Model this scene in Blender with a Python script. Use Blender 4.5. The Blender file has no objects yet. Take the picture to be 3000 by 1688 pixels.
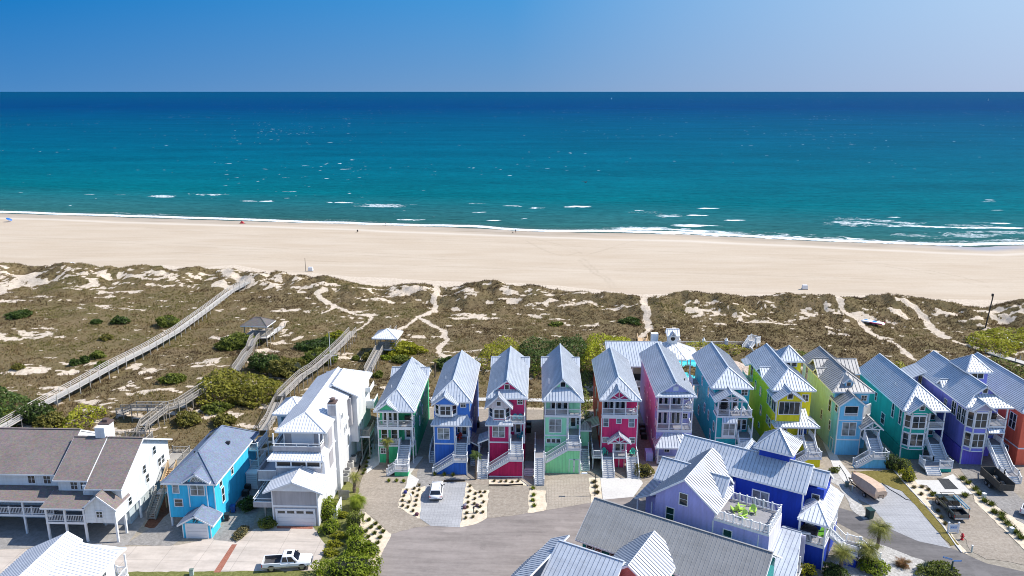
import bpy, math, random
import numpy as np
from mathutils import Vector
random.seed(7); RNG = np.random.default_rng(11)
SC = bpy.context.scene; COL = SC.collection
R = math.radians
# ---------------------------------------------------------------- survey
# The camera sits 56 m above the street, world axes follow the row of houses (x along the shore, y out to sea).
F_, CX_, CY_, PITCH, YAW, HC = 2270., 1500., 844., R(14.24), R(1.96), 56.
def _ray(px, py):
    u = (px-CX_)/F_; v = (py-CY_)/F_
    f = math.cos(PITCH)-v*math.sin(PITCH); z = -math.sin(PITCH)-v*math.cos(PITCH)
    return u*math.cos(YAW)-f*math.sin(YAW), f*math.cos(YAW)+u*math.sin(YAW), z
def G(px, py, z=0.):
    r = _ray(px, py); t = (z-HC)/r[2]
    return (r[0]*t, r[1]*t, z)
CR = {1:(0,1180,2.853),2:(450,1180,2.853),3:(700,1000,2.587),4:(1050,980,3.15),5:(1380,980,3.15),6:(1700,980,3.15),7:(2000,980,3.15),8:(2330,980,3.15),9:(2600,980,3.15),10:(1500,1240,3.235),11:(2000,1240,3.234),12:(2400,1350,4.287),13:(950,1400,4.684),14:(0,750,2.8975),15:(600,750,2.8975),16:(1300,780,3.22),17:(2000,780,2.576),18:(2500,850,5.152),20:(1130,1380,9.055),21:(1000,940,9.055),22:(660,900,7.246),23:(330,1130,8.31),24:(2300,1420,5.408),25:(2640,1380,7.156)}
def Z(c, x, y):
    o = CR[c]; return o[0]+x/o[2], o[1]+y/o[2]
def GZ(c, x, y, z=0.): return G(*Z(c, x, y), z)
# ---------------------------------------------------------------- noise on arrays
def _hash(ix, iy, s):
    h = (ix.astype(np.int64)*374761393+iy.astype(np.int64)*668265263+s*982451653) & 0x7fffffff
    h = ((h ^ (h >> 13))*1274126177) & 0x7fffffff
    return ((h ^ (h >> 16)) & 0xffff)/65535.
def vnoise(x, y, s=0):
    x = np.asarray(x, float); y = np.asarray(y, float)
    ix = np.floor(x); iy = np.floor(y); fx = x-ix; fy = y-iy
    fx = fx*fx*(3-2*fx); fy = fy*fy*(3-2*fy)
    a = _hash(ix, iy, s); b = _hash(ix+1, iy, s); c = _hash(ix, iy+1, s); d = _hash(ix+1, iy+1, s)
    return (a*(1-fx)+b*fx)*(1-fy)+(c*(1-fx)+d*fx)*fy
def fbm(x, y, s=0, o=4):
    r = 0; a = .5; t = 0
    for k in range(o):
        r = r+a*vnoise(x*2**k+17*k, y*2**k-9*k, s+k); t += a; a *= .5
    return r/t
def sstep(a, b, x):
    t = np.clip((np.asarray(x, float)-a)/(b-a), 0, 1); return t*t*(3-2*t)
# ---------------------------------------------------------------- tags
def tag(o, label=None, cat=None, group=None, kind=None):
    if label: o['label'] = label
    if cat: o['category'] = cat
    if group: o['group'] = group
    if kind: o['kind'] = kind
    return o
def empty(name, loc=(0,0,0), rz=0., label=None, cat=None, group=None):
    o = bpy.data.objects.new(name, None); COL.objects.link(o)
    o.location = loc; o.rotation_euler = (0,0,rz); o.empty_display_size = .3
    return tag(o, label, cat, group)
# ---------------------------------------------------------------- mesh builder
def up(n):
    return n if n.z >= 0 else -n
class MB:
    def __init__(s): s.v = []; s.f = []; s.m = []
    def quad(s, *p, mi=0):
        n = len(s.v); s.v += [tuple(q) for q in p]; s.f.append(tuple(range(n, n+len(p)))); s.m.append(mi); return s
    def hexa(s, b, t, mi=0):
        n = len(s.v); k = len(b); s.v += [tuple(q) for q in b]+[tuple(q) for q in t]
        s.f.append(tuple(range(n+k-1, n-1, -1))); s.f.append(tuple(range(n+k, n+2*k)))
        for i in range(k):
            j = (i+1) % k; s.f.append((n+i, n+j, n+k+j, n+k+i))
        s.m += [mi]*(k+2); return s
    def box(s, x0, x1, y0, y1, z0, z1, mi=0):
        b = [(x0,y0,z0),(x1,y0,z0),(x1,y1,z0),(x0,y1,z0)]
        return s.hexa(b, [(x,y,z1) for x,y,_ in b], mi)
    def frust(s, x0, x1, y0, y1, z0, z1, dx0, dx1, dy0, dy1, mi=0):
        return s.hexa([(x0,y0,z0),(x1,y0,z0),(x1,y1,z0),(x0,y1,z0)], [(x0+dx0,y0+dy0,z1),(x1-dx1,y0+dy0,z1),(x1-dx1,y1-dy1,z1),(x0+dx0,y1-dy1,z1)], mi)
    def slab(s, pts, th, mi=0, off=0.):
        p = [Vector(q) for q in pts]; n = Vector((0,0,0))
        for i in range(len(p)): n += p[i].cross(p[(i+1) % len(p)])
        if n.z < 0: p.reverse(); n = -n
        n.normalize()
        return s.hexa([q+n*(off-th) for q in p], [q+n*off for q in p], mi)
    def bar(s, p, q, w, h, mi=0, upv=None):
        p = Vector(p); q = Vector(q); d = (q-p)
        if d.length < 1e-5: return s
        d.normalize(); u = Vector(upv) if upv is not None else Vector((0,0,1))
        if abs(d.dot(u)) > .98: u = Vector((0,1,0))
        x = d.cross(u).normalized()*(w/2); y = x.cross(d).normalized()*(h/2)
        return s.hexa([p-x-y, p+x-y, p+x+y, p-x+y], [q-x-y, q+x-y, q+x+y, q-x+y], mi)
    def cyl(s, p, q, r0, r1=None, n=10, mi=0):
        r1 = r0 if r1 is None else r1
        p = Vector(p); q = Vector(q); d = (q-p).normalized()
        u = Vector((0,0,1)) if abs(d.z) < .9 else Vector((1,0,0))
        x = d.cross(u).normalized(); y = d.cross(x)
        c = [(math.cos(6.28318*i/n), math.sin(6.28318*i/n)) for i in range(n)]
        return s.hexa([p+(x*a+y*b)*r0 for a,b in c], [q+(x*a+y*b)*r1 for a,b in c], mi)
    def prism(s, prof, a0, a1, ax='y', mi=0):
        # profile in (x,z) swept along y, or in (y,z) swept along x
        if ax == 'y': return s.hexa([(x,a0,z) for x,z in prof], [(x,a1,z) for x,z in prof], mi)
        return s.hexa([(a0,y,z) for y,z in prof], [(a1,y,z) for y,z in prof], mi)
    def build(s, name, mats, parent=None, smooth=False, bevel=0):
        me = bpy.data.meshes.new(name); me.from_pydata(s.v, [], s.f)
        if not isinstance(mats, (list, tuple)): mats = [mats]
        for m in mats: me.materials.append(m)
        me.polygons.foreach_set('material_index', s.m)
        if smooth: me.polygons.foreach_set('use_smooth', [True]*len(s.f))
        import bmesh
        bm = bmesh.new(); bm.from_mesh(me); bmesh.ops.recalc_face_normals(bm, faces=bm.faces[:]); bm.to_mesh(me); bm.free()
        o = bpy.data.objects.new(name, me); COL.objects.link(o)
        if parent: o.parent = parent
        if bevel:
            b = o.modifiers.new('bevel', 'BEVEL'); b.width = bevel; b.segments = 2; b.limit_method = 'ANGLE'
        return o
def npmesh(name, V, Fq, mats, parent=None, attrs=None, smooth=False, mi=None):
    """vertices Nx3, faces Mxk (k = 3 or 4), float attributes per point"""
    me = bpy.data.meshes.new(name); V = np.asarray(V, np.float32); Fq = np.asarray(Fq, np.int32); k = Fq.shape[1]
    me.vertices.add(len(V)); me.vertices.foreach_set('co', V.ravel())
    me.loops.add(Fq.size); me.loops.foreach_set('vertex_index', Fq.ravel())
    me.polygons.add(len(Fq)); me.polygons.foreach_set('loop_start', np.arange(0, Fq.size, k, dtype=np.int32))
    me.polygons.foreach_set('loop_total', np.full(len(Fq), k, np.int32))
    if smooth: me.polygons.foreach_set('use_smooth', np.ones(len(Fq), bool))
    if mi is not None: me.polygons.foreach_set('material_index', np.asarray(mi, np.int32))
    me.update(calc_edges=True)
    for an, av in (attrs or {}).items():
        a = me.attributes.new(an, 'FLOAT', 'POINT'); a.data.foreach_set('value', np.asarray(av, np.float32).ravel())
    for m in (mats if isinstance(mats, (list, tuple)) else [mats]): me.materials.append(m)
    o = bpy.data.objects.new(name, me); COL.objects.link(o)
    if parent: o.parent = parent
    return o
def grid_faces(nx, ny):
    i = np.arange(nx*ny).reshape(ny, nx)
    return np.stack([i[:-1,:-1], i[:-1,1:], i[1:,1:], i[1:,:-1]], -1).reshape(-1, 4)
def clear_of_coplanar(k): return .004*k
# ---------------------------------------------------------------- materials
def lin(h):
    h = h.lstrip('#'); c = [int(h[i:i+2], 16)/255 for i in (0,2,4)]
    return tuple(x/12.92 if x <= .04045 else ((x+.055)/1.055)**2.4 for x in c)
def nt(name):
    m = bpy.data.materials.new(name); m.use_nodes = True; t = m.node_tree; b = t.nodes['Principled BSDF']; return m, t, b
def N(t, typ, **kw):
    n = t.nodes.new(typ)
    for k, v in kw.items():
        if k in n.inputs: n.inputs[k].default_value = v
        else: setattr(n, k, v)
    return n
def coords(t, scale=(1,1,1), rot=(0,0,0), which='Object'):
    tc = t.nodes.new('ShaderNodeTexCoord'); mp = t.nodes.new('ShaderNodeMapping')
    mp.inputs['Scale'].default_value = scale; mp.inputs['Rotation'].default_value = rot
    t.links.new(tc.outputs[which], mp.inputs['Vector']); return mp.outputs['Vector']
def noise(t, vec, scale, detail=4, rough=.55):
    n = t.nodes.new('ShaderNodeTexNoise'); n.inputs['Scale'].default_value = scale; n.inputs['Detail'].default_value = detail
    n.inputs['Roughness'].default_value = rough; t.links.new(vec, n.inputs['Vector']); return n.outputs['Fac']
def ramp(t, fac, stops):
    r = t.nodes.new('ShaderNodeValToRGB'); e = r.color_ramp.elements
    while len(e) < len(stops): e.new(.5)
    for i, (p, c) in enumerate(stops):
        e[i].position = p; e[i].color = (*c, 1) if len(c) == 3 else c
    t.links.new(fac, r.inputs['Fac']); return r.outputs['Color']
def mixc(t, fac, a, b, mode='MIX'):
    m = t.nodes.new('ShaderNodeMix'); m.data_type = 'RGBA'; m.blend_type = mode
    for sock, val in ((0, fac), (6, a), (7, b)):
        if isinstance(val, (int, float)): m.inputs[sock].default_value = val
        elif isinstance(val, tuple): m.inputs[sock].default_value = (*val[:3], 1)
        else: t.links.new(val, m.inputs[sock])
    return m.outputs[2]
def math_(t, op, a, b=0., c=None, clamp=False):
    m = t.nodes.new('ShaderNodeMath'); m.operation = op; m.use_clamp = clamp
    for i, v in enumerate((a, b) if c is None else (a, b, c)):
        if isinstance(v, (int, float)): m.inputs[i].default_value = v
        else: t.links.new(v, m.inputs[i])
    return m.outputs[0]
def attr(t, name):
    a = t.nodes.new('ShaderNodeAttribute'); a.attribute_name = name; return a.outputs['Fac']
def bump(t, b, h, strength=.3, dist=.05):
    n = t.nodes.new('ShaderNodeBump'); n.inputs['Strength'].default_value = strength; n.inputs['Distance'].default_value = dist
    t.links.new(h, n.inputs['Height']); t.links.new(n.outputs['Normal'], b.inputs['Normal'])
def sc(c, f): return tuple(min(1., x*f) for x in c)
MATS = {}
def M(name, col, rough=.6, var=.12, scale=1.2, metal=0., spec=.5, bmp=0., fine=0.):
    """plain paint, wood, plastic: a colour with blotchy wear"""
    if name in MATS: return MATS[name]
    m, t, b = nt(name); v = coords(t)
    f = noise(t, v, scale, 5, .6)
    c = ramp(t, f, [(.3, sc(col, 1-var)), (.7, sc(col, 1+var))])
    if fine:
        g = noise(t, v, 14, 3, .7); c = mixc(t, fine, c, ramp(t, g, [(.35, sc(col, .55)), (.65, sc(col, 1.35))]))
    t.links.new(c, b.inputs['Base Color']); b.inputs['Roughness'].default_value = rough; b.inputs['Metallic'].default_value = metal
    b.inputs['Specular IOR Level'].default_value = spec
    if bmp: bump(t, b, noise(t, v, 9, 4), bmp, .05)
    MATS[name] = m; return m
def siding(name, col, pitch=.16, vert=False, var=.10):
    """lap siding (horizontal) or board and batten (vertical): courses cut by a saw-tooth bump"""
    if name in MATS: return MATS[name]
    m, t, b = nt(name); v = coords(t)
    sp = t.nodes.new('ShaderNodeSeparateXYZ'); t.links.new(v, sp.inputs[0])
    a = math_(t, 'ADD', sp.outputs[0], sp.outputs[1]) if vert else sp.outputs[2]
    s = math_(t, 'FRACT', math_(t, 'MULTIPLY', a, 1./pitch))
    f = noise(t, coords(t, (1,1,.35)), .9, 5, .6)
    c = ramp(t, f, [(.3, sc(col, 1-var)), (.7, sc(col, 1+var))])
    st = noise(t, coords(t, (2.6,2.6,.22)), 1., 4, .6); c = mixc(t, .8, c, ramp(t, st, [(.30, (.80,.79,.77)), (.52, (1,1,1)), (.75, (1.06,1.06,1.06))]), 'MULTIPLY')
    gap = math_(t, 'LESS_THAN', s, .10)
    c = mixc(t, math_(t, 'MULTIPLY', gap, .35), c, sc(col, .45))
    t.links.new(c, b.inputs['Base Color']); b.inputs['Roughness'].default_value = .62; b.inputs['Specular IOR Level'].default_value = .25
    bump(t, b, s, .45, .03); MATS[name] = m; return m
def roofing(name, col, rough=.42, spec=.5, var=.10, metal=.55):
    """painted standing seam sheet, slightly uneven from sheet to sheet"""
    if name in MATS: return MATS[name]
    m, t, b = nt(name); v = coords(t)
    f = noise(t, v, .35, 4, .6); g = noise(t, v, 3.2, 3, .6)
    c = ramp(t, f, [(.3, sc(col, 1-var)), (.7, sc(col, 1+var))])
    c = mixc(t, .3, c, ramp(t, g, [(.3, sc(col, .82)), (.7, sc(col, 1.1))]))
    s1 = noise(t, coords(t, (2.2,.35,.35)), 1., 4, .65); s2 = noise(t, coords(t, (.35,2.2,.35)), 1., 4, .65); c = mixc(t, .75, c, ramp(t, math_(t, 'MULTIPLY', math_(t, 'ADD', s1, s2), .5), [(.36, (.80,.79,.78)), (.52, (1,1,1)), (.66, (1.07,1.07,1.07))]), 'MULTIPLY')
    t.links.new(c, b.inputs['Base Color']); t.links.new(math_(t, 'ADD', rough-.10, math_(t, 'MULTIPLY', noise(t, v, 1.1, 4, .7), .2)), b.inputs['Roughness']); b.inputs['Specular IOR Level'].default_value = spec
    b.inputs['Metallic'].default_value = metal
    MATS[name] = m; return m
def shingle(name, c0, c1):
    if name in MATS: return MATS[name]
    m, t, b = nt(name); v = coords(t)
    w = t.nodes.new('ShaderNodeTexVoronoi'); w.inputs['Scale'].default_value = 4.2; t.links.new(coords(t, (1,1.6,1.6)), w.inputs['Vector'])
    f = noise(t, v, 5.5, 4, .75); g = noise(t, v, .3, 4, .6)
    c = mixc(t, f, sc(c0, .55), sc(c1, 1.35)); c = mixc(t, .45, c, w.outputs['Color'], 'SOFT_LIGHT')
    c = mixc(t, .5, c, ramp(t, g, [(.3, c0), (.7, c1)]))
    hsv = t.nodes.new('ShaderNodeHueSaturation'); hsv.inputs['Saturation'].default_value = .75; t.links.new(c, hsv.inputs['Color'])
    t.links.new(hsv.outputs[0], b.inputs['Base Color']); b.inputs['Roughness'].default_value = .95; b.inputs['Specular IOR Level'].default_value = .15
    bump(t, b, f, .6, .04); MATS[name] = m; return m
def glass(name, col=(.02,.03,.035), rough=.06):
    if name in MATS: return MATS[name]
    m, t, b = nt(name); v = coords(t)
    c = ramp(t, noise(t, v, .8, 2), [(.35, sc(col, .5)), (.65, sc(col, 1.8))])
    t.links.new(c, b.inputs['Base Color']); b.inputs['Roughness'].default_value = rough; b.inputs['Specular IOR Level'].default_value = .7
    MATS[name] = m; return m
def speckle(name, c0, c1, c2, s1=2.5, s2=.12, bmp=.4, rough=.95, big=.35, streak=0., joint=0.):
    """gravel, paving, asphalt, sand: fine two-tone grain over slow stains"""
    if name in MATS: return MATS[name]
    m, t, b = nt(name); v = coords(t, which='Object')
    f = noise(t, v, s1, 6, .8); g = noise(t, v, s2, 5, .6)
    c = ramp(t, f, [(.36, c0), (.5, c1), (.64, c2)])
    c = mixc(t, big, c, ramp(t, g, [(.3, sc(c1, .72)), (.7, sc(c1, 1.22))]))
    if streak:
        k1 = noise(t, coords(t, (.10,.75,1), (0,0,R(18))), 1., 5, .7); k2 = noise(t, coords(t, (.35,.35,1)), 1., 6, .75); k3 = noise(t, coords(t, (.16,.16,1), (0,0,1.)), 1., 3, .5)
        c = mixc(t, streak, c, ramp(t, k1, [(.36, sc(c1, .55)), (.52, c1), (.68, sc(c1, 1.35))]))
        c = mixc(t, math_(t, 'MULTIPLY', ramp(t, k2, [(.60, (0,0,0)), (.70, (1,1,1))]), streak), c, sc(c1, .52)); c = mixc(t, math_(t, 'MULTIPLY', ramp(t, k3, [(.64, (0,0,0)), (.68, (1,1,1))]), streak*.8), c, sc(c1, 1.45))
    if joint:
        bk = t.nodes.new('ShaderNodeTexBrick'); bk.offset = 0; bk.inputs['Scale'].default_value = 1.; bk.inputs['Brick Width'].default_value = joint; bk.inputs['Row Height'].default_value = joint; bk.inputs['Mortar Size'].default_value = .035 if joint > 1 else .02
        t.links.new(coords(t, (1,1,1)), bk.inputs['Vector']); c = mixc(t, math_(t, 'MULTIPLY', bk.outputs['Fac'], .55), c, sc(c1, .5))
    t.links.new(c, b.inputs['Base Color']); b.inputs['Roughness'].default_value = rough; b.inputs['Specular IOR Level'].default_value = .2
    if bmp: bump(t, b, f, bmp, .06)
    MATS[name] = m; return m
def foliage(name, c0, c1, c2=None, trans=.25):
    """leaves: tint runs from leaf to leaf (attribute tint)"""
    if name in MATS: return MATS[name]
    m, t, b = nt(name)
    c = ramp(t, attr(t, 'tint'), [(0., c0), (.55, c1), (1., c2 or sc(c1, 1.5))])
    t.links.new(c, b.inputs['Base Color']); b.inputs['Roughness'].default_value = .6; b.inputs['Specular IOR Level'].default_value = .25
    if trans:
        tr = t.nodes.new('ShaderNodeBsdfTranslucent'); t.links.new(c, tr.inputs['Color'])
        mx = t.nodes.new('ShaderNodeMixShader'); mx.inputs[0].default_value = trans
        t.links.new(b.outputs[0], mx.inputs[1]); t.links.new(tr.outputs[0], mx.inputs[2])
        t.links.new(mx.outputs[0], t.nodes['Material Output'].inputs['Surface'])
    MATS[name] = m; return m
# ---------------------------------------------------------------- camera, sky, sun
SUN_EL, SUN_AZ = R(47), R(8)          # azimuth measured from +x towards +y
cam = bpy.data.cameras.new('camera'); co = bpy.data.objects.new('camera', cam); COL.objects.link(co)
co.location = (0,0,HC); co.rotation_euler = (R(90)-PITCH, 0, YAW)
cam.sensor_width = 36; cam.lens = 36*F_/3000; cam.clip_start = 1; cam.clip_end = 200000
SC.camera = co
SC.render.resolution_x = 1024; SC.render.resolution_y = 576
wo = bpy.data.worlds.new('World'); SC.world = wo; wo.use_nodes = True
t = wo.node_tree; bg = t.nodes['Background']
sky = t.nodes.new('ShaderNodeTexSky'); sky.sky_type = 'NISHITA'; sky.sun_disc = False
sky.sun_elevation = SUN_EL; sky.sun_rotation = R(90)-SUN_AZ
sky.air_density = 1.0; sky.dust_density = .2; sky.ozone_density = 4.0; sky.altitude = 50
tc = t.nodes.new('ShaderNodeTexCoord'); sp = t.nodes.new('ShaderNodeSeparateXYZ'); t.links.new(tc.outputs['Generated'], sp.inputs[0])
# clear autumn air: deep blue away from the sun, pale and faintly violet on the sun's side and low down
hz_ = math_(t, 'ADD', math_(t, 'MULTIPLY', sp.outputs[0], .70), .5, clamp=True)
low = ramp(t, hz_, [(.115, (.085,.275,.60)), (.476, (.200,.372,.645)), (.885, (.50,.60,.82)), (1., (.56,.64,.84))])
high = ramp(t, hz_, [(.05, (.003,.18,.55)), (.115, (.006,.21,.60)), (.476, (.075,.345,.75)), (.885, (.52,.72,.98))])
ev = math_(t, 'POWER', math_(t, 'MULTIPLY', sp.outputs[2], 9.2, clamp=True), .8); grad = mixc(t, ev, low, high)
hs = t.nodes.new('ShaderNodeHueSaturation'); hs.inputs['Saturation'].default_value = 1.0; hs.inputs['Value'].default_value = 1.0
t.links.new(sky.outputs[0], hs.inputs['Color'])
gs = t.nodes.new('ShaderNodeVectorMath'); gs.operation = 'SCALE'; gs.inputs[3].default_value = 4.13; t.links.new(grad, gs.inputs[0])
k = math_(t, 'MULTIPLY', math_(t, 'SUBTRACT', .55, sp.outputs[2]), 2.6, clamp=True)
t.links.new(mixc(t, math_(t, 'MULTIPLY', k, 1.0), hs.outputs[0], gs.outputs[0]), bg.inputs['Color']); bg.inputs['Strength'].default_value = .15
sl = bpy.data.lights.new('sun', 'SUN'); sl.energy = 4.2; sl.angle = R(.5); sl.color = (1., .95, .87)
so = bpy.data.objects.new('sun', sl); COL.objects.link(so)
sd = Vector((math.cos(SUN_EL)*math.cos(SUN_AZ), math.cos(SUN_EL)*math.sin(SUN_AZ), math.sin(SUN_EL)))
so.rotation_euler = (-sd).to_track_quat('-Z', 'Y').to_euler(); so.location = (60,60,120)
vs = SC.view_settings; vs.view_transform = 'Standard'; vs.look = 'None'; vs.gamma = 1; vs.exposure = .6
try: SC.display_settings.display_device = 'sRGB'
except Exception: pass
SC.cycles.max_bounces = 6; SC.cycles.diffuse_bounces = 3; SC.cycles.glossy_bounces = 2; SC.cycles.transmission_bounces = 2; SC.cycles.transparent_max_bounces = 4
SC.cycles.use_denoising = True; SC.cycles.filter_width = 1.0
# ================================================================ dunes, beach, sea
SEA_Z = -1.0
def _line(pts, z):
    w = sorted(G(px, py, z)[:2] for px, py in pts); return np.array([p[0] for p in w]), np.array([p[1] for p in w])
_cx, _cy = _line([(-150,782),(0,782),(130,776),(300,788),(420,778),(520,786),(640,776),(760,800),(880,802),(1000,814),(1120,818),(1240,826),(1400,832),(1520,834),(1640,842),(1780,856),(1880,870),(2000,866),(2120,872),(2300,868),(2440,878),(2560,872),(2680,868),(2800,884),(3000,886),(3150,890)], 3.6)
_wx, _wy = _line([(-250,612),(0,623),(252,630),(388,636),(621,643),(1000,654),(1310,664),(1582,677),(2000,685),(2388,705),(2738,718),(2850,722),(3000,716),(3300,720)], SEA_Z)
def ycrest(x):
    x = np.asarray(x, float); e = np.where(x < _cx[0], _cy[0]-(x-_cx[0])*-.12, np.interp(x, _cx, _cy)); return e
def ywater(x):
    x = np.asarray(x, float); y = np.interp(x, _wx, _wy)
    y = np.where(x < _wx[0], _wy[0]+(_wx[0]-x)*.22, y); return np.where(x > _wx[-1], _wy[-1]-(x-_wx[-1])*.1, y)
def hz(x, y):
    """height of the land"""
    x = np.asarray(x, float); y = np.asarray(y, float)
    s = y-ycrest(x)
    n1 = fbm(x*.045, y*.06, 3, 4)-.5; n2 = fbm(x*.16+5, y*.2, 9, 4)-.5; n3 = fbm(x*.55, y*.6, 21, 3)-.5
    lot = sstep(-30, -26, x)
    back = sstep(112, 128, y)*(1-lot)+sstep(131, 143, y)*lot
    h = back*(.7+2.4*n1+1.0*n2+.28*n3)
    ridge = np.exp(-((s+1.5)/np.where(s < -1.5, 9., 5.))**2)*(3.0+2.6*(fbm(x*.09, y*0+2., 5, 4)-.5)*2)
    h = h*(1-sstep(0, 6, s))+ridge*back+ np.exp(-((s+6)/10)**2)*2.2*n2*back
    w = ywater(x)-y
    bch = np.clip(w/np.maximum(ywater(x)-ycrest(x)-8, 30), 0, 1)*1.9+SEA_Z
    bch = np.where(w < 0, SEA_Z+w*.05, bch)+.06*(fbm(x*.12, y*.05, 31, 3)-.5)
    f = sstep(0, 9, s)
    h = (np.maximum(h, 0)*back-.06*(1-back))*(1-f)+(np.maximum(h*.5,0)*(1-sstep(7,12,s))+bch)*f
    return h
def GT(px, py, dz=0.):
    """point on the land seen at a pixel of the survey picture"""
    z = 0.
    for k in range(10):
        x, y, _ = G(px, py, z); z = .5*z+.5*(float(hz(x, y))+dz)
    return (x, y, z)
def GTZ(c, x, y, dz=0.): return GT(*Z(c, x, y), dz)
def hzf(x, y): return float(hz(x, y))
# sandy foot paths through the dunes: traced centre lines with half widths
PATHS = []
def path(c, pts, w): PATHS.append(([GTZ(c, *p)[:2] for p in pts], w))
path(14, [(-60,340),(60,285),(150,230),(205,190),(300,165)], 2.2); path(14, [(240,200),(330,222),(400,232)], 1.3)
path(14, [(1880,130),(1960,160),(2040,200),(2120,212)], 2.4); path(14, [(1850,240),(1960,262),(2000,255)], 2.2)
path(15, [(1015,290),(965,310),(975,350),(1040,395),(1110,432)], 1.3); path(15, [(1110,432),(1200,470),(1290,500),(1420,520)], .7); path(15, [(1110,432),(1050,465),(975,500)], .45)
path(15, [(1420,520),(1390,565),(1320,615),(1280,640)], .5)
path(15, [(1970,230),(1955,280),(1970,320),(1940,360),(1955,420),(1945,470),(1880,495),(1810,522)], 1.0); path(15, [(1810,522),(1750,570),(1640,630)], .75)
path(15, [(1810,522),(1900,575),(2000,620),(2035,650),(2030,680),(2065,710),(2030,745),(1985,785),(1990,820),(2040,850),(1960,905)], .85)
path(16, [(1840,275),(1870,320),(1895,380),(1920,440),(1910,500),(1930,560),(1950,600),(1900,645),(1860,680)], 1.15); path(16, [(2120,730),(2220,700)], .8)
path(17, [(1090,260),(1200,330),(1270,370),(1340,410),(1380,460),(1420,505),(1500,545)], 1.1); path(17, [(1560,562),(1640,610),(1680,655),(1750,710)], .8)
path(17, [(1690,300),(1760,330),(1810,370),(1840,420),(1900,490),(1980,545)], 1.5); path(17, [(2050,568),(2130,590),(2230,625),(2320,640)], .9)
path(22, [(1270,310),(1220,370),(1200,400)], .9)
path(22, [(1600,640),(1460,690)], .8); path(22, [(1180,730),(1040,780)], 1.0)
BARE = []                               # blown-out sand patches: centre, half widths
for c, x, y, a, b in [(14,100,680,7,3.2),(14,320,640,5,2.5),(14,270,170,5,3),(14,700,140,8,3),(14,930,130,7,3),(14,1280,150,9,4),(14,1420,220,5,3),(14,1640,220,4,3),(14,1720,190,5,3),(15,780,460,8,1.8),(15,650,240,7,3.4),(15,480,240,5,3),(15,940,250,5,2.4),(15,1500,230,8,1.8),(15,1700,300,6,2.5),(15,2200,280,8,2.5),(15,1560,430,3,1.3),(16,350,200,7,3),(16,560,215,4,3),(16,740,280,7,3.5),(16,1030,230,6,3.4),(16,930,330,5,1.6),(16,220,470,7,2.5),(16,1420,290,5,2.5),(16,1640,300,6,2.5),(16,1790,270,5,2.2),(16,2400,440,7,2.2),(16,2300,260,8,2.5),(16,2500,270,6,2.4),(17,950,270,7,3),(17,1250,250,12,3.2),(17,1650,250,16,4),(17,2000,310,10,3.6),(17,2300,290,14,3.5),(17,1580,370,4,2.5),(17,640,400,6,1.8),(17,950,360,4,2),(17,2480,330,9,2.5),(15,1230,850,5,2),(14,1250,970,5,1.6),(14,1200,1130,6,2),(14,2050,1220,6,3),(14,1800,1330,5,2.5),(14,300,970,6,1.6),(14,700,910,6,1.2),(15,600,745,3,1),(15,480,1090,5,2.4),(14,2220,640,3,1.6)]:
    p = GTZ(c, x, y); BARE.append((p[0], p[1], a, b))
def seg_dist(x, y, pts):
    d = np.full(x.shape, 1e9)
    for (ax, ay), (bx, by) in zip(pts[:-1], pts[1:]):
        vx, vy = bx-ax, by-ay; L = max(vx*vx+vy*vy, 1e-6)
        t = np.clip(((x-ax)*vx+(y-ay)*vy)/L, 0, 1); d = np.minimum(d, np.hypot(x-ax-t*vx, y-ay-t*vy))
    return d
def sandmask(x, y):
    n = fbm(x*.07, y*.10, 41, 4); n2 = fbm(x*.9, y*1.1, 57, 4); wob = (fbm(x*.5, y*.5, 71, 3)-.5); n3 = fbm(x*.10, y*.25, 43, 3)
    hf = fbm(x*.30+y*.12, y*.62, 59, 5)*.62+n2*.38
    s = y-ycrest(x)
    m = .0+.20*sstep(.52, .70, n)*sstep(40, -60, x)+.20*sstep(.56, .7, n)
    m = np.maximum(m, .40*np.exp(-((s+8.5)/7.)**2)*sstep(.36, .60, n3))
    left = sstep(-15, -50, x)*sstep(172, 130, y)
    m = np.maximum(m, left*.34*sstep(.36, .60, n))
    for bx, by, a, b in BARE:
        q = ((x-bx)/a)**2+((y-by)/b)**2
        m = np.maximum(m, np.where(q < 3.2, .52*sstep(2.6, .25, q+wob*1.2), 0))
    m = sstep(-.12, .16, (hf-.5)/.34+.5-(1-m))
    for pts, w in PATHS:
        xs = [p[0] for p in pts]; ys = [p[1] for p in pts]
        k = (x > min(xs)-6) & (x < max(xs)+6) & (y > min(ys)-6) & (y < max(ys)+6)
        if k.any():
            d = seg_dist(x[k], y[k], pts); mm = sstep(w*1.05, w*.45, d+wob[k]*w*1.3); m[k] = np.maximum(m[k], mm)
    m = np.maximum(m, sstep(1.5, 5.5, s+(n3-.5)*11+(n2-.5)*3))
    lot = np.maximum(sstep(-30, -26, x)*sstep(133, 130, y+(n-.5)*3), sstep(108, 105, y))
    return np.clip(np.maximum(m, lot), 0, 1)
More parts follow.
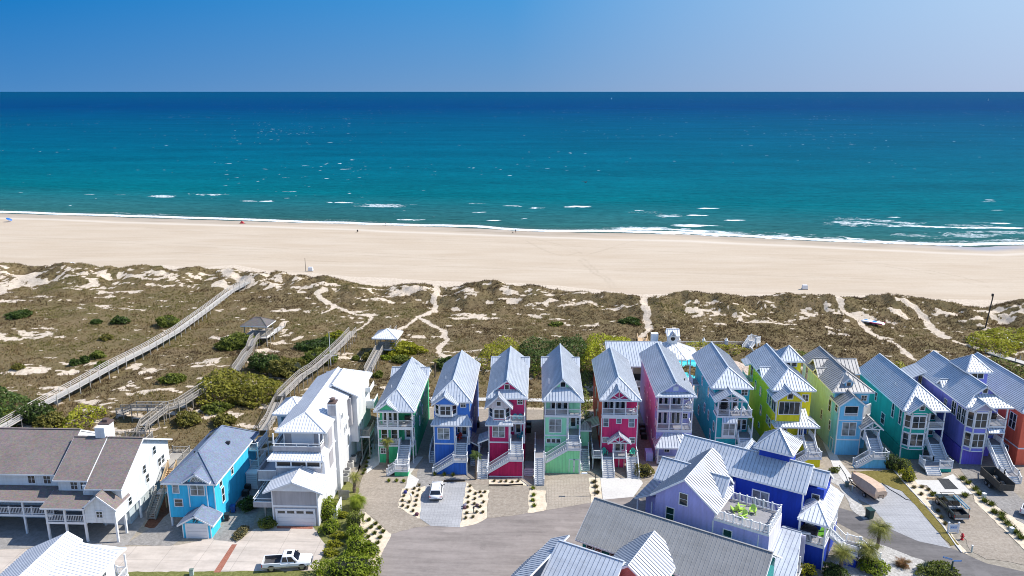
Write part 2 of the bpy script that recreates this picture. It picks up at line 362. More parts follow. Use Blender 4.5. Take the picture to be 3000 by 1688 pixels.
# ---- dune mesh
NX, NS = 640, 190
xs = np.linspace(-172, 168, NX); ss = np.linspace(0, 1, NS)
X = np.repeat(xs[None, :], NS, 0); Y0 = 103.5; Y1 = ycrest(xs)+13
Y = Y0+ss[:, None]*(Y1-Y0)[None, :]
Hh = hz(X, Y); SM = sandmask(X, Y)
Hh = Hh+ (1-SM)*.10*(fbm(X*1.3, Y*1.3, 77, 2)-.3)
def mat_dune():
    m, t, b = nt('dune_ground'); v = coords(t)
    f = noise(t, v, 1.6, 6, .8); g = noise(t, v, .11, 5, .6); h = noise(t, v, .5, 5, .7)
    veg = ramp(t, h, [(.3, (.115,.082,.038)), (.5, (.165,.117,.055)), (.68, (.125,.108,.036))])
    veg = mixc(t, .55, veg, ramp(t, f, [(.35, (.07,.052,.028)), (.6, (.235,.18,.105))]))
    veg = mixc(t, .35, veg, ramp(t, g, [(.35, (.10,.092,.036)), (.65, (.19,.138,.08))]))
    sand = ramp(t, f, [(.32, (.40,.32,.24)), (.5, (.56,.47,.37)), (.66, (.66,.57,.46))])
    mk = attr(t, 'sand'); edge = math_(t, 'ADD', mk, math_(t, 'MULTIPLY', math_(t, 'SUBTRACT', f, .5), .9))
    k = ramp(t, edge, [(.40, (0,0,0)), (.62, (1,1,1))])
    t.links.new(mixc(t, k, veg, sand), b.inputs['Base Color']); b.inputs['Roughness'].default_value = 1; b.inputs['Specular IOR Level'].default_value = .1
    bump(t, b, f, .7, .25); return m
V = np.stack([X, Y, Hh], -1).reshape(-1, 3)
o = npmesh('dunes', V, grid_faces(NX, NS), mat_dune(), attrs={'sand': SM}, smooth=True); tag(o, kind='structure')
# ---- beach mesh
NX, NS = 900, 230
xs = np.linspace(-330, 300, NX); ss = np.linspace(0, 1, NS)**.8
X = np.repeat(xs[None, :], NS, 0); Ya = ycrest(xs)+12.6; Yb = ywater(xs)+22
Y = Ya+ss[:, None]*(Yb-Ya)[None, :]; Hh = hz(X, Y)-.02
W = ywater(X)-Y
wet = sstep(15, 5, W+(fbm(X*.02, Y*.06, 15, 3)-.5)*20)
pool = np.exp(-(((X-G(2880,712)[0])/17)**2+((W-5.)/5.)**2))
strand = np.exp(-((W-17-(fbm(X*.02,Y*0,5,3)-.5)*6)/2.2)**2)
tr = np.zeros_like(X)
for pts in ([(1560,690),(1640,712),(1720,745),(1850,700),(1960,690)],[(1545,700),(1600,735),(1650,748),(1700,735)],[(1690,760),(1740,800),(1790,850)],[(1700,755),(1752,797),(1803,848)],[(2400,745),(2560,765),(2720,790),(2900,830)],[(2400,752),(2560,773),(2720,799),(2890,842)],[(0,690),(400,705),(900,730),(1300,750)],[(0,697),(400,713),(900,739),(1300,760)],[(300,650),(800,690),(1400,700),(2000,735),(2600,770)],[(500,740),(1000,770),(1500,790)],[(1500,780),(2000,800),(2600,820)]):
    L_ = [G(px, py, .3)[:2] for px, py in pts]; tr = np.maximum(tr, np.exp(-(seg_dist(X+(fbm(Y*.1,X*.05,3,2)-.5)*3, Y, L_)/.42)**2))
tr *= .35+.65*(fbm(X*.3, Y*.3, 91, 3) > .46)
def mat_beach():
    m, t, b = nt('beach_sand'); v = coords(t, (.05,.7,1)); w = coords(t)
    f = noise(t, v, 1.0, 6, .65); g = noise(t, w, 1.4, 5, .75); q = noise(t, coords(t, (.03,.1,1)), 1., 4, .5)
    dry = ramp(t, f, [(.3, (.43,.34,.245)), (.5, (.49,.395,.292)), (.72, (.545,.455,.345))])
    dry = mixc(t, .22, dry, ramp(t, g, [(.35, (.33,.26,.19)), (.65, (.59,.51,.41))]))
    dry = mixc(t, .4, dry, ramp(t, q, [(.35, (.43,.345,.255)), (.65, (.525,.45,.36))]))
    wt = ramp(t, f, [(.3, (.29,.235,.175)), (.5, (.38,.315,.245)), (.7, (.47,.41,.34))])
    c = mixc(t, math_(t, 'MULTIPLY', attr(t, 'track'), .42), mixc(t, attr(t, 'strand'), mixc(t, attr(t, 'wet'), dry, wt), (.62,.56,.48)), (.34,.275,.205)); c = mixc(t, attr(t, 'pool'), c, (.30,.31,.36))
    t.links.new(c, b.inputs['Base Color'])
    rr = math_(t, 'SUBTRACT', .95, math_(t, 'MULTIPLY', attr(t, 'pool'), .75)); t.links.new(rr, b.inputs['Roughness'])
    b.inputs['Specular IOR Level'].default_value = .15
    bump(t, b, g, .35, .1); return m
o = npmesh('beach', np.stack([X, Y, Hh], -1).reshape(-1, 3), grid_faces(NX, NS), mat_beach(), attrs={'track': tr, 'wet': wet, 'pool': pool*.8, 'strand': strand*.6}, smooth=True); tag(o, kind='structure')
# ---- sea: fine near the shore, one sheet out to the horizon
NX, NS = 560, 300
xs = np.linspace(-1, 1, NX); tt = np.concatenate([np.linspace(-9, 80, 170), 80+np.geomspace(1, 119000, 131)[1:]-.0])[:NS]; NS = len(tt)
X = np.zeros((NS, NX)); Y = np.zeros((NS, NX))
for j, tv in enumerate(tt):
    half = 330+max(tv, 0)*1.25; X[j] = xs*half-20
    yw = ywater(np.clip(X[j], -380, 330)); Y[j] = tv+ (yw if tv < 80 else yw*max(0, 1-(tv-80)/600)+230*min(1, (tv-80)/600))
T = np.repeat(tt[:, None], NX, 1)
sw = np.sin(T*.55+2.6*fbm(X*.03, T*.03, 2, 3)*3+X*.05)*.16*sstep(2, 25, T)+.22*(fbm(X*.09, T*.30, 8, 3)-.5)
sw *= 1-sstep(300, 900, T)
Zs = SEA_Z+np.where(T < 0, .012, .03)+np.where(T > 3, sw*sstep(3, 12, T), 0)
fo = np.zeros_like(X); n = fbm(X*.11, T*.3, 12, 5); n2 = fbm(X*.5, T*.9, 14, 4); n3 = fbm(X*.035, T*.0, 19, 3)
e1 = 1.0+(n3-.5)*5
fo = np.maximum(fo, np.exp(-((T-e1-1.2)/2.6)**2)*1.2)                                   # the line of the wash
fo = np.maximum(fo, np.exp(-((T-e1-7-(n-.5)*9)/1.9)**2)*(.30+1.3*(fbm(X*.02, T*0, 23, 2)-.38)))
right = sstep(60, 95, X); fo = np.maximum(fo, right*sstep(24, 3, T)*sstep(.50, .70, n*.5+n2*.5)*.95)
mid = sstep(30, 60, X)*sstep(95, 70, X); fo = np.maximum(fo, mid*sstep(12, 3, T)*sstep(.52, .62, n*.5+n2*.5)*.8)
def patch(px, py, w, d, k=1., sol=.0):
    global fo
    p = G(px, py, SEA_Z); q = ((X-p[0])/w)**2+((Y-p[1])/d)**2
    fo = np.maximum(fo, k*(.62+.38*sol)*sstep(1.6, .1, q+(1-sol*.7)*((n2-.5)*4.2+(n-.5)*3.2)))
for a in [(470,576,9,4),(610,571,9,3.5),(730,590,4,1.6,1.1,.6),(782,590,4,1.4,1.1,.6),(995,594,6,2.6,1.1,.3),(1115,604,13,7,.9),(1205,600,4,3,.6),(1402,597,5,3,.8),(1500,605,4,1.4,1,.4),(1575,610,5,1.8,1,.3),(1695,606,7,2.2,1.1,.4),(1205,645,7,2.4,1.1,.2),(1445,648,3.5,1.,1,.6),(1900,622,8,5,.5),(1955,634,7,4,1,.1),(2077,612,5,1.7,1.1,.7),(2040,632,5,1.1,1.1,.7),(2150,646,5,1.,1,.8),(1868,617,2.5,.8,1,.7),(2478,642,9,5,.6),(2560,655,16,9,.95),(2620,665,4,1.6,1.1,.8),(2690,664,7,1.8,1.2,.8),(2742,667,7,1.7,1.2,.8),(2812,669,5,1.5,1.2,.8),(2868,670,5,1.6,1.2,.8),(2928,656,5,1.5,1.2,.7),(2950,670,9,1.9,1.2,.8),(2845,661,10,4,.7),(2900,655,9,3,.7),(2700,690,14,5,.75),(2840,690,16,5,.8),(2940,682,14,4,.8),(2040,662,10,2.4,1.1,.5),(2110,684,12,4,.7),(1860,668,14,2.4,.8,.2),(360,571,4,1.2,.7,.3),(265,571,3,1,.8,.3),(2615,637,3,1.2,1.1,.7),(2925,616,3,1.,1,.6),(955,497,7,5,.8,.2),(2900,592,4,1.4,.7,.2)]: patch(*a)
crest = np.clip(fo, 0, 1)*.22*sstep(3, 10, T); Zs = Zs+crest
for_deep = T
def mat_sea():
    m, t, b = nt('sea_water'); w = coords(t)
    T_ = attr(t, 'reach')
    near = ramp(t, T_, [(0., (.060,.105,.100)), (.10, (.022,.104,.108)), (.22, (.018,.112,.128)), (.34, (.001,.112,.142)), (.52, (.0,.092,.148)), (.70, (.0,.068,.145)), (.82, (.0,.042,.135)), (1., (.0,.055,.135))])
    patchn = noise(t, coords(t, (.006,.02,1)), 1., 4, .6)
    c = mixc(t, .5, near, ramp(t, patchn, [(.3, (.55,.6,.62)), (.7, (1.25,1.2,1.15))]), 'MULTIPLY')
    rip = math_(t, 'ADD', math_(t, 'MULTIPLY', noise(t, coords(t, (.06,.30,1)), 1., 5, .7), .5), math_(t, 'MULTIPLY', noise(t, coords(t, (.25,.60,1)), 1., 3, .7), .5))
    c = mixc(t, .70, c, ramp(t, rip, [(.34, (.45,.50,.54)), (.66, (1.6,1.52,1.46))]), 'MULTIPLY')
    cap = noise(t, coords(t, (.085,.17,1)), 1., 3, .55); cap2 = noise(t, coords(t, (.004,.006,1)), 1., 2, .5)
    ck = math_(t, 'ADD', cap, math_(t, 'MULTIPLY', math_(t, 'SUBTRACT', cap2, .5), .25))
    caps = ramp(t, ck, [(.725, (0,0,0)), (.755, (1,1,1))])
    fz = math_(t, 'ADD', attr(t, 'foam'), math_(t, 'MULTIPLY', math_(t, 'SUBTRACT', noise(t, coords(t, (.8,1.5,1)), 1., 5, .75), .5), 1.5))
    fk = ramp(t, fz, [(.34, (0,0,0)), (.80, (1,1,1))])
    fm = mixc(t, 1., fk, caps, 'LIGHTEN')
    c = mixc(t, fm, c, (.78,.82,.84))
    t.links.new(c, b.inputs['Base Color']); b.inputs['Roughness'].default_value = .7; b.inputs['Specular IOR Level'].default_value = .05; b.inputs['IOR'].default_value = 1.2
    bump(t, b, noise(t, coords(t, (.35,.8,1)), 1., 5, .65), .5, .5); return m
reach = np.clip(np.log1p(np.maximum(T, 0)/12.)/math.log1p(9000/12.), 0, 1)
o = npmesh('sea', np.stack([X, Y, Zs], -1).reshape(-1, 3), grid_faces(NX, NS), mat_sea(), attrs={'reach': reach, 'foam': fo}, smooth=True); tag(o, kind='structure')
# ---- dune grass: one ground cover, not countable
def grass_field(name, P, h, wd, mat, blades=4, lean=.5, tint=None):
    n = len(P); k = n*blades
    B = np.repeat(P, blades, 0)+np.concatenate([RNG.normal(0, .16, (k, 2)), np.zeros((k, 1))], 1)
    a = RNG.uniform(0, 6.283, k); hh = np.repeat(h, blades)*RNG.uniform(.6, 1.2, k); ww = wd*RNG.uniform(.7, 1.4, k)
    dx = np.cos(a)*ww; dy = np.sin(a)*ww
    l = RNG.normal(0, lean, (k, 2))*hh[:, None]
    A = B+np.stack([dx, dy, -.05*np.ones(k)], -1); C = B-np.stack([dx, dy, .05*np.ones(k)], -1); D = B+np.concatenate([l, hh[:, None]], 1)
    V = np.stack([A, C, D], 1).reshape(-1, 3); Fq = np.arange(3*k).reshape(-1, 3)
    tv = np.repeat(np.repeat(tint if tint is not None else RNG.uniform(0, 1, n), blades)+RNG.normal(0, .12, k), 3)
    return npmesh(name, V, Fq, mat, attrs={'tint': np.clip(tv, 0, 1)})
nn = 125000
gx = RNG.uniform(-165, 160, nn); gs = RNG.uniform(0, 1, nn); gy = 106+gs*(ycrest(gx)+5-106)
keep = (np.abs(gx+gy*math.tan(YAW)) < gy*.80+6) & (gy > 110)
gx, gy = gx[keep], gy[keep]
sm = sandmask(gx, gy); kk = RNG.uniform(0, 1, len(gx)) > sm*1.15-.03; gx, gy = gx[kk], gy[kk]
big = fbm(gx*.06, gy*.09, 61, 4); sml = fbm(gx*.4, gy*.4, 63, 3)
ti = np.clip(.52+(big-.5)*2.0+(sml-.5)*1.1-.40*sstep(-40, 70, gx)+RNG.normal(0, .1, len(gx)), 0, 1)
hh = .16+.75*np.clip(fbm(gx*.35, gy*.35, 65, 3)-.30, 0, 1)+.1*fbm(gx*.05,gy*.05,5,2)
fg = foliage('dune_grass_leaf', (.090,.056,.028), (.270,.187,.088), (.175,.160,.042), .3)
o = grass_field('dune_grass', np.stack([gx, gy, hz(gx, gy)], -1), hh, .07, fg, 4, .45, ti); tag(o, 'brown and olive dune grass covering the sand behind the beach', 'grass', kind='stuff')
# ================================================================ house kit
WHITE = M('white_trim', (.78,.79,.80), .5, .05, 1.5)
GLASS = glass('window_glass'); GLASS2 = glass('window_glass_pale', (.16,.19,.20), .12)
GRATE = M('grey_deck_board', (.27,.26,.27), .85, .15, 2., fine=.35)
TREAD = M('stair_tread', (.40,.41,.43), .8, .12, 2.)
WOOD = M('weathered_wood', (.34,.31,.27), .9, .22, 2., fine=.4)
WOODN = M('new_pine_wood', (.55,.38,.21), .8, .15, 2.)
SHADEP = M('open_shade_wall', (.30,.30,.31), .8, .1)
DARK = M('dark_metal', (.02,.02,.022), .5, .2)
CONC = speckle('pale_concrete', (.50,.48,.45), (.57,.55,.52), (.64,.62,.58), 3., .2, .15, .9, .3)
SHUT = M('roller_shutter', (.72,.73,.75), .6, .04, fine=.1)
V3 = Vector
SEAM = {}
def rr(ax, c, hw, a0, a1, ze, zr, h0=0., h1=0.):
    """planes of a ridge roof; h0, h1: how far the ridge stops short of each end (0 = gable)"""
    f = (lambda s, a, z: (c+s, a, z)) if ax == 'y' else (lambda s, a, z: (a, c+s, z))
    P = [[f(-hw,a0,ze), f(-hw,a1,ze), f(0,a1-h1,zr), f(0,a0+h0,zr)], [f(hw,a0,ze), f(hw,a1,ze), f(0,a1-h1,zr), f(0,a0+h0,zr)]]
    if h0: P.append([f(-hw,a0,ze), f(hw,a0,ze), f(0,a0+h0,zr)])
    if h1: P.append([f(-hw,a1,ze), f(hw,a1,ze), f(0,a1-h1,zr)])
    return P
def pyr(x0, x1, y0, y1, ze, zr):
    cx, cy = (x0+x1)/2, (y0+y1)/2; a = (cx,cy,zr)
    return [[(x0,y0,ze),(x1,y0,ze),a], [(x1,y0,ze),(x1,y1,ze),a], [(x1,y1,ze),(x0,y1,ze),a], [(x0,y1,ze),(x0,y0,ze),a]]
def ribs(mb, poly, step=.46, w=.035, h=.055, mi=0, off=0.):
    p = [V3(q) for q in poly]; n = V3((0,0,0))
    for i in range(len(p)): n += p[i].cross(p[(i+1) % len(p)])
    if n.length < 1e-6: return
    n = up(n).normalized(); s = V3((0,0,-1))-n*n.dot(V3((0,0,-1)))
    if s.length < 1e-3: return
    s.normalize(); u = n.cross(s); o = p[0]
    q = [((a-o).dot(u), (a-o).dot(s)) for a in p]; u0 = min(a[0] for a in q); u1 = max(a[0] for a in q)
    k = u0+step*.5
    while k < u1:
        hit = []
        for i in range(len(q)):
            (a, b), (c, d) = q[i], q[(i+1) % len(q)]
            if (a <= k) != (c <= k): hit.append(b+(d-b)*(k-a)/(c-a))
        hit.sort()
        for t0, t1 in zip(hit[::2], hit[1::2]):
            if t1-t0 > .15:
                A = o+u*k+s*(t0+.04)+n*(h/2+off); B = o+u*k+s*(t1-.02)+n*(h/2+off); mb.bar(A, B, w, h, mi, n)
        k += step
class House:
    def __init__(s, name, loc, rz, label, cat='house', group=None):
        s.root = empty(name, loc, rz, label, cat, group); s.loc = V3(loc); s.rz = rz
    def W(s, x, y, z=0.):
        c, d = math.cos(s.rz), math.sin(s.rz); return (s.loc.x+c*x-d*y, s.loc.y+d*x+c*y, s.loc.z+z)
    def L(s, X, Y):
        c, d = math.cos(s.rz), math.sin(s.rz); x, y = X-s.loc.x, Y-s.loc.y; return (c*x+d*y, -d*x+c*y)
    def boxes(s, name, mat, bs, label=None):
        mb = MB()
        for b in bs: mb.box(*b)
        return tag(mb.build(name, mat, s.root), label)
    def wall(s, mat, bs, label=None): return s.boxes('wall', mat, bs, label)
    def trim(s, bs): return [s.boxes('trim', WHITE, [b]) for b in bs]
    def gables(s, mat, prisms):
        """prisms: (axis, profile, a0, a1)"""
        return [MB().prism(pr, a0, a1, ax).build('gable_wall', mat, s.root) for ax, pr, a0, a1 in prisms]
    def roof(s, planes, mat, name='roof', step=.46, th=.10, rw=.045, cap=True, rib=True, parent=None, label=None, capw=.20):
        mb = MB(); m0 = mat[0] if isinstance(mat, (list, tuple)) else mat; mats = [m0, SEAM.get(m0.name, m0)]
        for i, p in enumerate(planes):
            mb.slab(p, th, 0, .0005*i)
            if rib: ribs(mb, p, step, rw, min(.05, rw), 1, .0005*i)
        if cap:
            E = {}
            for p in planes:
                for i in range(len(p)):
                    a, b = tuple(round(v, 3) for v in p[i]), tuple(round(v, 3) for v in p[(i+1) % len(p)])
                    k = (a, b) if a < b else (b, a); E[k] = E.get(k, 0)+1
            for (a, b), n in E.items():
                if n > 1 and max(a[2], b[2]) > min(a[2], b[2])-1: mb.bar((a[0],a[1],a[2]+.045), (b[0],b[1],b[2]+.045), capw, .05, 0)
        o = mb.build(name, mats, parent or s.root); tag(o, label)
        fb = MB()
        E = {}
        for p in planes:
            for i in range(len(p)):
                a, b = tuple(round(v, 3) for v in p[i]), tuple(round(v, 3) for v in p[(i+1) % len(p)])
                k = (a, b) if a < b else (b, a); E[k] = E.get(k, 0)+1
        for (a, b), n in E.items():
            if n == 1: fb.bar((a[0],a[1],a[2]-.13), (b[0],b[1],b[2]-.13), .07, .20)
        if fb.v: fb.build('fascia', WHITE, o)
        return o
    def win(s, o, u, w, h, nx=2, ny=2, gl=None, fr=.10, tr=None, parent=None, name='window'):
        """window with its lower corner at o, running along the horizontal unit vector u; faces u rotated -90 degrees"""
        o = V3(o); u = V3((u[0],u[1],0)).normalized(); n = V3((u.y,-u.x,0)); z = V3((0,0,1)); mb = MB()
        A = lambda a, b, d=.03: o+u*a+z*b+n*d
        for b0, b1 in ((-fr/2, -fr/2), (h+fr/2, h+fr/2)): mb.bar(A(-fr, b0), A(w+fr, b1), .09, fr, 0)
        for a0 in (-fr/2, w+fr/2): mb.bar(A(a0, 0), A(a0, h), fr, .09, 0, n)
        for i in range(1, nx): mb.bar(A(w*i/nx, 0), A(w*i/nx, h), .10 if nx == 2 and w > 1.1 else .05, .07, 0, n)
        for j in range(1, ny): mb.bar(A(0, h*j/ny, .028), A(w, h*j/ny, .028), .064, .045, 0)
        f = mb.build(name, tr or WHITE, parent or s.root)
        pb = MB(); pb.hexa([A(0,0,.005), A(w,0,.005), A(w,h,.005), A(0,h,.005)], [A(0,0,.025), A(w,0,.025), A(w,h,.025), A(0,h,.025)])
        pb.build('pane', gl or GLASS, f); return f
    def wF(s, x, z, w, h, y=0., **k): return s.win((x,y,z), (1,0), w, h, **k)
    def wR(s, y, z, w, h, x=0., **k): return s.win((x,y,z), (0,1), w, h, **k)
    def wL(s, y, z, w, h, x=0., **k): return s.win((x,y+w,z), (0,-1), w, h, **k)
    def door(s, o, u, w, h, mat, glassy=.6, frame=.10):
        o = V3(o); u = V3((u[0],u[1],0)).normalized(); n = V3((u.y,-u.x,0)); z = V3((0,0,1)); A = lambda a, b, d=.03: o+u*a+z*b+n*d
        mb = MB(); mb.hexa([A(0,0,.0), A(w,0,.0), A(w,h,.0), A(0,h,.0)], [A(0,0,.04), A(w,0,.04), A(w,h,.04), A(0,h,.04)])
        d = mb.build('door', mat, s.root)
        fb = MB()
        for a0 in (-frame/2, w+frame/2): fb.bar(A(a0, 0), A(a0, h), frame, .10, 0, n)
        fb.bar(A(-frame, h+frame/2), A(w+frame, h+frame/2), .10, frame); fb.build('frame', WHITE, d)
        if glassy:
            g = MB(); m = w*.17; b = h*(1-glassy)*.75; g.hexa([A(m,b,.041), A(w-m,b,.041), A(w-m,h-m,.041), A(m,h-m,.041)], [A(m,b,.055), A(w-m,b,.055), A(w-m,h-m,.055), A(m,h-m,.055)]); g.build('pane', GLASS, d)
        k = MB(); k.cyl(A(w*.9, h*.45, .04), A(w*.9, h*.45, .11), .035, n=6); k.build('handle', DARK, d); return d
    def garage(s, x0, x1, z0, z1, y=0., lights=True):
        mb = MB(); mb.box(x0, x1, y-.05, y, z0, z1); n = 4
        d = mb.build('garage_door', M('garage_door_white', (.70,.71,.73), .5, .04), s.root)
        g = MB()
        for i in range(1, n): g.box(x0+.03, x1-.03, y-.062, y-.051, z0+(z1-z0)*i/n-.015, z0+(z1-z0)*i/n+.015)
        g.build('panel_joint', M('panel_joint_grey', (.42,.43,.45)), d)
        if lights:
            k = 4; w = (x1-x0)/k
            for i in range(k):
                p = MB(); p.box(x0+w*i+w*.12, x0+w*i+w*.88, y-.068, y-.051, z1-(z1-z0)*.22, z1-(z1-z0)*.07); p.build('pane', GLASS, d)
        f = MB(); f.box(x0-.16, x0-.002, y-.09, y-.002, z0, z1+.16); f.box(x1+.002, x1+.16, y-.09, y-.002, z0, z1+.16); f.box(x0-.002, x1+.002, y-.09, y-.002, z1+.002, z1+.16); f.build('frame', WHITE, d)
    def post(s, x, y, z0, z1, w=.16, mat=None): return s.boxes('post', mat or WHITE, [(x-w/2, x+w/2, y-w/2, y+w/2, z0, z1)])
    def posts(s, L, z0, z1, w=.16, mat=None):
        for x, y in L: s.post(x, y, z0, z1, w, mat)
    def deck(s, x0, x1, y0, y1, z, th=.30, mat=None, beam=True):
        d = s.boxes('porch_floor', mat or GRATE, [(x0, x1, y0, y1, z-.08, z)])
        if beam:
            b = MB(); b.box(x0-.03, x1+.03, y0-.035, y0-.002, z-th, z+.004); b.box(x0-.03, x0-.002, y0, y1, z-th, z+.004); b.box(x1+.002, x1+.03, y0, y1, z-th, z+.004); b.build('rim_board', WHITE, d)
        return d
    def rail(s, p, q, h=.95, gap=.15, mat=None, ends=True, first=True, name='railing', every=1.9, bw=.04, cap=False):
        mb = MB(); p = V3(p); q = V3(q); L = (q-p); hd = V3((L.x,L.y,0)).length
        if hd < .05: return
        zz = V3((0,0,1)); mb.bar(p+zz*h, q+zz*h, .10, .075); mb.bar(p+zz*.12, q+zz*.12, .06, .07)
        n = max(1, int(hd/gap))
        for i in range(1, n): a = p+L*(i/n); mb.bar(a+zz*.14, a+zz*(h-.02), bw, bw, 0, (L.x/hd, L.y/hd, 0))
        k = max(1, round(hd/every)) if every else 1
        for i in range(0 if ends and first else 1, k+1 if ends else k): a = p+L*(i/k); mb.bar(a, a+zz*(h+.10), .13, .13, 0, (L.x/hd, L.y/hd, 0)); mb.bar(a+zz*(h+.10), a+zz*(h+.16), .18, .18, 0, (L.x/hd, L.y/hd, 0))
        return mb.build(name, mat or WHITE, s.root)
    def rails(s, pts, **k):
        for i, (a, b) in enumerate(zip(pts[:-1], pts[1:])): s.rail(a, b, first=(i == 0), **k)
    def stairs(s, top, d, width, z0, slope=.66, mat=None, tread=None, rails=(1,1), name='staircase', closed=True):
        """flight going down from the middle of its top edge along the horizontal direction d"""
        top = V3(top); d = V3((d[0],d[1],0)).normalized(); w = V3((-d.y,d.x,0)); n = max(2, round((top.z-z0)/.18)); r = (top.z-z0)/n; run = r/slope
        mb = MB()
        for i in range(n):
            z = top.z-r*(i+1)+r; a = top+d*(run*i); a.z = z-r
            if i < n-1:
                b = a+d*(run+.03); c = w*(width/2)
                mb.hexa([a-c-V3((0,0,.05)), b-c-V3((0,0,.05)), b+c-V3((0,0,.05)), a+c-V3((0,0,.05))], [a-c, b-c, b+c, a+c], 1)
            f = top+d*(run*i); f.z = z-.05; c = w*(width/2-.002)
            if closed: mb.hexa([f-c-V3((0,0,r-.05)), f+c-V3((0,0,r-.05)), f+c-V3((0,0,r-.05))+d*.02, f-c-V3((0,0,r-.05))+d*.02], [f-c, f+c, f+c+d*.02, f-c+d*.02], 0)
        e = top+d*(run*(n-1)); e.z = z0+r*.0
        for k in (-1, 1):
            c = w*(k*(width/2+.03)); q = e+c; q.z = z0; mb.bar(top+c-V3((0,0,.16)), q+V3((0,0,.05)), .05, .30, 0)
        o = mb.build(name, [mat or WHITE, tread or TREAD], s.root); bot = top+d*(run*(n-1)); bot.z = z0
        for k, on in zip((-1, 1), rails):
            if on: c = w*(k*(width/2)); q = bot+c; q.z = z0+.05; s.rail(top+c, q, mat=mat, every=9)
        return bot
    def lamp(s): pass
def adirondack(name, mat, loc, rz, label, group=None, k=1.):
    t_ = empty(name, loc, rz, label, 'chair', group)
    b = MB(); b.hexa([(-.28*k,-.30,.34),(.28*k,-.30,.34),(.26*k,.25,.22),(-.26*k,.25,.22)], [(-.28*k,-.30,.38),(.28*k,-.30,.38),(.26*k,.25,.26),(-.26*k,.25,.26)]); b.build('seat', mat, t_)
    b = MB()
    for i in range(5):
        x = (-.24+.12*i)*k; h = 1.0-.05*abs(i-2)**1.6; b.hexa([(x-.05*k,.20,.24),(x+.05*k,.20,.24),(x+.05*k,.23,.24),(x-.05*k,.23,.24)], [(x-.055*k,.50,h),(x+.055*k,.50,h),(x+.055*k,.53,h),(x-.055*k,.53,h)])
    b.bar((-.3*k,.40,.62), (.3*k,.40,.62), .03, .08); b.build('backrest', mat, t_)
    for q in (-1, 1):
        b = MB(); b.box(min(q*.27*k, q*.42*k), max(q*.27*k, q*.42*k), -.38, .45, .58, .615); b.build('armrest', mat, t_)
        b = MB(); b.box(q*.33*k-.03, q*.33*k+.03, -.34, -.25, 0, .58); b.build('leg', mat, t_)
        b = MB(); b.bar((q*.29*k,-.22,.32), (q*.29*k,.55,.03), .05, .11); b.build('leg', mat, t_)
    return t_
# ================================================================ the pastel row along the dunes
METAL = roofing('grey_standing_seam', (.60,.635,.68), .42, .5, .10, .30); METALD = roofing('dull_standing_seam', (.40,.39,.38), .55, .4, .14, .3); METALW = roofing('white_standing_seam', (.80,.81,.83), .5, .4, .05, .0)
for m_, c_ in ((METAL,(.24,.27,.32)),(METALD,(.19,.185,.18)),(METALW,(.42,.44,.48))): SEAM[m_.name] = M(m_.name+'_seam', c_, .6)
ROW = 'tall narrow pastel houses in a row along the dunes'
def paint(n, h, f=1.15, mx=.86): return siding(n, tuple(min(mx, v*f*1.12+.012) for v in lin(h)))
def batten(n, h, f=1.15): return siding(n, tuple(min(.86, v*f*1.12+.01) for v in lin(h)), .40, True)
def row_roof(H, xc, hw, y0, yb, ze, zr, mat, front='hip', yg=None, gm=None, apex=None, back='gable', wall=None, step=.46, wing=0):
    """long roof; front is a hip, or a gable standing back above a skirt of roof (yg: gable plane)"""
    if front == 'hip':
        H.roof(rr('y', xc, hw, y0, yb, ze, zr, (apex if apex is not None else y0+hw)-y0, 0), mat, step=step)
    else:
        k = (yg-y0)/hw if apex is None else apex; k = min(.75, k); zs = ze+(zr-ze)*k; s = hw*(1-k)
        pl = [[(xc-hw,y0,ze),(xc-hw,yb,ze),(xc,yb,zr),(xc,yg-.35,zr),(xc-s,yg-.35,zs)], [(xc+hw,y0,ze),(xc+hw,yb,ze),(xc,yb,zr),(xc,yg-.35,zr),(xc+s,yg-.35,zs)], [(xc-hw,y0,ze),(xc+hw,y0,ze),(xc+s,yg,zs),(xc-s,yg,zs)]]
        H.roof(pl, mat, step=step)
        H.gables(gm, [('y', [(xc-s+.12,zs+.0),(xc+s-.12,zs+.0),(xc,zr-.14)], yg, yg+.2)])
    if wall: H.gables(wall, [('y', [(xc-hw+.5,ze-.05),(xc+hw-.5,ze-.05),(xc,zr-.35)], yb-.55, yb-.35)])
    if wing:
        for k in (-1, 1):
            if wing in (k, 2):
                ym = yb-1.7; x1 = xc+k*(hw+.12); zr2 = ze+1.15; q = 1.6
                H.roof([[(x1,ym-q,ze),(xc+k*.3,ym-q,ze+.0),(xc+k*.3,ym,zr2),(x1,ym,zr2)], [(x1,ym+q,ze),(xc+k*.3,ym+q,ze),(xc+k*.3,ym,zr2),(x1,ym,zr2)]], mat, step=step)
                H.gables(wall or WHITE, [('x', [(ym-q+.3,ze),(ym+q-.3,ze),(ym,zr2-.25)], min(x1-k*.5, x1-k*.3), max(x1-k*.5, x1-k*.3))])
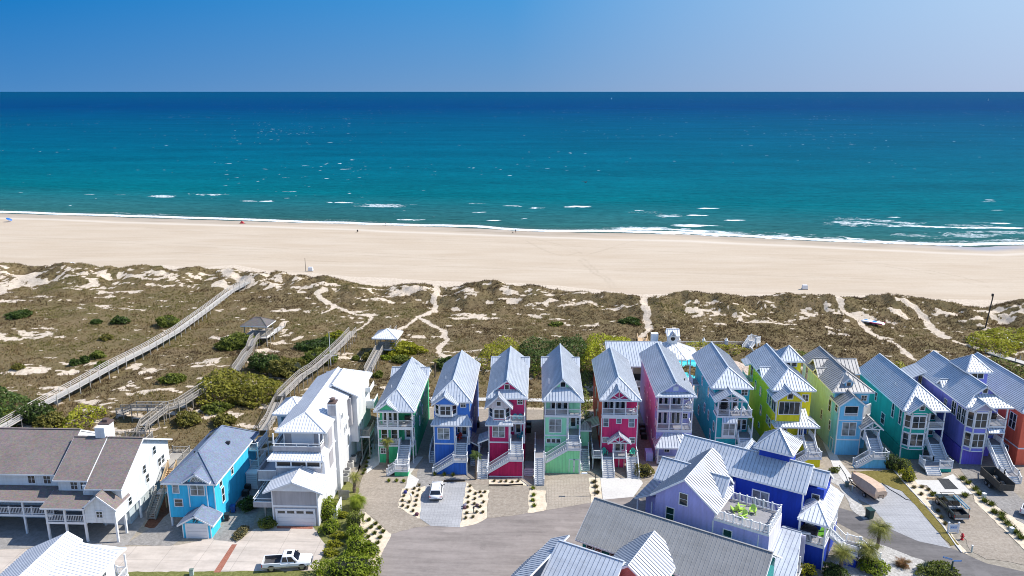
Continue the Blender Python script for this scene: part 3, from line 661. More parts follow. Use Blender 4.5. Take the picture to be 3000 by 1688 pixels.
def sub_gable(H, xc, hw, y0, yb, ze, zr, mat, gm, step=.46, inset=.28, truss=False, wins=None):
    H.roof(rr('y', xc, hw, y0, yb, ze, zr), mat, step=step)
    yg = y0+inset
    if truss:
        mb = MB(); k = (zr-ze)/hw
        mb.bar((xc-hw+.25,yg,ze-.05), (xc+hw-.25,yg,ze-.05), .12, .16); mb.bar((xc,yg,ze), (xc,yg,zr-.2), .10, .12, 0, (0,1,0))
        for q in (-1, 1): mb.bar((xc,yg,ze+.05), (xc+q*hw*.5,yg,ze+(zr-ze)*.5-.15), .10, .12); mb.bar((xc+q*(hw-.1),yg,ze-.1), (xc,yg,zr-.15), .1, .16)
        mb.build('gable_truss', WHITE, H.root)
        if gm: H.gables(gm, [('y', [(xc-hw+.35,ze-.02),(xc+hw-.35,ze-.02),(xc,zr-.3)], yg+.12, yg+.25)])
    else:
        H.gables(gm, [('y', [(xc-hw+.22,ze-.06),(xc+hw-.22,ze-.06),(xc,zr-.24)], yg, yg+.2)])
def vent_box(H, x, y, z, r=.05, h=.35): 
    mb = MB(); mb.cyl((x,y,z-.3), (x,y,z+h), r, n=8); mb.build('vent_pipe', WHITE if r < .08 else DARK, H.root)
def bay3(H, x0, x1, y0, dep, z0, z1, gm, rows, ins=.75):
    """three sided bay from wall plane y0 out to y0-dep; rows: (z, h) of its windows"""
    yf = y0-dep; b = MB(); pr = [(x0,y0),(x0+ins,yf),(x1-ins,yf),(x1,y0)]
    b.hexa([(x,y,z0) for x,y in pr], [(x,y,z1) for x,y in pr]); o = b.build('bay_window', gm, H.root)
    tb = MB()
    for (x,y) in pr[:]: tb.box(x-.07, x+.07, y-.07, y+.07, z0, z1-.01)
    for zz in [z0+.06, z1-.08]+[r[0]-.16 for r in rows]+[r[0]+r[1]+.16 for r in rows]:
        for (a, c) in zip(pr[:-1], pr[1:]): tb.bar((a[0],a[1]-.02,zz), (c[0],c[1]-.02,zz), .10, .13)
    tb.build('trim', WHITE, o)
    for z, h in rows:
        H.win((x0+ins+.14,yf,z), (1,0), (x1-x0)-2*ins-.28, h, nx=2, ny=2, parent=o)
        L = math.hypot(ins, dep)
        H.win((x0+ins*.16,y0-dep*.16,z), (ins,-dep), L*.68, h, nx=1, ny=2, parent=o); H.win((x1-ins*.84,yf+dep*.16,z), (ins,dep), L*.68, h, nx=1, ny=2, parent=o)
    return o
def corner_boards(H, x0, x1, z0, z1, y=0., yb=None):
    H.trim([(x0-.03,x0+.12,y-.035,y-.004,z0,z1),(x1-.12,x1+.03,y-.035,y-.004,z0,z1),(x0-.035,x0-.004,y,y+.14,z0,z1),(x1+.004,x1+.035,y,y+.14,z0,z1)])
def band(H, x0, x1, z, y=0., h=.22): H.trim([(x0,x1,y-.05,y-.004,z-h,z)])
CH = []
def chair_at(H, x, y, z, rz, mat, label, group=None, k=1.): CH.append((H.W(x,y,z), H.rz+rz, mat, label, group, k))
W2 = 2.75; DEP = 17.4
# ---- green house, left end of the row
g = paint('sea_green_siding', '#3da877'); gb = batten('sea_green_batten', '#35a06e')
H1 = House('beach_house', (-21.7,109.4,0), 0, 'sea green house at the left end of the pastel row, palm by its stairs', 'house', ROW); h = H1
h.wall(g, [(-W2,W2,1.9,DEP,3.0,8.8), (-W2,.4,.9,1.898,3.0,6.0)]); h.wall(gb, [(-W2,.45,.05,DEP,0,2.78),(.46,W2,2.6,DEP,0,2.78)])
h.wall(g, [(-2.3,.3,.75,1.897,6.1,8.75)])
h.deck(-W2,W2,0,1.89,6.1,.32); h.deck(-W2,W2,0,1.89,3.05,.28)
h.posts([(-2.66,.1),(-1.2,.1),(.42,.1),(2.66,.1)], 6.1, 8.8, .18); h.posts([(-2.66,.1),(-1.2,.1),(.42,.1),(2.66,.1)], 3.05, 5.78, .18); h.posts([(.55,.1),(2.66,.1),(2.66,2.5)], 0, 2.76, .18)
h.rails([(-2.66,.1,6.1),(-1.2,.1,6.1),(.42,.1,6.1),(2.66,.1,6.1),(2.66,1.85,6.1)], every=0); h.rails([(-2.66,.1,3.05),(-1.2,.1,3.05),(.42,.1,3.05)], every=0); h.rail((2.66,.2,3.05),(2.66,1.85,3.05), every=0)
for x in (-1.95,-.45): h.door((x,.75,6.15), (1,0), .8, 2.1, WHITE, .8)
h.wF(-1.02, 6.5, .4, 1.7, .75, nx=1); h.wF(-2.3, 3.5, .85, 1.7, .9, nx=1); h.wF(-.75, 3.5, .85, 1.7, .9, nx=1); h.door((1.2,1.9,3.1), (1,0), .95, 2.1, WHITE, .7); h.wF(2.25,3.6,.35,1.5,1.9,nx=1)
h.wF(-2.35, 1.6, .7, .85, .05); corner_boards(h, -W2, .45, 0, 2.7, .05); band(h, -W2, W2, 5.78, .0, .2)
row_roof(h, 0, 3.15, -.45, 17.6, 8.8, 11.2, METAL, wall=g, wing=2); sub_gable(h, -1.1, 1.85, -.55, 2.4, 8.8, 10.2, METAL, g)
b_ = h.stairs((1.5,0,3.05), (0,-1), 1.75, .95); yl = b_[1]
h.deck(.45,2.55,yl-1.4,yl,.95,.22); h.wall(gb, [(.5,2.5,yl-1.37,yl-.03,0,.72)]); h.rails([(2.5,yl,.95),(2.5,yl-1.35,.95),(.55,yl-1.35,.95)], every=0)
h.stairs((.45,yl-.7,.95), (-1,0), 1.2, 0.02)
for y, z in ((6,3.7),(9,4.3),(12,6.4),(7,6.6),(3.2,6.7)): h.wR(y, z, .7, 1.35, W2, nx=1)
for x, y, z in ((-1.5,6,10.2),(1.7,8,9.95),(1.2,13,10.3)): vent_box(h, x, y, z)
chair_at(h, -1.75, .9, 3.05, .3, 'w', 'white adirondack chair on the middle porch of the sea green house, left one'); chair_at(h, .25, .62, 3.05, -1.2, 'w', 'white adirondack chair beside the stair opening of the sea green house porch')
# ---- blue house
bl = paint('cobalt_siding', '#3a72c0'); blb = batten('cobalt_batten', '#2f63b4')
H2 = House('beach_house', (-12.95,109.0,0), 0, 'cobalt blue house with a bay window, white car parked before it', 'house', ROW); h = H2
h.wall(bl, [(-W2,W2,.9,DEP,6.9,10.3), (-W2,.45,0,2.2,3.7,6.88), (-W2,W2,2.2,DEP,3.7,6.898)]); h.wall(blb, [(-W2,.42,0,2.3,0,3.48),(-W2,W2,2.31,DEP,0,3.68)])
band(h, -W2, .45, 3.7, 0); corner_boards(h, -W2, .45, 0, 6.7); corner_boards(h, -W2, W2, 8.6, 10.2, .9)
bay3(h, -2.55, .75, .9, .85, 8.0, 10.05, bl, [(8.35,1.35)])
row_roof(h, 0, 3.15, .45, 17.6, 10.3, 12.7, METAL, wall=bl); sub_gable(h, -.95, 2.0, -.45, 3.0, 10.15, 11.55, METAL, bl)
h.roof([[(-3.1,-.5,6.85),(3.1,-.5,6.85),(2.3,.9,8.0),(-2.3,.9,8.0)], [(-3.1,-.5,6.85),(-3.1,1.2,6.85),(-2.3,.9,8.0)], [(3.1,-.5,6.85),(3.1,1.2,6.85),(2.3,.9,8.0)]], METAL)
h.wF(-2.1, 4.4, 1.7, 1.75, 0, gl=GLASS2); h.wF(1.35, 9.3, .75, .75, .9)
h.deck(.45,W2,0,2.2,3.75,.28); h.post(2.62,.1,3.75,6.8,.18); h.post(.55,.1,3.75,6.8,.18); h.rail((2.62,.2,3.75),(2.62,2.15,3.75), every=0); h.door((1.25,2.2,3.8), (1,0), .95, 2.15, WHITE, .75); h.wF(.7,4.5,.3,1.4,2.2,nx=1)
b_ = h.stairs((1.55,0,3.75), (0,-1), 1.7, 2.25); yl = b_[1]
h.deck(.5,2.6,yl-1.15,yl,2.25,.25); h.rails([(2.55,yl,2.25),(2.55,yl-1.1,2.25),(.6,yl-1.1,2.25)], every=0); e_ = h.stairs((.5,yl-.6,2.25), (-1,0), 1.1, .02)
h.gables(blb, [('y', [(-2.6,0),(2.5,0),(2.5,2.0),(.45,2.0),(-2.6,.02)], yl-1.02, yl-.1)]); h.trim([(2.45,2.6,yl-1.2,yl-1.05,0,2.0)])
for y, z in ((4,4.5),(8,4.7),(11,7.8),(6,7.9)): h.wR(y, z, .7, 1.3, W2, nx=1)
# side porch roof on the right
h.roof([[(W2,1.0,3.6),(W2,4.6,3.6),(4.35,4.6,2.75),(4.35,1.0,2.75)]], METALD, cap=False); h.posts([(4.2,1.2),(4.2,4.4)], 0, 2.7, .13); h.deck(W2+.05,4.2,1,4.6,.9,.2); h.stairs((3.5,1.0,.9), (0,-1), 1.3, .02, rails=(0,0))
h.deck(-3.75,-W2-.05,2.2,6.5,1.2,.2); h.stairs((-3.25,2.2,1.2), (0,-1), .85, .02, rails=(1,0)); h.rail((-3.7,2.3,1.2),(-3.7,6.4,1.2))
vent_box(h, -1.6, 7, 11.5); vent_box(h, 1.3, 1.3, 10.9)
chair_at(h, .95, 1.2, 3.75, -.5, 'o', 'red chair on the entry porch of the cobalt blue house')
# ---- red house
rd = paint('crimson_siding', '#b8245c', 1.1); rdb = batten('crimson_batten', '#b01650', 1.1)
H3 = House('beach_house', (-4.5,108.3,0), 0, 'crimson house with lattice gable, bay and teal chairs on its balcony', 'house', ROW); h = H3
h.wall(rd, [(-W2,W2,1.2,DEP,7.6,11.3), (-W2,.4,0,2.4,4.4,7.58), (-W2,W2,2.4,DEP,4.4,7.598)]); h.wall(rdb, [(-W2,.38,0,2.5,0,4.18),(-W2,W2,2.51,DEP,0,4.38)])
band(h, -W2, .4, 4.4, 0); corner_boards(h, -W2, .4, 0, 7.3); corner_boards(h, -W2, W2, 7.7, 11.2, 1.2)
row_roof(h, 0, 3.15, .7, 17.8, 11.2, 13.7, METAL, 'skirt', 1.9, rd, wing=2, wall=rd); h.wF(-.35, 12.15, .6, .7, 1.9, nx=1, ny=1)
bay3(h, -2.75, .45, 1.2, 1.1, 7.75, 9.95, rd, [(8.25,1.3)]); sub_gable(h, -1.2, 2.1, -.4, 3.2, 10.0, 12.0, METAL, siding('white_lattice', (.66,.60,.62), .3), inset=.3); h.wF(-1.5, 10.3, .6, .65, -.1, nx=1, ny=1)
h.roof([[(-3.2,-.5,7.35),(.95,-.5,7.35),(.5,.55,8.05),(-2.7,.55,8.05)], [(-3.2,-.5,7.35),(-3.2,.9,7.35),(-2.7,.55,8.05)]], METAL)
h.deck(.5,W2,-.05,1.2,7.6,.28); h.rails([(.55,0,7.65),(2.65,0,7.65),(2.65,1.15,7.65)], every=0); h.wF(1.6, 10.1, .75, .8, 1.2)
h.wF(-2.1, 5.2, 1.75, 1.7, 0, gl=GLASS2); h.posts([(.5,.1),(2.62,.1)], 4.45, 7.3, .18); h.deck(.4,W2,0,2.4,4.45,.28); h.rail((2.62,.2,4.45),(2.62,2.3,4.45), every=0); h.door((1.2,2.4,4.5), (1,0), .95, 2.15, WHITE, .75); h.wF(.62,5.1,.3,1.4,2.4,nx=1)
b_ = h.stairs((1.5,0,4.45), (0,-1), 1.75, 2.95); yl = b_[1]
h.deck(.4,2.6,yl-1.15,yl,2.95,.25); h.rails([(2.55,yl,2.95),(2.55,yl-1.1,2.95),(.5,yl-1.1,2.95)], every=0); h.stairs((.4,yl-.6,2.95), (-1,0), 1.1, .6)
h.gables(rdb, [('y', [(-2.6,0),(2.5,0),(2.5,2.68),(.35,2.68),(-2.6,.75)], yl-1.02, yl-.1)]); h.trim([(2.45,2.6,yl-1.2,yl-1.05,0,2.7),(-2.6,2.44,yl-1.06,yl-1.025,.1,.25)])
h.deck(-4.3,-W2-.03,-1.0,3.0,1.9,.22); e_ = h.stairs((-3.5,-1.0,1.9), (0,-1), 1.5, .02); h.rail((-4.25,-.9,1.9),(-4.25,2.9,1.9)); h.roof([[(-W2-.03,-.2,5.0),(-W2-.03,2.8,5.0),(-4.4,2.8,4.3),(-4.4,-.2,4.3)]], METAL, cap=False); h.posts([(-4.25,0),(-4.25,2.6)], 1.9, 4.25, .12)
h.deck(W2+.05,4.1,-1.5,1.0,.75,.2); h.stairs((3.4,-1.5,.75), (0,-1), 1.3, .02, rails=(0,0))
for y, z in ((4,5),(8,5),(11,8.6),(6,8.6)): h.wR(y, z, .7, 1.3, W2, nx=1)
vent_box(h, -1.9, 5, 12.1); vent_box(h, 2.3, 1.2, 11.6)
chair_at(h, 1.25, .75, 7.65, 0, 't', 'teal adirondack chair on the top balcony of the crimson house, left of the pair', 'teal chairs of the crimson house'); chair_at(h, 2.05, .75, 7.65, 0, 't', 'teal adirondack chair on the top balcony of the crimson house, right of the pair', 'teal chairs of the crimson house'); chair_at(h, 2.0, 1.2, 4.45, -.9, 't', 'teal adirondack chair on the entry porch of the crimson house')
# ---- mint house
mn = paint('mint_siding', '#94dcae', 1.1); mnb = batten('mint_batten', '#8ad89a', 1.1)
H4 = House('beach_house', (3.95,109.3,0), 0, 'pale mint house with a double door in its base, stairs rising across the front', 'house', ROW); h = H4
h.wall(mn, [(-W2,W2,2.0,DEP,8.35,10.9), (-W2,.72,0,2.4,3.2,8.32), (-W2,W2,2.4,DEP,3.2,8.348), (1.0,W2,1.0,1.998,8.4,10.85)]); h.wall(mnb, [(-W2,.7,0,2.5,0,3.1),(-W2,W2,2.51,DEP,0,3.18)])
band(h, -W2, .72, 5.2, 0); corner_boards(h, -W2, .72, 0, 8.0); band(h, -W2, W2, 8.35, -.01, .3)
row_roof(h, 0, 3.15, -.45, 17.8, 10.9, 13.9, METAL, 'skirt', 1.2, mn, wing=2, wall=mn); h.wF(-.35, 12.55, .7, .75, 1.2, nx=1, ny=1)
h.deck(-W2,W2,-.05,2.0,8.42,.28); h.posts([(-2.65,.08),(-1.1,.08),(.78,.08),(2.65,.08)], 8.42, 10.9, .17); h.rails([(-2.65,.08,8.42),(-1.1,.08,8.42),(.78,.08,8.42),(2.65,.08,8.42),(2.65,1.9,8.42)], every=0)
for x in (-1.75,-.85,.1): h.door((x,2.0,8.45), (1,0), .75, 2.1, WHITE, .85)
h.wF(-2.0, 5.65, 1.75, 2.1, 0, gl=GLASS2, ny=2); 
for x in (-2.35,-1.62,-.89): h.wF(x, 3.9, .55, .6, 0, nx=1, ny=1)
h.deck(.72,W2,0,2.4,5.15,.28); h.posts([(.85,.1),(2.65,.1)], 5.15, 8.1, .17); h.rail((2.65,.2,5.15),(2.65,2.3,5.15), every=0); h.door((1.25,2.4,5.2), (1,0), .95, 2.15, WHITE, .75); h.wF(.85,5.9,.25,1.4,2.4,nx=1); h.wF(2.33,5.9,.25,1.4,2.4,nx=1)
b_ = h.stairs((1.7,0,5.15), (0,-1), 1.7, 4.05); yl = b_[1]
h.deck(.65,2.75,yl-1.15,yl,4.05,.25); h.rails([(2.7,yl,4.05),(2.7,yl-1.1,4.05),(.75,yl-1.1,4.05)], every=0); h.stairs((.65,yl-.6,4.05), (-1,0), 1.1, 1.75)
h.gables(mnb, [('y', [(-2.65,0),(2.65,0),(2.65,3.8),(.6,3.8),(-2.65,1.85)], yl-1.02, yl-.1)]); yf = yl-1.02
d = h.door((1.05,yf,.25), (1,0), .68, 2.0, mnb, 0); d = h.door((1.75,yf,.25), (1,0), .68, 2.0, mnb, 0); h.trim([(-2.7,-2.55,yf-.03,yf-.004,0,1.7),(2.55,2.7,yf-.03,yf-.004,0,3.8)])
h.deck(-4.2,-W2-.03,yf-.2,4.0,2.6,.22); e_ = h.stairs((-3.5,yf-.2,2.6), (0,-1), 1.4, .02); h.rail((-4.15,yf,2.6),(-4.15,3.9,2.6))
h.deck(W2+.05,4.15,1.5,4.5,2.2,.22); h.stairs((3.45,1.5,2.2), (0,-1), 1.3, .02); h.roof(pyr(W2-.1,4.6,2.0,5.0,5.1,6.0), METALD); h.wall(mn, [(2.95,4.2,2.5,4.6,2.2,5.0)])
for y, z in ((4,5.6),(8,5.6),(11,9),(6,9)): h.wR(y, z, .7, 1.3, W2, nx=1)
vent_box(h, -2.1, 3.9, 12., .06, .8); vent_box(h, 2.6, .9, 11.4)
# ---- magenta house
mg = batten('magenta_batten', '#cf2f66', 1.1); mgs = paint('magenta_bounce_side', '#b8342c', 1.1)  # red side copy of the magenta, bounced light put into its colour
H5 = House('beach_house', (12.65,110,0), 0, 'magenta house with twin front stairs and two green chairs on its deck', 'house', ROW); h = H5
h.wall(mg, [(-W2,W2,0,DEP,2.05,8.05), (-W2,W2,1.9,DEP,8.3,10.85), (.9,W2,1.1,1.898,8.35,10.8)]); h.wall(mg, [(-2.4,2.4,.6,DEP,0,1.85)])
h.boxes('side_wall', mgs, [(-W2-.03,-W2-.004,.15,DEP,2.1,10.8)])
h.trim([(-W2,W2,-.06,-.004,7.7,8.06)]); corner_boards(h, -W2, W2, 2.1, 7.7)
row_roof(h, 0, 3.15, -.45, 17.8, 10.85, 13.2, METAL, apex=3.3, wall=mg); sub_gable(h, -.25, 1.9, -.6, 2.2, 11.0, 12.55, METAL, mg, truss=True)
h.deck(-W2,W2,-.05,1.9,8.35,.28); h.posts([(-2.65,.08),(-.9,.08),(.85,.08),(2.65,.08)], 8.35, 10.85, .17); h.rails([(-2.65,.08,8.35),(-.9,.08,8.35),(.85,.08,8.35),(2.65,.08,8.35),(2.65,1.8,8.35)], every=0)
for x in (-2.3,-1.4,-.5,.3): h.door((x,1.9,8.4), (1,0), .6, 2.1, WHITE, .85)
for x, z, w, q in ((-2.45,6.4,.75,1.35),(-.45,6.95,.65,.7),(1.45,6.4,.75,1.35),(-2.45,3.75,.75,.8),(1.65,3.75,.75,.8)): h.wF(x, z, w, q, 0, nx=1, gl=GLASS2)
sub_gable(h, -.05, 1.75, -1.5, 0., 4.3, 5.65, METAL, mg, truss=True, inset=.2); h.posts([(-.95,-1.25),(.95,-1.25)], 2.05, 4.25, .16); h.door((-.65,0,2.1), (1,0), 1.0, 2.1, WHITE, .8); h.wF(.45,2.6,.3,1.5,0,nx=1)
h.deck(-4.1,W2,-1.5,-.004,2.05,.28); h.rail((-.9,-1.42,2.05),(.9,-1.42,2.05), every=0); h.rail((-4.0,-1.42,2.05),(-2.75,-1.42,2.05), every=0); h.rail((2.7,-1.4,2.05),(2.7,0,2.05), every=0)
h.deck(-4.1,-W2-.03,0,4.5,2.05,.28); h.rail((-4.0,-1.4,2.05),(-4.0,4.4,2.05)); h.posts([(-4.0,-1.4),(-2.7,-1.4),(-4.0,2)], 0, 1.8, .14); h.roof([[(-W2-.03,3,5.5),(-W2-.03,6,5.5),(-4.6,6,4.8),(-4.6,3,4.8)]], METALD, cap=False)
h.stairs((-1.85,-1.5,2.05), (0,-1), 1.7, .02); h.stairs((1.85,-1.5,2.05), (0,-1), 1.7, .02)
for x in (-.75,.02): h.door((x,-.9,.05), (1,0), .72, 1.75, mg, 0)
h.wall(mg, [(-.9,.9,-.898,.5,0,1.83)])
for y, z in ((3,3.6),(6,6.3),(9,3.6),(12,6.3),(5,8.9),(11,8.9)): h.wL(y, z, .75, 1.4, -W2-.03, nx=1)
vent_box(h, -1.7, 3.5, 12); vent_box(h, 1.6, 5.5, 12)
GR5 = 'green chairs on the magenta house deck'
chair_at(h, -2.15, -.75, 2.05, .25, 'g', 'sea green adirondack chair on the magenta house deck, left of the entry', GR5); chair_at(h, 2.05, -.75, 2.05, -.25, 'g', 'sea green adirondack chair on the magenta house deck, right of the entry', GR5); chair_at(h, 1.9, .85, 8.35, -.6, 'w', 'white rocking chair on the top porch of the magenta house')
# ---- lavender house
lv = paint('pale_lavender_siding', '#a8aadc', 1.05); pk = paint('lavender_bounce_offset', '#b9add2', 1.0)  # side copy of the lavender, paled against bounced magenta light
H6 = House('beach_house', (21.4,112.3,0), 0, 'pale lavender house with two stacked front porches and a hipped entry roof', 'house', ROW); h = H6
h.wall(lv, [(-W2,W2,1.9,DEP+2,0,10.7), (-W2,W2,.0,1.898,0,4.5)]); h.boxes('side_wall', pk, [(-W2-.03,-W2-.004,2.0,DEP+2,.1,10.6)]); band(h, -W2, W2, 4.9, -.02, .4); band(h, -W2, W2, 8.15, -.02, .26)
row_roof(h, 0, 3.15, -.45, 19.8, 10.65, 12.75, METAL, 'skirt', .35, lv, apex=.22, wall=lv); h.boxes('vent', WHITE, [(-.4,.4,.29,.348,11.3,12.0)])
for zf in (4.95, 8.2):
    h.deck(-W2,W2,-.05,1.9,zf,.26); h.posts([(-2.65,.08),(-.8,.08),(1.15,.08),(2.65,.08)], zf, zf+(2.95 if zf < 5 else 2.45), .17); h.rails([(-2.65,.08,zf),(-.8,.08,zf),(1.15,.08,zf),(2.65,.08,zf),(2.65,1.8,zf)], every=0); h.rail((-2.65,.1,zf),(-2.65,1.8,zf), every=0)
    for x in (-2.3,-1.45,-.2,.55): h.door((x,1.9,zf+.05), (1,0), .62, 2.1, WHITE, .85)
    h.wF(1.6, zf+1.1, .7, .8, 1.9)
pl = pyr(-3.2,1.0,-2.4,.5,2.95,4.6); h.roof([[(-3.1,-2.3,2.95),(1.1,-2.3,2.95),(.4,0,4.4),(-1.5,0,4.4)], [(-3.1,-2.3,2.95),(-3.1,1.2,2.95),(-1.5,0,4.4)], [(1.1,-2.3,2.95),(2.9,-.6,2.95),(1.3,0,4.4),(.4,0,4.4)]], METAL, cap=True)
h.deck(-W2,2.6,-2.1,0,.5,.3); h.posts([(-2.65,-2.0),(.3,-2.0),(1.3,-1.9)], .5, 2.9, .15); h.rail((-2.65,-2.0,.5),(.3,-2.0,.5), every=0); h.rail((-2.65,-1.9,.5),(-2.65,0,.5), every=0); h.wF(-1.3,1.2,.7,1.4,0)
h.door((.9,0,.55), (1,0), .9, 2.1, WHITE, .7)
h.boxes('planter_wall', lv, [(-4.3,-3.2,-1.0,.8,0,1.4)])
for y, z in ((4,1.5),(6.5,5.6),(10,5.6),(9,1.6),(13,5.6),(15,8.7),(8,8.7)): h.wL(y, z, .7, 1.3, -W2-.03, nx=1)
chair_at(h, 2.1, .8, 8.2, -.5, 'w', 'white chair on the top porch of the pale lavender house')
vent_box(h, 2.1, 4.6, 11.5, .1, .2)
# ---- teal house
tl = paint('teal_siding', '#1d9aa0', 1.1)
H7 = House('beach_house', (31.0,114,0), 0, 'teal house with a truss gable over a balcony holding two white chairs', 'house', ROW); h = H7
h.wall(tl, [(-W2,W2,2.3,DEP,6.6,10.6), (-W2,.55,0,2.298,0,6.38), (-W2,W2,2.3,DEP,0,6.58)]); corner_boards(h, -W2, .55, 0, 6.3); band(h, -W2, .55, 3.0, 0)
row_roof(h, -.15, 3.3, 1.7, 17.8, 10.6, 12.95, METAL, apex=5.0, wall=tl); sub_gable(h, -.75, 2.5, -.5, 4.0, 9.2, 10.75, METAL, None, truss=True)
h.deck(-W2,W2,-.05,2.29,6.65,.3); h.posts([(-2.6,.08),(1.05,.08)], 6.65, 9.15, .18); h.rails([(-2.6,.08,6.65),(-.8,.08,6.65),(1.05,.08,6.65),(2.65,.08,6.65),(2.65,2.2,6.65)], every=0); h.rail((-2.6,.1,6.65),(-2.6,2.2,6.65), every=0)
h.door((-1.9,2.3,6.7), (1,0), 1.6, 2.1, WHITE, .85); h.door((.1,2.3,6.7), (1,0), .9, 2.1, WHITE, .85); h.wF(1.5,9.3,.9,.9,2.3)
h.roof([[(-1.95,-.55,5.75),(.35,-.55,5.75),(.2,0,6.45),(-1.8,0,6.45)]], METAL, cap=False); h.boxes('bay_window', WHITE, [(-1.85,.25,-.4,-.004,3.1,5.75)]); h.wF(-1.65, 3.55, 1.7, 1.9, -.4, gl=GLASS2)
h.deck(.55,W2+.3,0,2.29,2.95,.28); h.posts([(2.95,.1)], 2.95, 6.3, .17); h.rail((2.95,.2,2.95),(2.95,2.2,2.95), every=0); h.door((.9,2.3,3.0), (1,0), .9, 2.1, WHITE, .8); h.wF(1.95,3.4,.6,1.6,2.3,nx=1)
h.stairs((1.75,0,2.95), (0,-1), 2.0, .02); h.wF(-2.3, 1.2, .8, .9, 0)
for y, z in ((1.0,3.5),(3,1.2),(5,3.7),(8,3.7),(11,7.4),(6,7.4),(14,4),(12.4,1.4)): h.wL(y, z, .75, 1.5, -W2, nx=1)
h.deck(-4.0,-W2-.03,13.5,16.5,6.6,.2); h.rail((-3.95,13.6,6.6),(-3.95,16.4,6.6)); h.post(-3.95,13.6,0,6.4,.15); h.post(-3.95,16.4,0,9.9,.15)
vent_box(h, -1.8, 7.2, 12.0); chair_at(h, .55, 1.2, 6.65, 0, 'w', 'white slatted chair on the teal house balcony, left of the pair', 'white chairs of the teal house', .9); chair_at(h, 1.6, 1.2, 6.65, -.15, 'w', 'white slatted chair on the teal house balcony, right of the pair', 'white chairs of the teal house', .9)
# ---- yellow house
yw = paint('sunny_yellow_siding', '#f6cb1e', 1.1)
H8 = House('beach_house', (40.2,113.5,0), 0, 'yellow house with a square lookout tower behind its hipped roof', 'house', ROW); h = H8
h.wall(yw, [(-W2,W2+.3,2.3,DEP,0,10.55), (-2.95,.85,0,2.298,6.0,9.7), (-2.4,.9,.9,2.297,2.9,5.98)]); corner_boards(h, -2.95, .85, 6.1, 9.5)
row_roof(h, .15, 3.4, 1.7, 17.9, 10.55, 12.95, METAL, apex=5.2, wall=yw); sub_gable(h, -1.05, 2.3, -.45, 4.2, 9.65, 11.25, METAL, yw); h.wF(-1.4, 9.95, .7, .75, -.17, nx=1, ny=1)
h.wF(-2.55, 7.3, 3.1, 2.0, 0, nx=4, ny=1); h.wF(1.7, 8.6, .9, 1.0, 2.3); 
for q in range(2): h.wL(.35+q*1.0, 7.3, .85, 2.0, -2.95, nx=1, ny=1)
h.roof([[(-3.2,-.9,5.55),(3.7,-.9,5.55),(2.3,.5,6.35),(-2.4,.5,6.35)], [(-3.2,-.9,5.55),(-3.2,1.4,5.55),(-2.4,.5,6.35)], [(3.7,-.9,5.55),(3.7,3.4,5.55),(2.3,3.4,6.35),(2.3,.5,6.35)], [(.9,.5,6.35),(2.3,.5,6.35),(2.3,2.3,7.4),(.9,2.3,7.4)]], METAL)
h.deck(-2.6,3.3,-.5,2.29,2.95,.28); h.posts([(-2.3,-.4),(.6,-.4),(1.35,-.4),(3.2,-.4)], 2.95, 5.5, .17); h.rail((-2.3,-.4,2.95),(1.35,-.4,2.95)); h.rail((3.2,-.3,2.95),(3.2,2.2,2.95)); h.door((1.9,2.3,3.0), (1,0), .95, 2.1, M('blue_door', lin('#2a55a8')), .5); h.door((.95,.5,3.0), (1,0), .3, 2.0, WHITE, .6); h.wF(-1.9,3.7,1.1,1.6,.9)
b_ = h.stairs((2.3,-.5,2.95), (0,-1), 1.7, 1.6); yl = b_[1]; h.deck(1.3,3.4,yl-1.2,yl,1.6,.25); h.rails([(3.35,yl,1.6),(3.35,yl-1.15,1.6),(1.4,yl-1.15,1.6)], every=0); h.stairs((1.3,yl-.6,1.6), (-1,0), 1.1, .02); h.gables(yw, [('y', [(-.8,0),(3.3,0),(3.3,1.35),(1.25,1.35)], yl-1.05, yl-.1)])
h.wall(yw, [(.5,3.8,10.2,13.6,9.5,12.55)]); h.roof(pyr(.05,4.25,9.75,14.05,12.55,14.6), METAL); h.wF(1.2,11.5,.75,.75,10.2,nx=1,ny=1); h.wF(2.3,11.5,.75,.75,10.2,nx=1,ny=1)
h.roof([[(-3.35,7.0,10.4),(-3.35,9.0,11.75),(-.9,9.0,11.75)], [(-3.35,11.0,10.4),(-3.35,9.0,11.75),(-.9,9.0,11.75)]], METAL); h.gables(yw, [('x', [(7.3,10.3),(10.7,10.3),(9,11.5)], -3.0, -2.7)]); h.wL(8.6, 10.5, .7, .7, -3.0, nx=1, ny=1)
for y, z, w, q in ((3.4,7.0,.8,2.0),(4.6,7.0,.8,2.0),(2.8,3.8,.8,1.2),(4.2,3.8,.8,1.2),(8,3.6,.7,1.6),(9,6.6,.7,1.4),(12,6.6,.7,1.4),(14.5,8,1.2,2.2),(8.4,1.2,.6,.7)): h.wL(y, z, w, q, -W2, nx=1)
h.deck(-3.9,-W2-.03,14.4,17.0,7.2,.2); h.rail((-3.85,14.5,7.2),(-3.85,16.9,7.2)); h.rail((-3.8,14.45,7.2),(-2.8,14.45,7.2)); h.roof([[(-4.2,14.2,10.2),(-4.2,17.3,10.2),(-2.9,17.3,10.7),(-2.9,14.2,10.7)]], METAL, cap=False)
vent_box(h, -1.2, 6.8, 12.1)
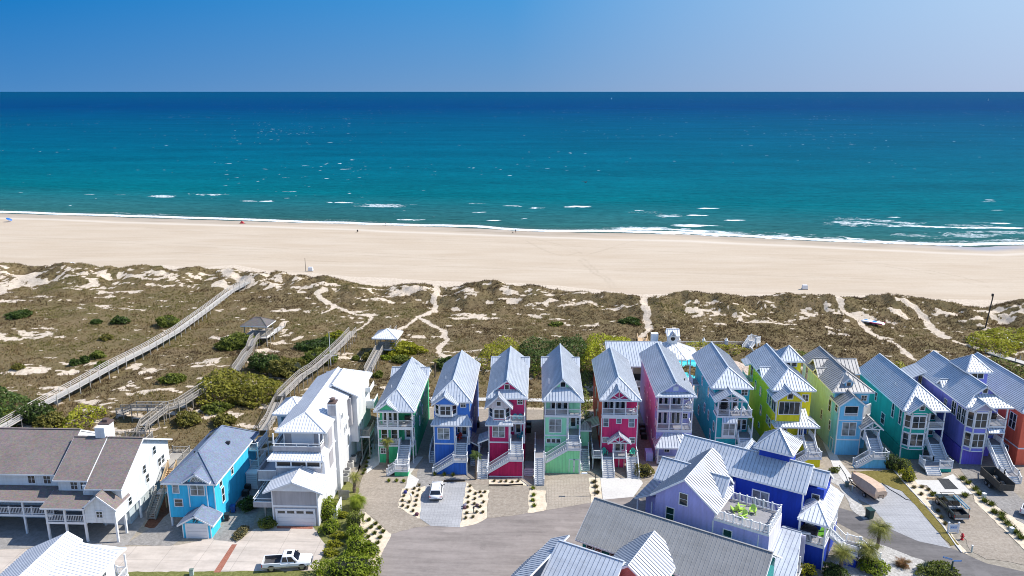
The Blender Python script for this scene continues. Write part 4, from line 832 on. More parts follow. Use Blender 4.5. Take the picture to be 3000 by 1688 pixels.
# ---- light blue house
sb = paint('sky_blue_siding', '#6db9ec', 1.1); sg = paint('sky_bounce_offset', '#a9cfd8', 1.0)  # side copy of the sky blue, paled to offset yellow bounce light
H9 = House('beach_house', (50.1,114.6,0), 0, 'sky blue house with a dull metal roof, dormer and truss porch, covered boat before it', 'house', ROW); h = H9
h.wall(sb, [(-W2,W2,2.4,DEP,0,9.95), (-W2,1.0,0,2.398,0,8.4)]); h.boxes('side_wall', sg, [(-W2-.03,-W2-.004,2.9,DEP,.1,9.9)]); corner_boards(h, -W2, 1.0, 0, 8.2); band(h, -W2, 1.0, 6.0, 0, .16); band(h, -W2, 1.0, 2.75, 0)
row_roof(h, -.05, 3.3, 1.8, 17.9, 9.95, 12.2, METALD, apex=5.1, wall=sg, step=.6); sub_gable(h, -.85, 2.15, -.5, 3.6, 8.5, 10.2, METALD, sb, step=.6)
h.wF(-1.85, 6.75, 1.95, 1.5, 0, nx=1, ny=1); h.rail((-1.85,-.06,6.72),(.1,-.06,6.72), h=.4, every=0, ends=False); h.wF(-1.95, 3.35, 2.05, 2.2, 0, gl=GLASS2); h.wF(1.5,8.3,.8,.85,2.4)
h.roof([[(.35,2.6,11.15),(.35,4.6,11.15),(-.55,4.9,12.0),(-.55,2.6,12.0)], [(-1.45,2.6,11.15),(-1.45,4.6,11.15),(-.55,4.9,12.0),(-.55,2.6,12.0)]], METALD, rib=False, cap=False); h.gables(sb, [('y', [(-1.15,10.1),(.05,10.1),(.05,11.2),(-.55,11.85),(-1.15,11.2)], 2.8, 3.9)]); h.wF(-.85,10.6,.6,.6,2.8,nx=1,ny=1)
sub_gable(h, 2.2, 1.7, -1.3, 1.6, 5.0, 6.4, METALD, None, truss=True, inset=.2, step=.6); h.roof([[(1.05,.8,7.9),(3.1,2.4,7.9),(3.2,2.4,6.2),(1.05,.2,6.2)]], METALD, cap=False, step=.6)
h.deck(1.02,3.45,-1.1,2.39,3.4,.28); h.posts([(1.1,-1.0),(3.35,-1.0)], 3.4, 4.95, .17); h.rail((3.35,-.9,3.4),(3.35,2.2,3.4)); h.door((1.4,2.4,3.45), (1,0), .9, 2.1, WHITE, .5)
b_ = h.stairs((2.2,-1.1,3.4), (0,-1), 1.9, 1.75); yl = b_[1]; h.deck(1.2,3.6,yl-1.3,yl,1.75,.25); h.rails([(3.55,yl,1.75),(3.55,yl-1.25,1.75),(1.3,yl-1.25,1.75)], every=0); h.stairs((1.2,yl-.65,1.75), (-1,0), 1.2, .02); h.gables(sb, [('y', [(-1.3,0),(3.5,0),(3.5,1.5),(1.15,1.5)], yl-1.15, yl-.1)])
h.roof([[(-3.35,8.0,9.8),(-3.35,9.6,11.1),(-.9,9.6,11.1)], [(-3.35,11.2,9.8),(-3.35,9.6,11.1),(-.9,9.6,11.1)]], METALD, step=.6); h.gables(sg, [('x', [(8.3,9.8),(10.9,9.8),(9.6,10.9)], -3.0, -2.82)])
h.roof(rr('x', 12.2, 2.3, -3.0, 4.2, 10.0, 11.9), METALD, step=.6)
for y, z, w, q in ((3.2,5.9,.9,1.9),(6.4,3.2,.6,1.6),(2.6,3.0,.6,1.6),(.6,7.0,.9,1.2),(14.6,6.9,1.0,2.3)): h.wL(y, z, w, q, -W2-(.03 if y > 2 else 0), nx=1)
h.door((-W2-.035,1.9,.05), (0,-1), .9, 2.1, sb, 0); vent_box(h, -2.2, 8.8, 11.4)
# ---- turquoise house
tg = paint('turquoise_siding', '#12988a', 1.1); tgb = batten('turquoise_batten', '#0f8578', 1.1)
H10 = House('beach_house', (60.0,113.4,0), 0, 'turquoise house with a white two storey bay and stairs down to a square landing', 'house', ROW); h = H10
h.wall(tg, [(-3.0,3.1,2.4,DEP,2.2,8.3), (-3.0,.55,0.05,2.398,2.2,8.2)]); h.wall(tgb, [(-3.0,.55,.05,DEP,0,2.05),(.56,3.1,3.5,DEP,0,2.05)]); corner_boards(h, -3.0, .55, 0, 8.0, .05)
row_roof(h, .05, 3.6, -.35, 17.8, 8.35, 11.4, METAL, apex=3.3, wall=tg); sub_gable(h, -1.0, 2.05, -1.2, 2.8, 8.25, 9.95, METAL, tg); h.wF(-1.35, 8.7, .65, .65, -.92, nx=1, ny=1)
bay3(h, -3.05, .6, .04, .9, 2.05, 8.2, tg, [(2.75,1.9),(5.7,1.9)])
h.deck(.62,3.1,-.1,2.39,5.4,.28); h.posts([(3.0,0),(.72,0)], 2.75, 8.3, .18); h.rails([(.72,0,5.4),(3.0,0,5.4),(3.0,2.3,5.4)], every=0); h.door((1.0,2.4,5.45), (1,0), .9, 2.1, WHITE, .8); h.wF(2.2,5.8,.6,1.5,2.4,nx=1)
h.deck(.62,3.1,-.1,2.39,2.7,.28); h.rail((3.0,0,2.7),(3.0,2.3,2.7), every=0); h.door((1.1,2.4,2.75), (1,0), .9, 2.1, WHITE, .8); h.wF(2.2,3.2,.6,1.4,2.4,nx=1)
b_ = h.stairs((1.85,-.1,2.7), (0,-1), 2.0, .9); yl = b_[1]; h.deck(-1.3,2.95,yl-1.7,yl,.9,.3); h.rails([(.85,yl,.9),(-1.25,yl,.9),(-1.25,yl-1.65,.9)], every=0); h.rails([(2.9,yl,.9),(2.9,yl-1.65,.9),(1.0,yl-1.65,.9)], every=0); h.stairs((-.15,yl-1.7,.9), (0,-1), 2.0, .02, rails=(0,0)); h.wall(tg, [(1.1,2.85,yl-1.62,yl-1.5,.05,.6)])
for y, z, w, q in ((1.0,5.4,.7,2.3),(3.6,5.4,.7,2.3),(6.4,2.9,1.2,1.8),(10,5.6,.7,1.4)): h.wL(y, z, w, q, -3.0, nx=1)
h.roof([[(-5.2,17.9,8.6),(3.0,17.9,8.6),(3.0,21.5,7.4),(-5.2,21.5,7.4)]], METAL, cap=False); h.posts([(-5.0,21.2),(2.8,21.2),(-5.0,18.1)], 0, 7.4, .15); vent_box(h, -1.9, 6.6, 9.9)
# ---- periwinkle house
pw = paint('periwinkle_siding', '#7377c6', 1.1); pwb = batten('violet_batten', '#6a5cc0', 1.1)
H11 = House('beach_house', (68.5,111.9,0), 0, 'periwinkle house with a lookout tower and tall stacked bay windows', 'house', ROW); h = H11
h.wall(pw, [(-2.95,3.0,2.4,DEP,2.75,9.6), (-2.95,.35,0.05,2.398,2.75,9.4)]); h.wall(pwb, [(-2.95,.35,.05,DEP,0,2.6),(.36,3.0,3.0,DEP,0,2.6)]); corner_boards(h, -2.95, .35, 0, 9.0, .05)
row_roof(h, .05, 3.55, -.35, 17.8, 9.65, 12.5, METAL, 'skirt', 1.5, pw, wall=pw); h.wF(-.3, 11.3, .65, .7, 1.5, nx=1, ny=1)
bay3(h, -3.0, .4, .04, .9, 2.6, 9.4, pw, [(3.4,2.1),(6.6,2.3)]); sub_gable(h, -1.2, 1.7, -1.2, 1.6, 9.45, 10.7, METAL, siding('lilac_shingle', (.42,.40,.55), .2)); 
for q in range(2): h.wL(.4+q*1.25, 6.5, 1.0, 2.3, -2.95, nx=2)
h.deck(.42,3.0,-.1,2.39,6.55,.28); h.posts([(2.92,0),(.5,0)], 3.4, 9.6, .18); h.rails([(.5,0,6.55),(2.92,0,6.55),(2.92,2.3,6.55)], every=0); h.door((.9,2.4,6.6), (1,0), .9, 2.1, WHITE, .8); h.roof([[(.4,-.6,5.7),(2.7,-.6,5.7),(2.7,0,6.15),(.4,0,6.15)]], METAL, cap=False)
h.deck(.42,3.0,-.1,2.39,3.4,.28); h.rail((2.92,0,3.4),(2.92,2.3,3.4), every=0); h.door((.8,2.4,3.45), (1,0), .9, 2.1, WHITE, .8); h.wF(2.1,4,.6,1.4,2.4,nx=1)
b_ = h.stairs((1.7,-.1,3.4), (0,-1), 2.0, .75); yl = b_[1]; h.deck(.65,2.85,yl-1.3,yl,.75,.25); h.rails([(2.8,yl,.75),(2.8,yl-1.3,.75)], every=0); h.rails([(.75,yl,.75),(.75,yl-1.3,.75)], every=0); h.stairs((1.75,yl-1.3,.75), (0,-1), 2.0, .02)
h.wall(pw, [(.2,3.3,6.9,11.4,10,12.85)]); h.roof(pyr(-.3,3.8,6.5,11.9,12.8,14.8), METAL); h.wF(.8,11.6,1.8,.85,6.9,nx=2,ny=1)
h.roof([[(-3.3,7.2,9.9),(-3.3,8.2,10.9),(-1.5,8.2,10.9)], [(-3.3,9.2,9.9),(-3.3,8.2,10.9),(-1.5,8.2,10.9)]], METAL); h.gables(WHITE, [('x', [(7.4,9.8),(9.0,9.8),(8.2,10.7)], -3.0, -2.8)]); h.wL(7.9,9.9,.5,.5,-3.0,nx=1,ny=1)
for y, z, w, q in ((3.2,6.8,1.2,2.0),(6,6.8,.7,1.4),(14.5,6.5,1.1,2.4),(9,3.6,.8,1.4)): h.wL(y, z, w, q, -2.95, nx=2)
h.deck(-4.6,-2.98,13.8,17.2,6.2,.2); h.rail((-4.55,13.9,6.2),(-4.55,17.1,6.2)); h.rail((-4.5,13.85,6.2),(-3.0,13.85,6.2)); h.posts([(-4.5,13.9),(-4.5,17)], 0, 9.4, .14); h.roof([[(-5.2,13.4,9.3),(-5.2,17.6,9.3),(-2.9,17.6,10.3),(-2.9,13.4,10.3)]], METAL, cap=False)
# ---- coral house at the right edge
cr = paint('coral_siding', '#e0664c', 1.05)
H12 = House('beach_house', (77.0,111.0,0), 0, 'coral red house cut by the right edge, seen by its long side wall', 'house', ROW); h = H12
h.wall(cr, [(-3.0,3.0,1.0,DEP+3,0,8.9)]); row_roof(h, .0, 3.6, .4, 20.5, 8.95, 11.7, METAL, apex=4, wall=cr); band(h, -3.0, 3.0, 2.9, 1.0)
h.boxes('trim', WHITE, [(-3.04,-3.004,1.0,DEP+3,2.75,2.95)])
for y, z, w, q in ((2.5,5.2,1.6,2.4),(6.5,4.0,.9,.9),(7.8,4.0,.9,.9),(3.2,.9,.8,1.2),(4.3,.9,.8,1.2),(12,5.4,.8,1.5)): h.wL(y, z, w, q, -3.0, nx=2)
h.door((-3.0,6.4,.1), (0,-1), .9, 2.1, cr, 0)
CM = {'w': M('white_plastic', (.78,.78,.80), .45, .03), 'o': M('red_plastic', (.55,.06,.04), .45), 't': M('teal_plastic', (.02,.30,.36), .45), 'g': M('sea_green_plastic', (.06,.50,.36), .45), 'l': M('lime_plastic', (.42,.62,.10), .45), 'b': M('black_fabric', (.02,.02,.022), .7)}
for (p, rz, m, lb, gr, k) in CH: adirondack('adirondack_chair', CM[m], p, rz, lb, gr, k)
CR.update({26:(0,1500,6.133)})
# ================================================================ ground sheets of the street side
GRAV = speckle('brown_gravel', (.20,.165,.13), (.31,.265,.215), (.43,.38,.32), 2.2, .15, .5, .95, .35, .18); GRAVG = speckle('grey_gravel', (.16,.15,.14), (.255,.24,.225), (.37,.35,.33), 2.2, .15)
SANDB = speckle('cream_sand', (.50,.41,.30), (.64,.54,.41), (.74,.66,.53), 1.8, .3); ASPH = speckle('worn_asphalt', (.20,.170,.155), (.265,.230,.210), (.33,.295,.27), 1.2, .09, .15, .9, .5, .42); ASPHD = speckle('dark_asphalt', (.10,.092,.09), (.15,.14,.137), (.22,.205,.2), 1.4, .12, .2, .9, .5, .5)
CONCP = speckle('rosy_concrete', (.43,.37,.315), (.51,.445,.385), (.58,.515,.455), 1.4, .16, .1, .9, .5, .30, 4.6); PAVER = speckle('grey_paver', (.27,.27,.275), (.36,.36,.37), (.45,.45,.46), 3.2, .2, .25, .9, .4, .25, .45); PAVERB = speckle('tan_paver', (.27,.225,.175), (.37,.32,.26), (.46,.41,.345), 3.2, .2, .25, .9, .3, .2, .45)
LAWN = speckle('green_lawn', (.075,.085,.022), (.15,.155,.045), (.26,.25,.10), 2.4, .25, .6); LAWNB = speckle('brown_lawn', (.10,.085,.02), (.165,.135,.035), (.23,.19,.07), 2.6, .25, .6); MULCH = speckle('red_mulch', (.07,.03,.018), (.14,.06,.035), (.22,.10,.06), 3, .3); ROCK = speckle('pale_rock', (.22,.205,.185), (.42,.40,.37), (.66,.64,.60), 2.6, .3, .9); BRICKM = speckle('red_brick', (.20,.07,.045), (.31,.125,.085), (.42,.20,.15), 4, .4)
GB = speckle('sandy_ground', (.19,.165,.13), (.29,.255,.205), (.42,.375,.31), 1.8, .12)
LK = [0]
def sheet(name, c, pts, mat, k, z0=.0, raw=False):
    P = [p if raw else (G(*p) if c == 0 else GZ(c, *p)) for p in pts]; LK[0] += 1
    z = z0+.004*k+.0002*LK[0]; mb = MB()
    if not raw and not any(w in name for w in ('concrete', 'driveway', 'asphalt', 'paver', 'brick', 'mat', 'road')):
        Q = []
        for a, b in zip(P, P[1:]+P[:1]):
            L = math.dist(a[:2], b[:2]); n = max(1, int(L/.5)); nx, ny = (-(b[1]-a[1])/max(L,.01), (b[0]-a[0])/max(L,.01))
            for i in range(n): f = i/n; x, y = a[0]+(b[0]-a[0])*f, a[1]+(b[1]-a[1])*f; j = .5*(float(fbm(x*.9, y*.9, 88, 3))-.5)*(i > 0); Q.append((x+nx*j, y+ny*j))
        P = Q
    mb.quad(*[(p[0], p[1], z) for p in P])
    o = mb.build(name, mat)
    if o.data.polygons[0].normal.z < 0: o.data.flip_normals()
    return tag(o, kind='structure')
mb = MB(); mb.quad((-4000,-4000,-1.6),(4000,-4000,-1.6),(4000,230,-1.6),(-4000,230,-1.6)); tag(mb.build('ground_beyond', GB), kind='structure')
mb = MB(); mb.quad((-400,-200,0),(400,-200,0),(400,103.6,0),(-400,103.6,0)); tag(mb.build('ground', GB), kind='structure')
sheet('gravel_lot', 0, [(-27,103,0),(110,103,0),(110,131,0),(-27,131,0)], GRAV, 1, .01, True); sheet('side_lot', 0, [(-110,103,0),(-27,103,0),(-27,113,0),(-110,113,0)], GB, 1, .01, True)
sheet('driveway', 0, [(-80,1612),(361,1602),(520,1598),(585,1585),(640,1572),(692,1590),(745,1550),(810,1540),(916,1545),(955,1595),(930,1672),(450,1677),(-80,1682)], CONCP, 3); 
sheet('under_house_slab', 1, [(-200,1010),(1330,830),(1290,900),(1040,1200),(-200,1230)], speckle('shaded_concrete', (.20,.19,.18), (.29,.275,.26), (.37,.355,.34), 1.5, .2, .1), 2)  # slab concrete darkened in its colour for the shade under the house
sheet('gravel_lane', 1, [(1050,1190),(1300,1010),(1420,880),(1640,660),(1560,1120),(1440,1195)], GRAVG, 3.5); sheet('mulch_bed', 1, [(1205,1035),(1290,1048),(1425,900),(1420,800),(1380,770),(1300,890)], MULCH, 4)
sheet('gravel_lane', 2, [(490,1140),(690,1172),(800,1080),(860,960),(900,700),(760,700),(640,940)], GRAVG, 3.5); sheet('brick_strip', 2, [(655,1185),(697,1185),(557,1420),(500,1420)], BRICKM, 5); sheet('brick_apron', 2, [(1030,1032),(1330,1036),(1330,1056),(1030,1052)], BRICKM, 5)
sheet('lawn', 0, [(340,1677),(930,1672),(955,1597),(915,1540),(960,1480),(985,1440),(1005,1395),(1062,1440),(1040,1600),(1000,1720),(300,1720)], LAWN, 4); sheet('lawn', 0, [(-80,1684),(110,1682),(100,1740),(-80,1740)], LAWN, 4)
sheet('side_yard', 3, [(760,1200),(850,1120),(960,780),(1010,600),(1040,640),(960,960),(900,1150),(830,1260)], speckle('yard_soil', (.10,.085,.05), (.17,.145,.085), (.27,.235,.15), 2, .2), 3)
sheet('sand_bed', 13, [(560,470),(920,770),(740,1140),(690,1349),(640,1500),(450,1500),(470,520)], SANDB, 5)
sheet('asphalt_road', 0, [(1085,1760),(1108,1643),(1146,1564),(1206,1547),(1262,1541),(1349,1545),(1428,1519),(1500,1507),(1546,1503),(1602,1495),(1730,1473),(1769,1464),(1855,1456),(2000,1425),(2200,1440),(2456,1600),(2200,1800)], ASPH, 2)
sheet('side_road', 0, [(1855,1450),(2300,1430),(2456,1487),(2500,1500),(2610,1550),(2689,1585),(2787,1606),(2890,1651),(3040,1684),(3100,1800),(2800,1700),(2726,1651),(2563,1590),(2454,1532),(2200,1480),(1900,1475)], ASPHD, 3)
sheet('gravel_drive', 13, [(540,-30),(850,-20),(1075,90),(1075,150),(1010,410),(1300,560),(1465,660),(1200,692),(920,772),(570,470),(460,220)], GRAV, 4, .01)
sheet('sand_bed', 13, [(1075,150),(1240,140),(1385,92),(1390,130),(1325,300),(1312,562),(1280,557),(1010,410)], SANDB, 5, .01); sheet('paver_drive', 13, [(1385,92),(1640,62),(1950,62),(1930,200),(1880,560),(1868,682),(1460,662),(1312,560),(1325,300)], PAVER, 4, .01)
sheet('gravel_bed', 4, [(540,1290),(600,1150),(640,1150),(700,1310),(1010,1310),(1000,1345),(780,1345),(560,1420)], GRAVG, 4, .02)
sheet('sand_bed', 13, [(1950,60),(2090,180),(2262,168),(2225,560),(2070,640),(1868,684),(1890,500)], SANDB, 5, .01); sheet('gravel_drive', 0, [(1432,1432),(1552,1425),(1552,1490),(1547,1503),(1500,1512),(1425,1520)], GRAV, 4, .01)
sheet('sand_bed', 5, [(165,1345),(480,1345),(540,1400),(165,1405)], SANDB, 5, .02); sheet('sand_bed', 10, [(172,600),(240,640),(322,640),(327,822),(200,852),(150,852)], SANDB, 5, .01); sheet('paver_drive', 10, [(322,545),(722,520),(747,755),(330,827)], PAVERB, 4, .01)
sheet('sand_bed', 10, [(727,520),(832,515),(857,717),(748,757)], SANDB, 5, .01); sheet('concrete_pad', 10, [(836,515),(1215,525),(1242,572),(1150,700),(862,727)], CONC, 4, .01)
sheet('concrete_path', 4, [(480,1290),(600,1130),(540,1130),(480,1180),(440,1400),(420,1425),(520,1420),(560,1340)], CONC, 5, .02); sheet('concrete_path', 4, [(75,1285),(190,1200),(190,1010),(120,1010),(75,1200)], CONC, 5, .02)
# right hand side
sheet('paver_drive', 12, [(500,270),(780,280),(1040,385),(1160,502),(1640,1085),(1660,1102),(1240,1012),(900,862),(640,560),(480,480),(400,400)], PAVER, 5, .0); sheet('concrete_path', 12, [(160,55),(270,50),(330,110),(470,265),(390,272),(300,240)], CONC, 6, .02); sheet('concrete_path', 8, [(250,990),(330,1000),(400,1150),(560,1360),(450,1365),(345,1210)], CONC, 6, .02)
sheet('brown_lawn', 12, [(400,140),(930,120),(1060,280),(1762,1060),(1650,1072),(1150,500),(1040,385),(780,280),(560,272),(450,250)], LAWNB, 6.5, .02); sheet('rock_bed', 12, [(-40,150),(120,110),(240,160),(330,290),(600,640),(660,742),(560,742),(430,640),(250,330)], ROCK, 5, .01)
sheet('sand_bed', 12, [(930,120),(1060,150),(1200,250),(1440,410),(1400,560),(1640,900),(1870,1182),(1790,1152),(1062,280)], SANDB, 5, .02); sheet('concrete_pad', 12, [(1190,240),(1480,250),(1680,170),(1930,422),(1460,422),(1350,310),(1240,302)], CONC, 6, .02); sheet('rubber_mat', 12, [(1480,225),(1622,230),(1752,362),(1580,362)], speckle('dark_rubber', (.035,.036,.04), (.055,.057,.06), (.08,.082,.085), 4, .4), 8, .02)
sheet('gravel_drive', 12, [(1390,520),(1450,470),(1945,520),(2140,700),(2562,1150),(2640,1330),(2300,1260),(2100,1240),(1900,1132),(1850,1000),(1700,800)], GRAV, 4, .01)
sheet('sand_strip', 12, [(1690,150),(1900,300),(2060,440),(2260,600),(2572,800),(2700,1000),(2700,1300),(2572,1120),(2400,950),(2140,700),(1950,520),(1930,422)], SANDB, 5, .02); sheet('gravel_drive', 12, [(1690,0),(2030,60),(2700,600),(2700,900),(2260,600),(2052,440),(1900,300)], GRAVG, 4, .02)
sheet('rock_bed', 12, [(700,1030),(1100,1180),(1400,1290),(1720,1470),(1600,1700),(200,1700),(200,1200),(420,1180)], ROCK, 5)
sheet('back_path', 0, [(-22,134.5,0),(12,134.5,0),(12,136,0),(-22,136,0)], CONC, 3, .12, True)
# ================================================================ houses on the left
GRY = shingle('brown_shingle', (.165,.125,.11), (.235,.185,.165)); BLS = shingle('slate_blue_shingle', (.105,.15,.235), (.16,.215,.32))
WS = siding('white_lap_siding', (.74,.77,.78), .2); WSG = siding('pale_grey_lap_siding', (.56,.61,.62), .2)
h = House('duplex_house', (-53.3,86.4,0), 0, 'white house on stilts with a brown shingle roof, stepped in three widths', 'house')
h.wall(WS, [(-5.0,0,1.9,15,2.75,6.95), (-8.6,-5.002,2.6,14.5,2.75,7.45), (-26,-8.602,3.9,16,2.75,7.65), (-3.9,-.01,.0,1.898,2.75,4.9)])
h.gables(WS, [('x', [(1.9,6.9),(15,6.9),(15,7.25),(7.8,10.65),(1.9,7.1)], -.25, -.002), ('y', [(-3.9,4.9),(-.01,4.9),(-1.95,6.6)], .0, .2)])
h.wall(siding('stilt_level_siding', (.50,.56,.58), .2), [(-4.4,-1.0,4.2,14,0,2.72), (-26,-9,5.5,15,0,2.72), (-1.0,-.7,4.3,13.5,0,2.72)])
h.roof([[(-4.3,1.2,6.85),(.5,1.2,6.85),(.5,7.8,10.9),(-4.3,7.8,10.9)], [(-4.3,15.4,7.2),(.5,15.4,7.2),(.5,7.8,10.9),(-4.3,7.8,10.9)]], GRY, rib=False, capw=.3); h.roof([[(-8.9,2.1,7.5),(-4.4,2.1,7.5),(-4.4,7.8,10.95),(-8.9,7.8,10.95)], [(-8.9,14.8,7.2),(-4.4,14.8,7.2),(-4.4,7.8,10.95),(-8.9,7.8,10.95)]], GRY, rib=False, capw=.3)
h.roof([[(-27,3.3,7.65),(-9.0,3.3,7.65),(-9.0,9.5,11.2),(-27,9.5,11.2)], [(-27,16.4,7.3),(-9.0,16.4,7.3),(-9.0,9.5,11.2),(-27,9.5,11.2)]], GRY, rib=False, capw=.3)
h.gables(WS, [('x', [(3.9,7.6),(16,7.4),(9.5,10.9)], -9.2, -9.05)]); h.trim([(-4.42,-4.38,1.1,7.7,6.3,6.36)])
h.roof(rr('y', -1.95, 2.25, -.35, 3.5, 4.85, 6.75), GRY, rib=False, capw=.2); h.roof([[(-9.3,-.5,5.0),(-3.7,-.5,5.0),(-3.7,2.7,5.8),(-9.3,2.7,5.8)], [(-27,1.2,5.0),(-9.2,1.2,5.0),(-9.2,4.0,5.75),(-27,4.0,5.75)]], GRY, rib=False, cap=False)
h.deck(-9.1,-3.95,0,2.55,2.8,.3); h.deck(-26,-9.15,1.6,3.9,2.8,.3); h.rails([(-9.05,.08,2.8),(-6.6,.08,2.8),(-4.0,.08,2.8)], gap=.2, every=0); h.rails([(-26,1.7,2.8),(-20,1.7,2.8),(-15,1.7,2.8),(-12,1.7,2.8),(-9.15,1.7,2.8)], gap=.2, every=0)
h.posts([(-9.0,.1),(-6.6,.1),(-4.1,.1)], 0, 4.95, .24); h.posts([(-.12,.12),(-.12,2.2),(-.12,6),(-.12,10),(-.12,13.8),(-3.9,4.0)], 0, 2.75, .24); h.posts([(-17.3,1.7),(-13.1,1.7),(-20.5,1.7)], 0, 4.95, .22); h.posts([(-11.5,4.6),(-8.3,4.4),(-6,4.4)], 0, 2.75, .2)
for x, y in ((-6.9,2.6),(-5.6+.0,2.6)): h.wF(x, 6.0, .85, 1.15, y); 
for x in (-13.4,-11.3): h.wF(x, 6.05, .9, 1.2, 3.9, ny=2)
h.wF(-2.4, 3.55, .75, .8, 0); h.garage(-3.9,-1.2,0,2.25,4.2); h.garage(-16.2,-13.2,0,2.25,5.5); h.door((-5.6,2.6,2.85), (1,0), .9, 2.0, DARK, .5); h.wF(-7.9,3.5,.7,1.2,2.6)
for y, z, w in ((3.2,3.3,.75),(7.5,5.6,.8),(10.6,6.9,.8),(8.0,4.0,.8),(11.6,4.6,.8),(12.6,4.6,.8)): h.wR(y, z, w, 1.15, 0, nx=1)
ch = h.boxes('chimney', WS, [(-5.9,-4.6,7.6,10.0,9.2,12.3)]); mb = MB(); mb.box(-6.0,-4.5,8.6,10.1,12.3,12.5); mb.box(-5.6,-4.9,9.0,9.7,12.5,12.9); mb.build('chimney_cap', M('sooty_cap', (.12,.08,.07)), ch)
h.deck(-9.5,-3.5,15.0,17.6,6.2,.25,WOOD); h.rails([(-9.5,17.5,6.2),(-3.5,17.5,6.2),(-3.5,15.2,6.2)], mat=WOOD, gap=.2); h.deck(-.5,2.2,12.5,17.0,4.2,.25,WOOD); h.rails([(2.1,12.6,4.2),(2.1,17,4.2),(-.4,17,4.2)], mat=WOOD, gap=.2); h.stairs((1.6,12.5,4.2), (0,-1), 1.2, 2.3, mat=WOODN, tread=WOODN); h.deck(.9,2.2,8.6,9.75,2.3,.2,WOOD); h.posts([(2.1,8.7),(1.0,8.7)], 0, 2.2, .14, WOODN); h.posts([(2.1,12.6),(2.1,16.9)], 0, 4.1, .16, WOOD)
h.stairs((1.5,8.6,2.3), (0,-1), 1.1, .05, mat=WOOD, tread=WOOD, closed=False)
# bright blue house
cy = paint('bright_cyan_siding', '#36b2e8', 1.1)
h = House('beach_house', (-45.25,90.5,0), 0, 'bright cyan house with a slate blue shingle roof and a wreath over its garage door', 'house')
h.wall(cy, [(-3.15,3.15,0,14.8,1.3,6.5), (-.2,3.12,.02,12,0,1.298), (-.25,3.45,-2.8,-.002,0,2.15), (-.2,2.25,-.28,-.002,3.0,6.75)]); h.gables(cy, [('y', [(-.2,6.75),(2.25,6.75),(1.02,7.75)], -.28, -.02), ('y', [(-.25,2.15),(3.45,2.15),(1.6,3.2)], -2.8, -2.6)])
h.roof(rr('y', 0, 3.7, -.5, 15.3, 6.5, 9.3, 3.9, 3.9), BLS, rib=False, capw=.3); h.roof(rr('y', 1.02, 1.85, -.75, 3.2, 6.75, 8.0), BLS, rib=False, capw=.25); h.roof(rr('y', 1.6, 2.35, -3.2, 0, 2.05, 3.4), BLS, rib=False, capw=.25)
h.posts([(-3.02,.12),(-3.02,5),(-.4,.3)], 0, 1.3, .22); h.trim([(-3.18,-3.05,-.03,-.003,1.3,6.4),(3.02,3.16,-.03,-.003,2.2,6.4),(-.24,-.1,-.31,-.283,3.0,6.7),(2.15,2.29,-.31,-.283,3.0,6.7),(3.36,3.48,-2.83,-2.803,0,2.0),(-.28,-.16,-2.83,-2.803,0,2.0)])
h.garage(.3,2.95,0,2.0,-2.8,False); h.wF(-2.35,4.9,.75,1.45,0,nx=1,gl=GLASS2); h.wF(-2.3,2.95,1.0,1.0,0,nx=1); h.wF(.15,4.75,1.75,1.6,-.28,ny=2,gl=GLASS2); h.wF(.1,2.95,1.8,.85,0,nx=2)
mb = MB(); n_ = 10; p_ = [(1.02+.85*math.cos(math.pi*i/n_), 6.55+.85*math.sin(math.pi*i/n_)) for i in range(n_+1)]; mb.hexa([(x,-.30,z) for x,z in p_], [(x,-.285,z) for x,z in p_]); f_ = mb.build('arched_window', GLASS2, h.root)
mb = MB()
for a, b in zip(p_[:-1], p_[1:]): mb.bar((a[0],-.32,a[1]), (b[0],-.32,b[1]), .07, .09)
for i in (2,4,6,8): mb.bar((1.02,-.315,6.55), (p_[i][0],-.315,p_[i][1]), .04, .04)
mb.build('frame', WHITE, f_)
for y, z, q in ((1.6,4.9,1.4),(5.5,4.6,1.4),(2.0,2.4,2.0),(12.8,5.0,1.6),(13.6,5.0,1.6)): h.wR(y, z, .7, q, 3.15, nx=1)
h.deck(3.2,4.6,12.2,16.5,5.2,.25); h.rails([(3.3,12.2,5.2),(4.5,12.2,5.2),(4.5,16.4,5.2)]); h.deck(3.2,4.6,12,15,2.6,.2); h.rails([(3.3,12.1,2.6),(4.5,12.1,2.6),(4.5,15,2.6)]); h.posts([(4.5,12.2),(4.5,16.4)], 0, 5.1, .14)
mb = MB(); mb.cyl((-.9,4,8.3),(-.9,4,8.9),.12,n=8); mb.build('vent_pipe', DARK, h.root); mb = MB(); mb.box(1.6,2.1,8.2,8.7,7.9,8.25); mb.build('vent_box', DARK, h.root); mb = MB(); mb.slab([(-1.6,9.2,8.15),(-.9,9.2,8.68),(-.9,11,8.68),(-1.6,11,8.15)],.05,0,.12); mb.build('skylight', glass('skylight_glass',(.05,.07,.09),.1), h.root)
wr = empty('wreath', h.W(1.6,-2.88,2.62), 0, 'dark leafy wreath hanging above the cyan house garage door', 'wreath'); mb = MB()
for i in range(46):
    a = random.uniform(0,6.283); r_ = random.uniform(.16,.42); p = V3((r_*math.cos(a),random.uniform(-.06,.03),r_*math.sin(a))); mb.bar(p, p+V3((random.uniform(-.12,.12),-.03,random.uniform(-.12,.12))), .06, .05)
mb.build('leaf_ring', M('wreath_green', (.06,.075,.07), .8, .4, 6), wr)
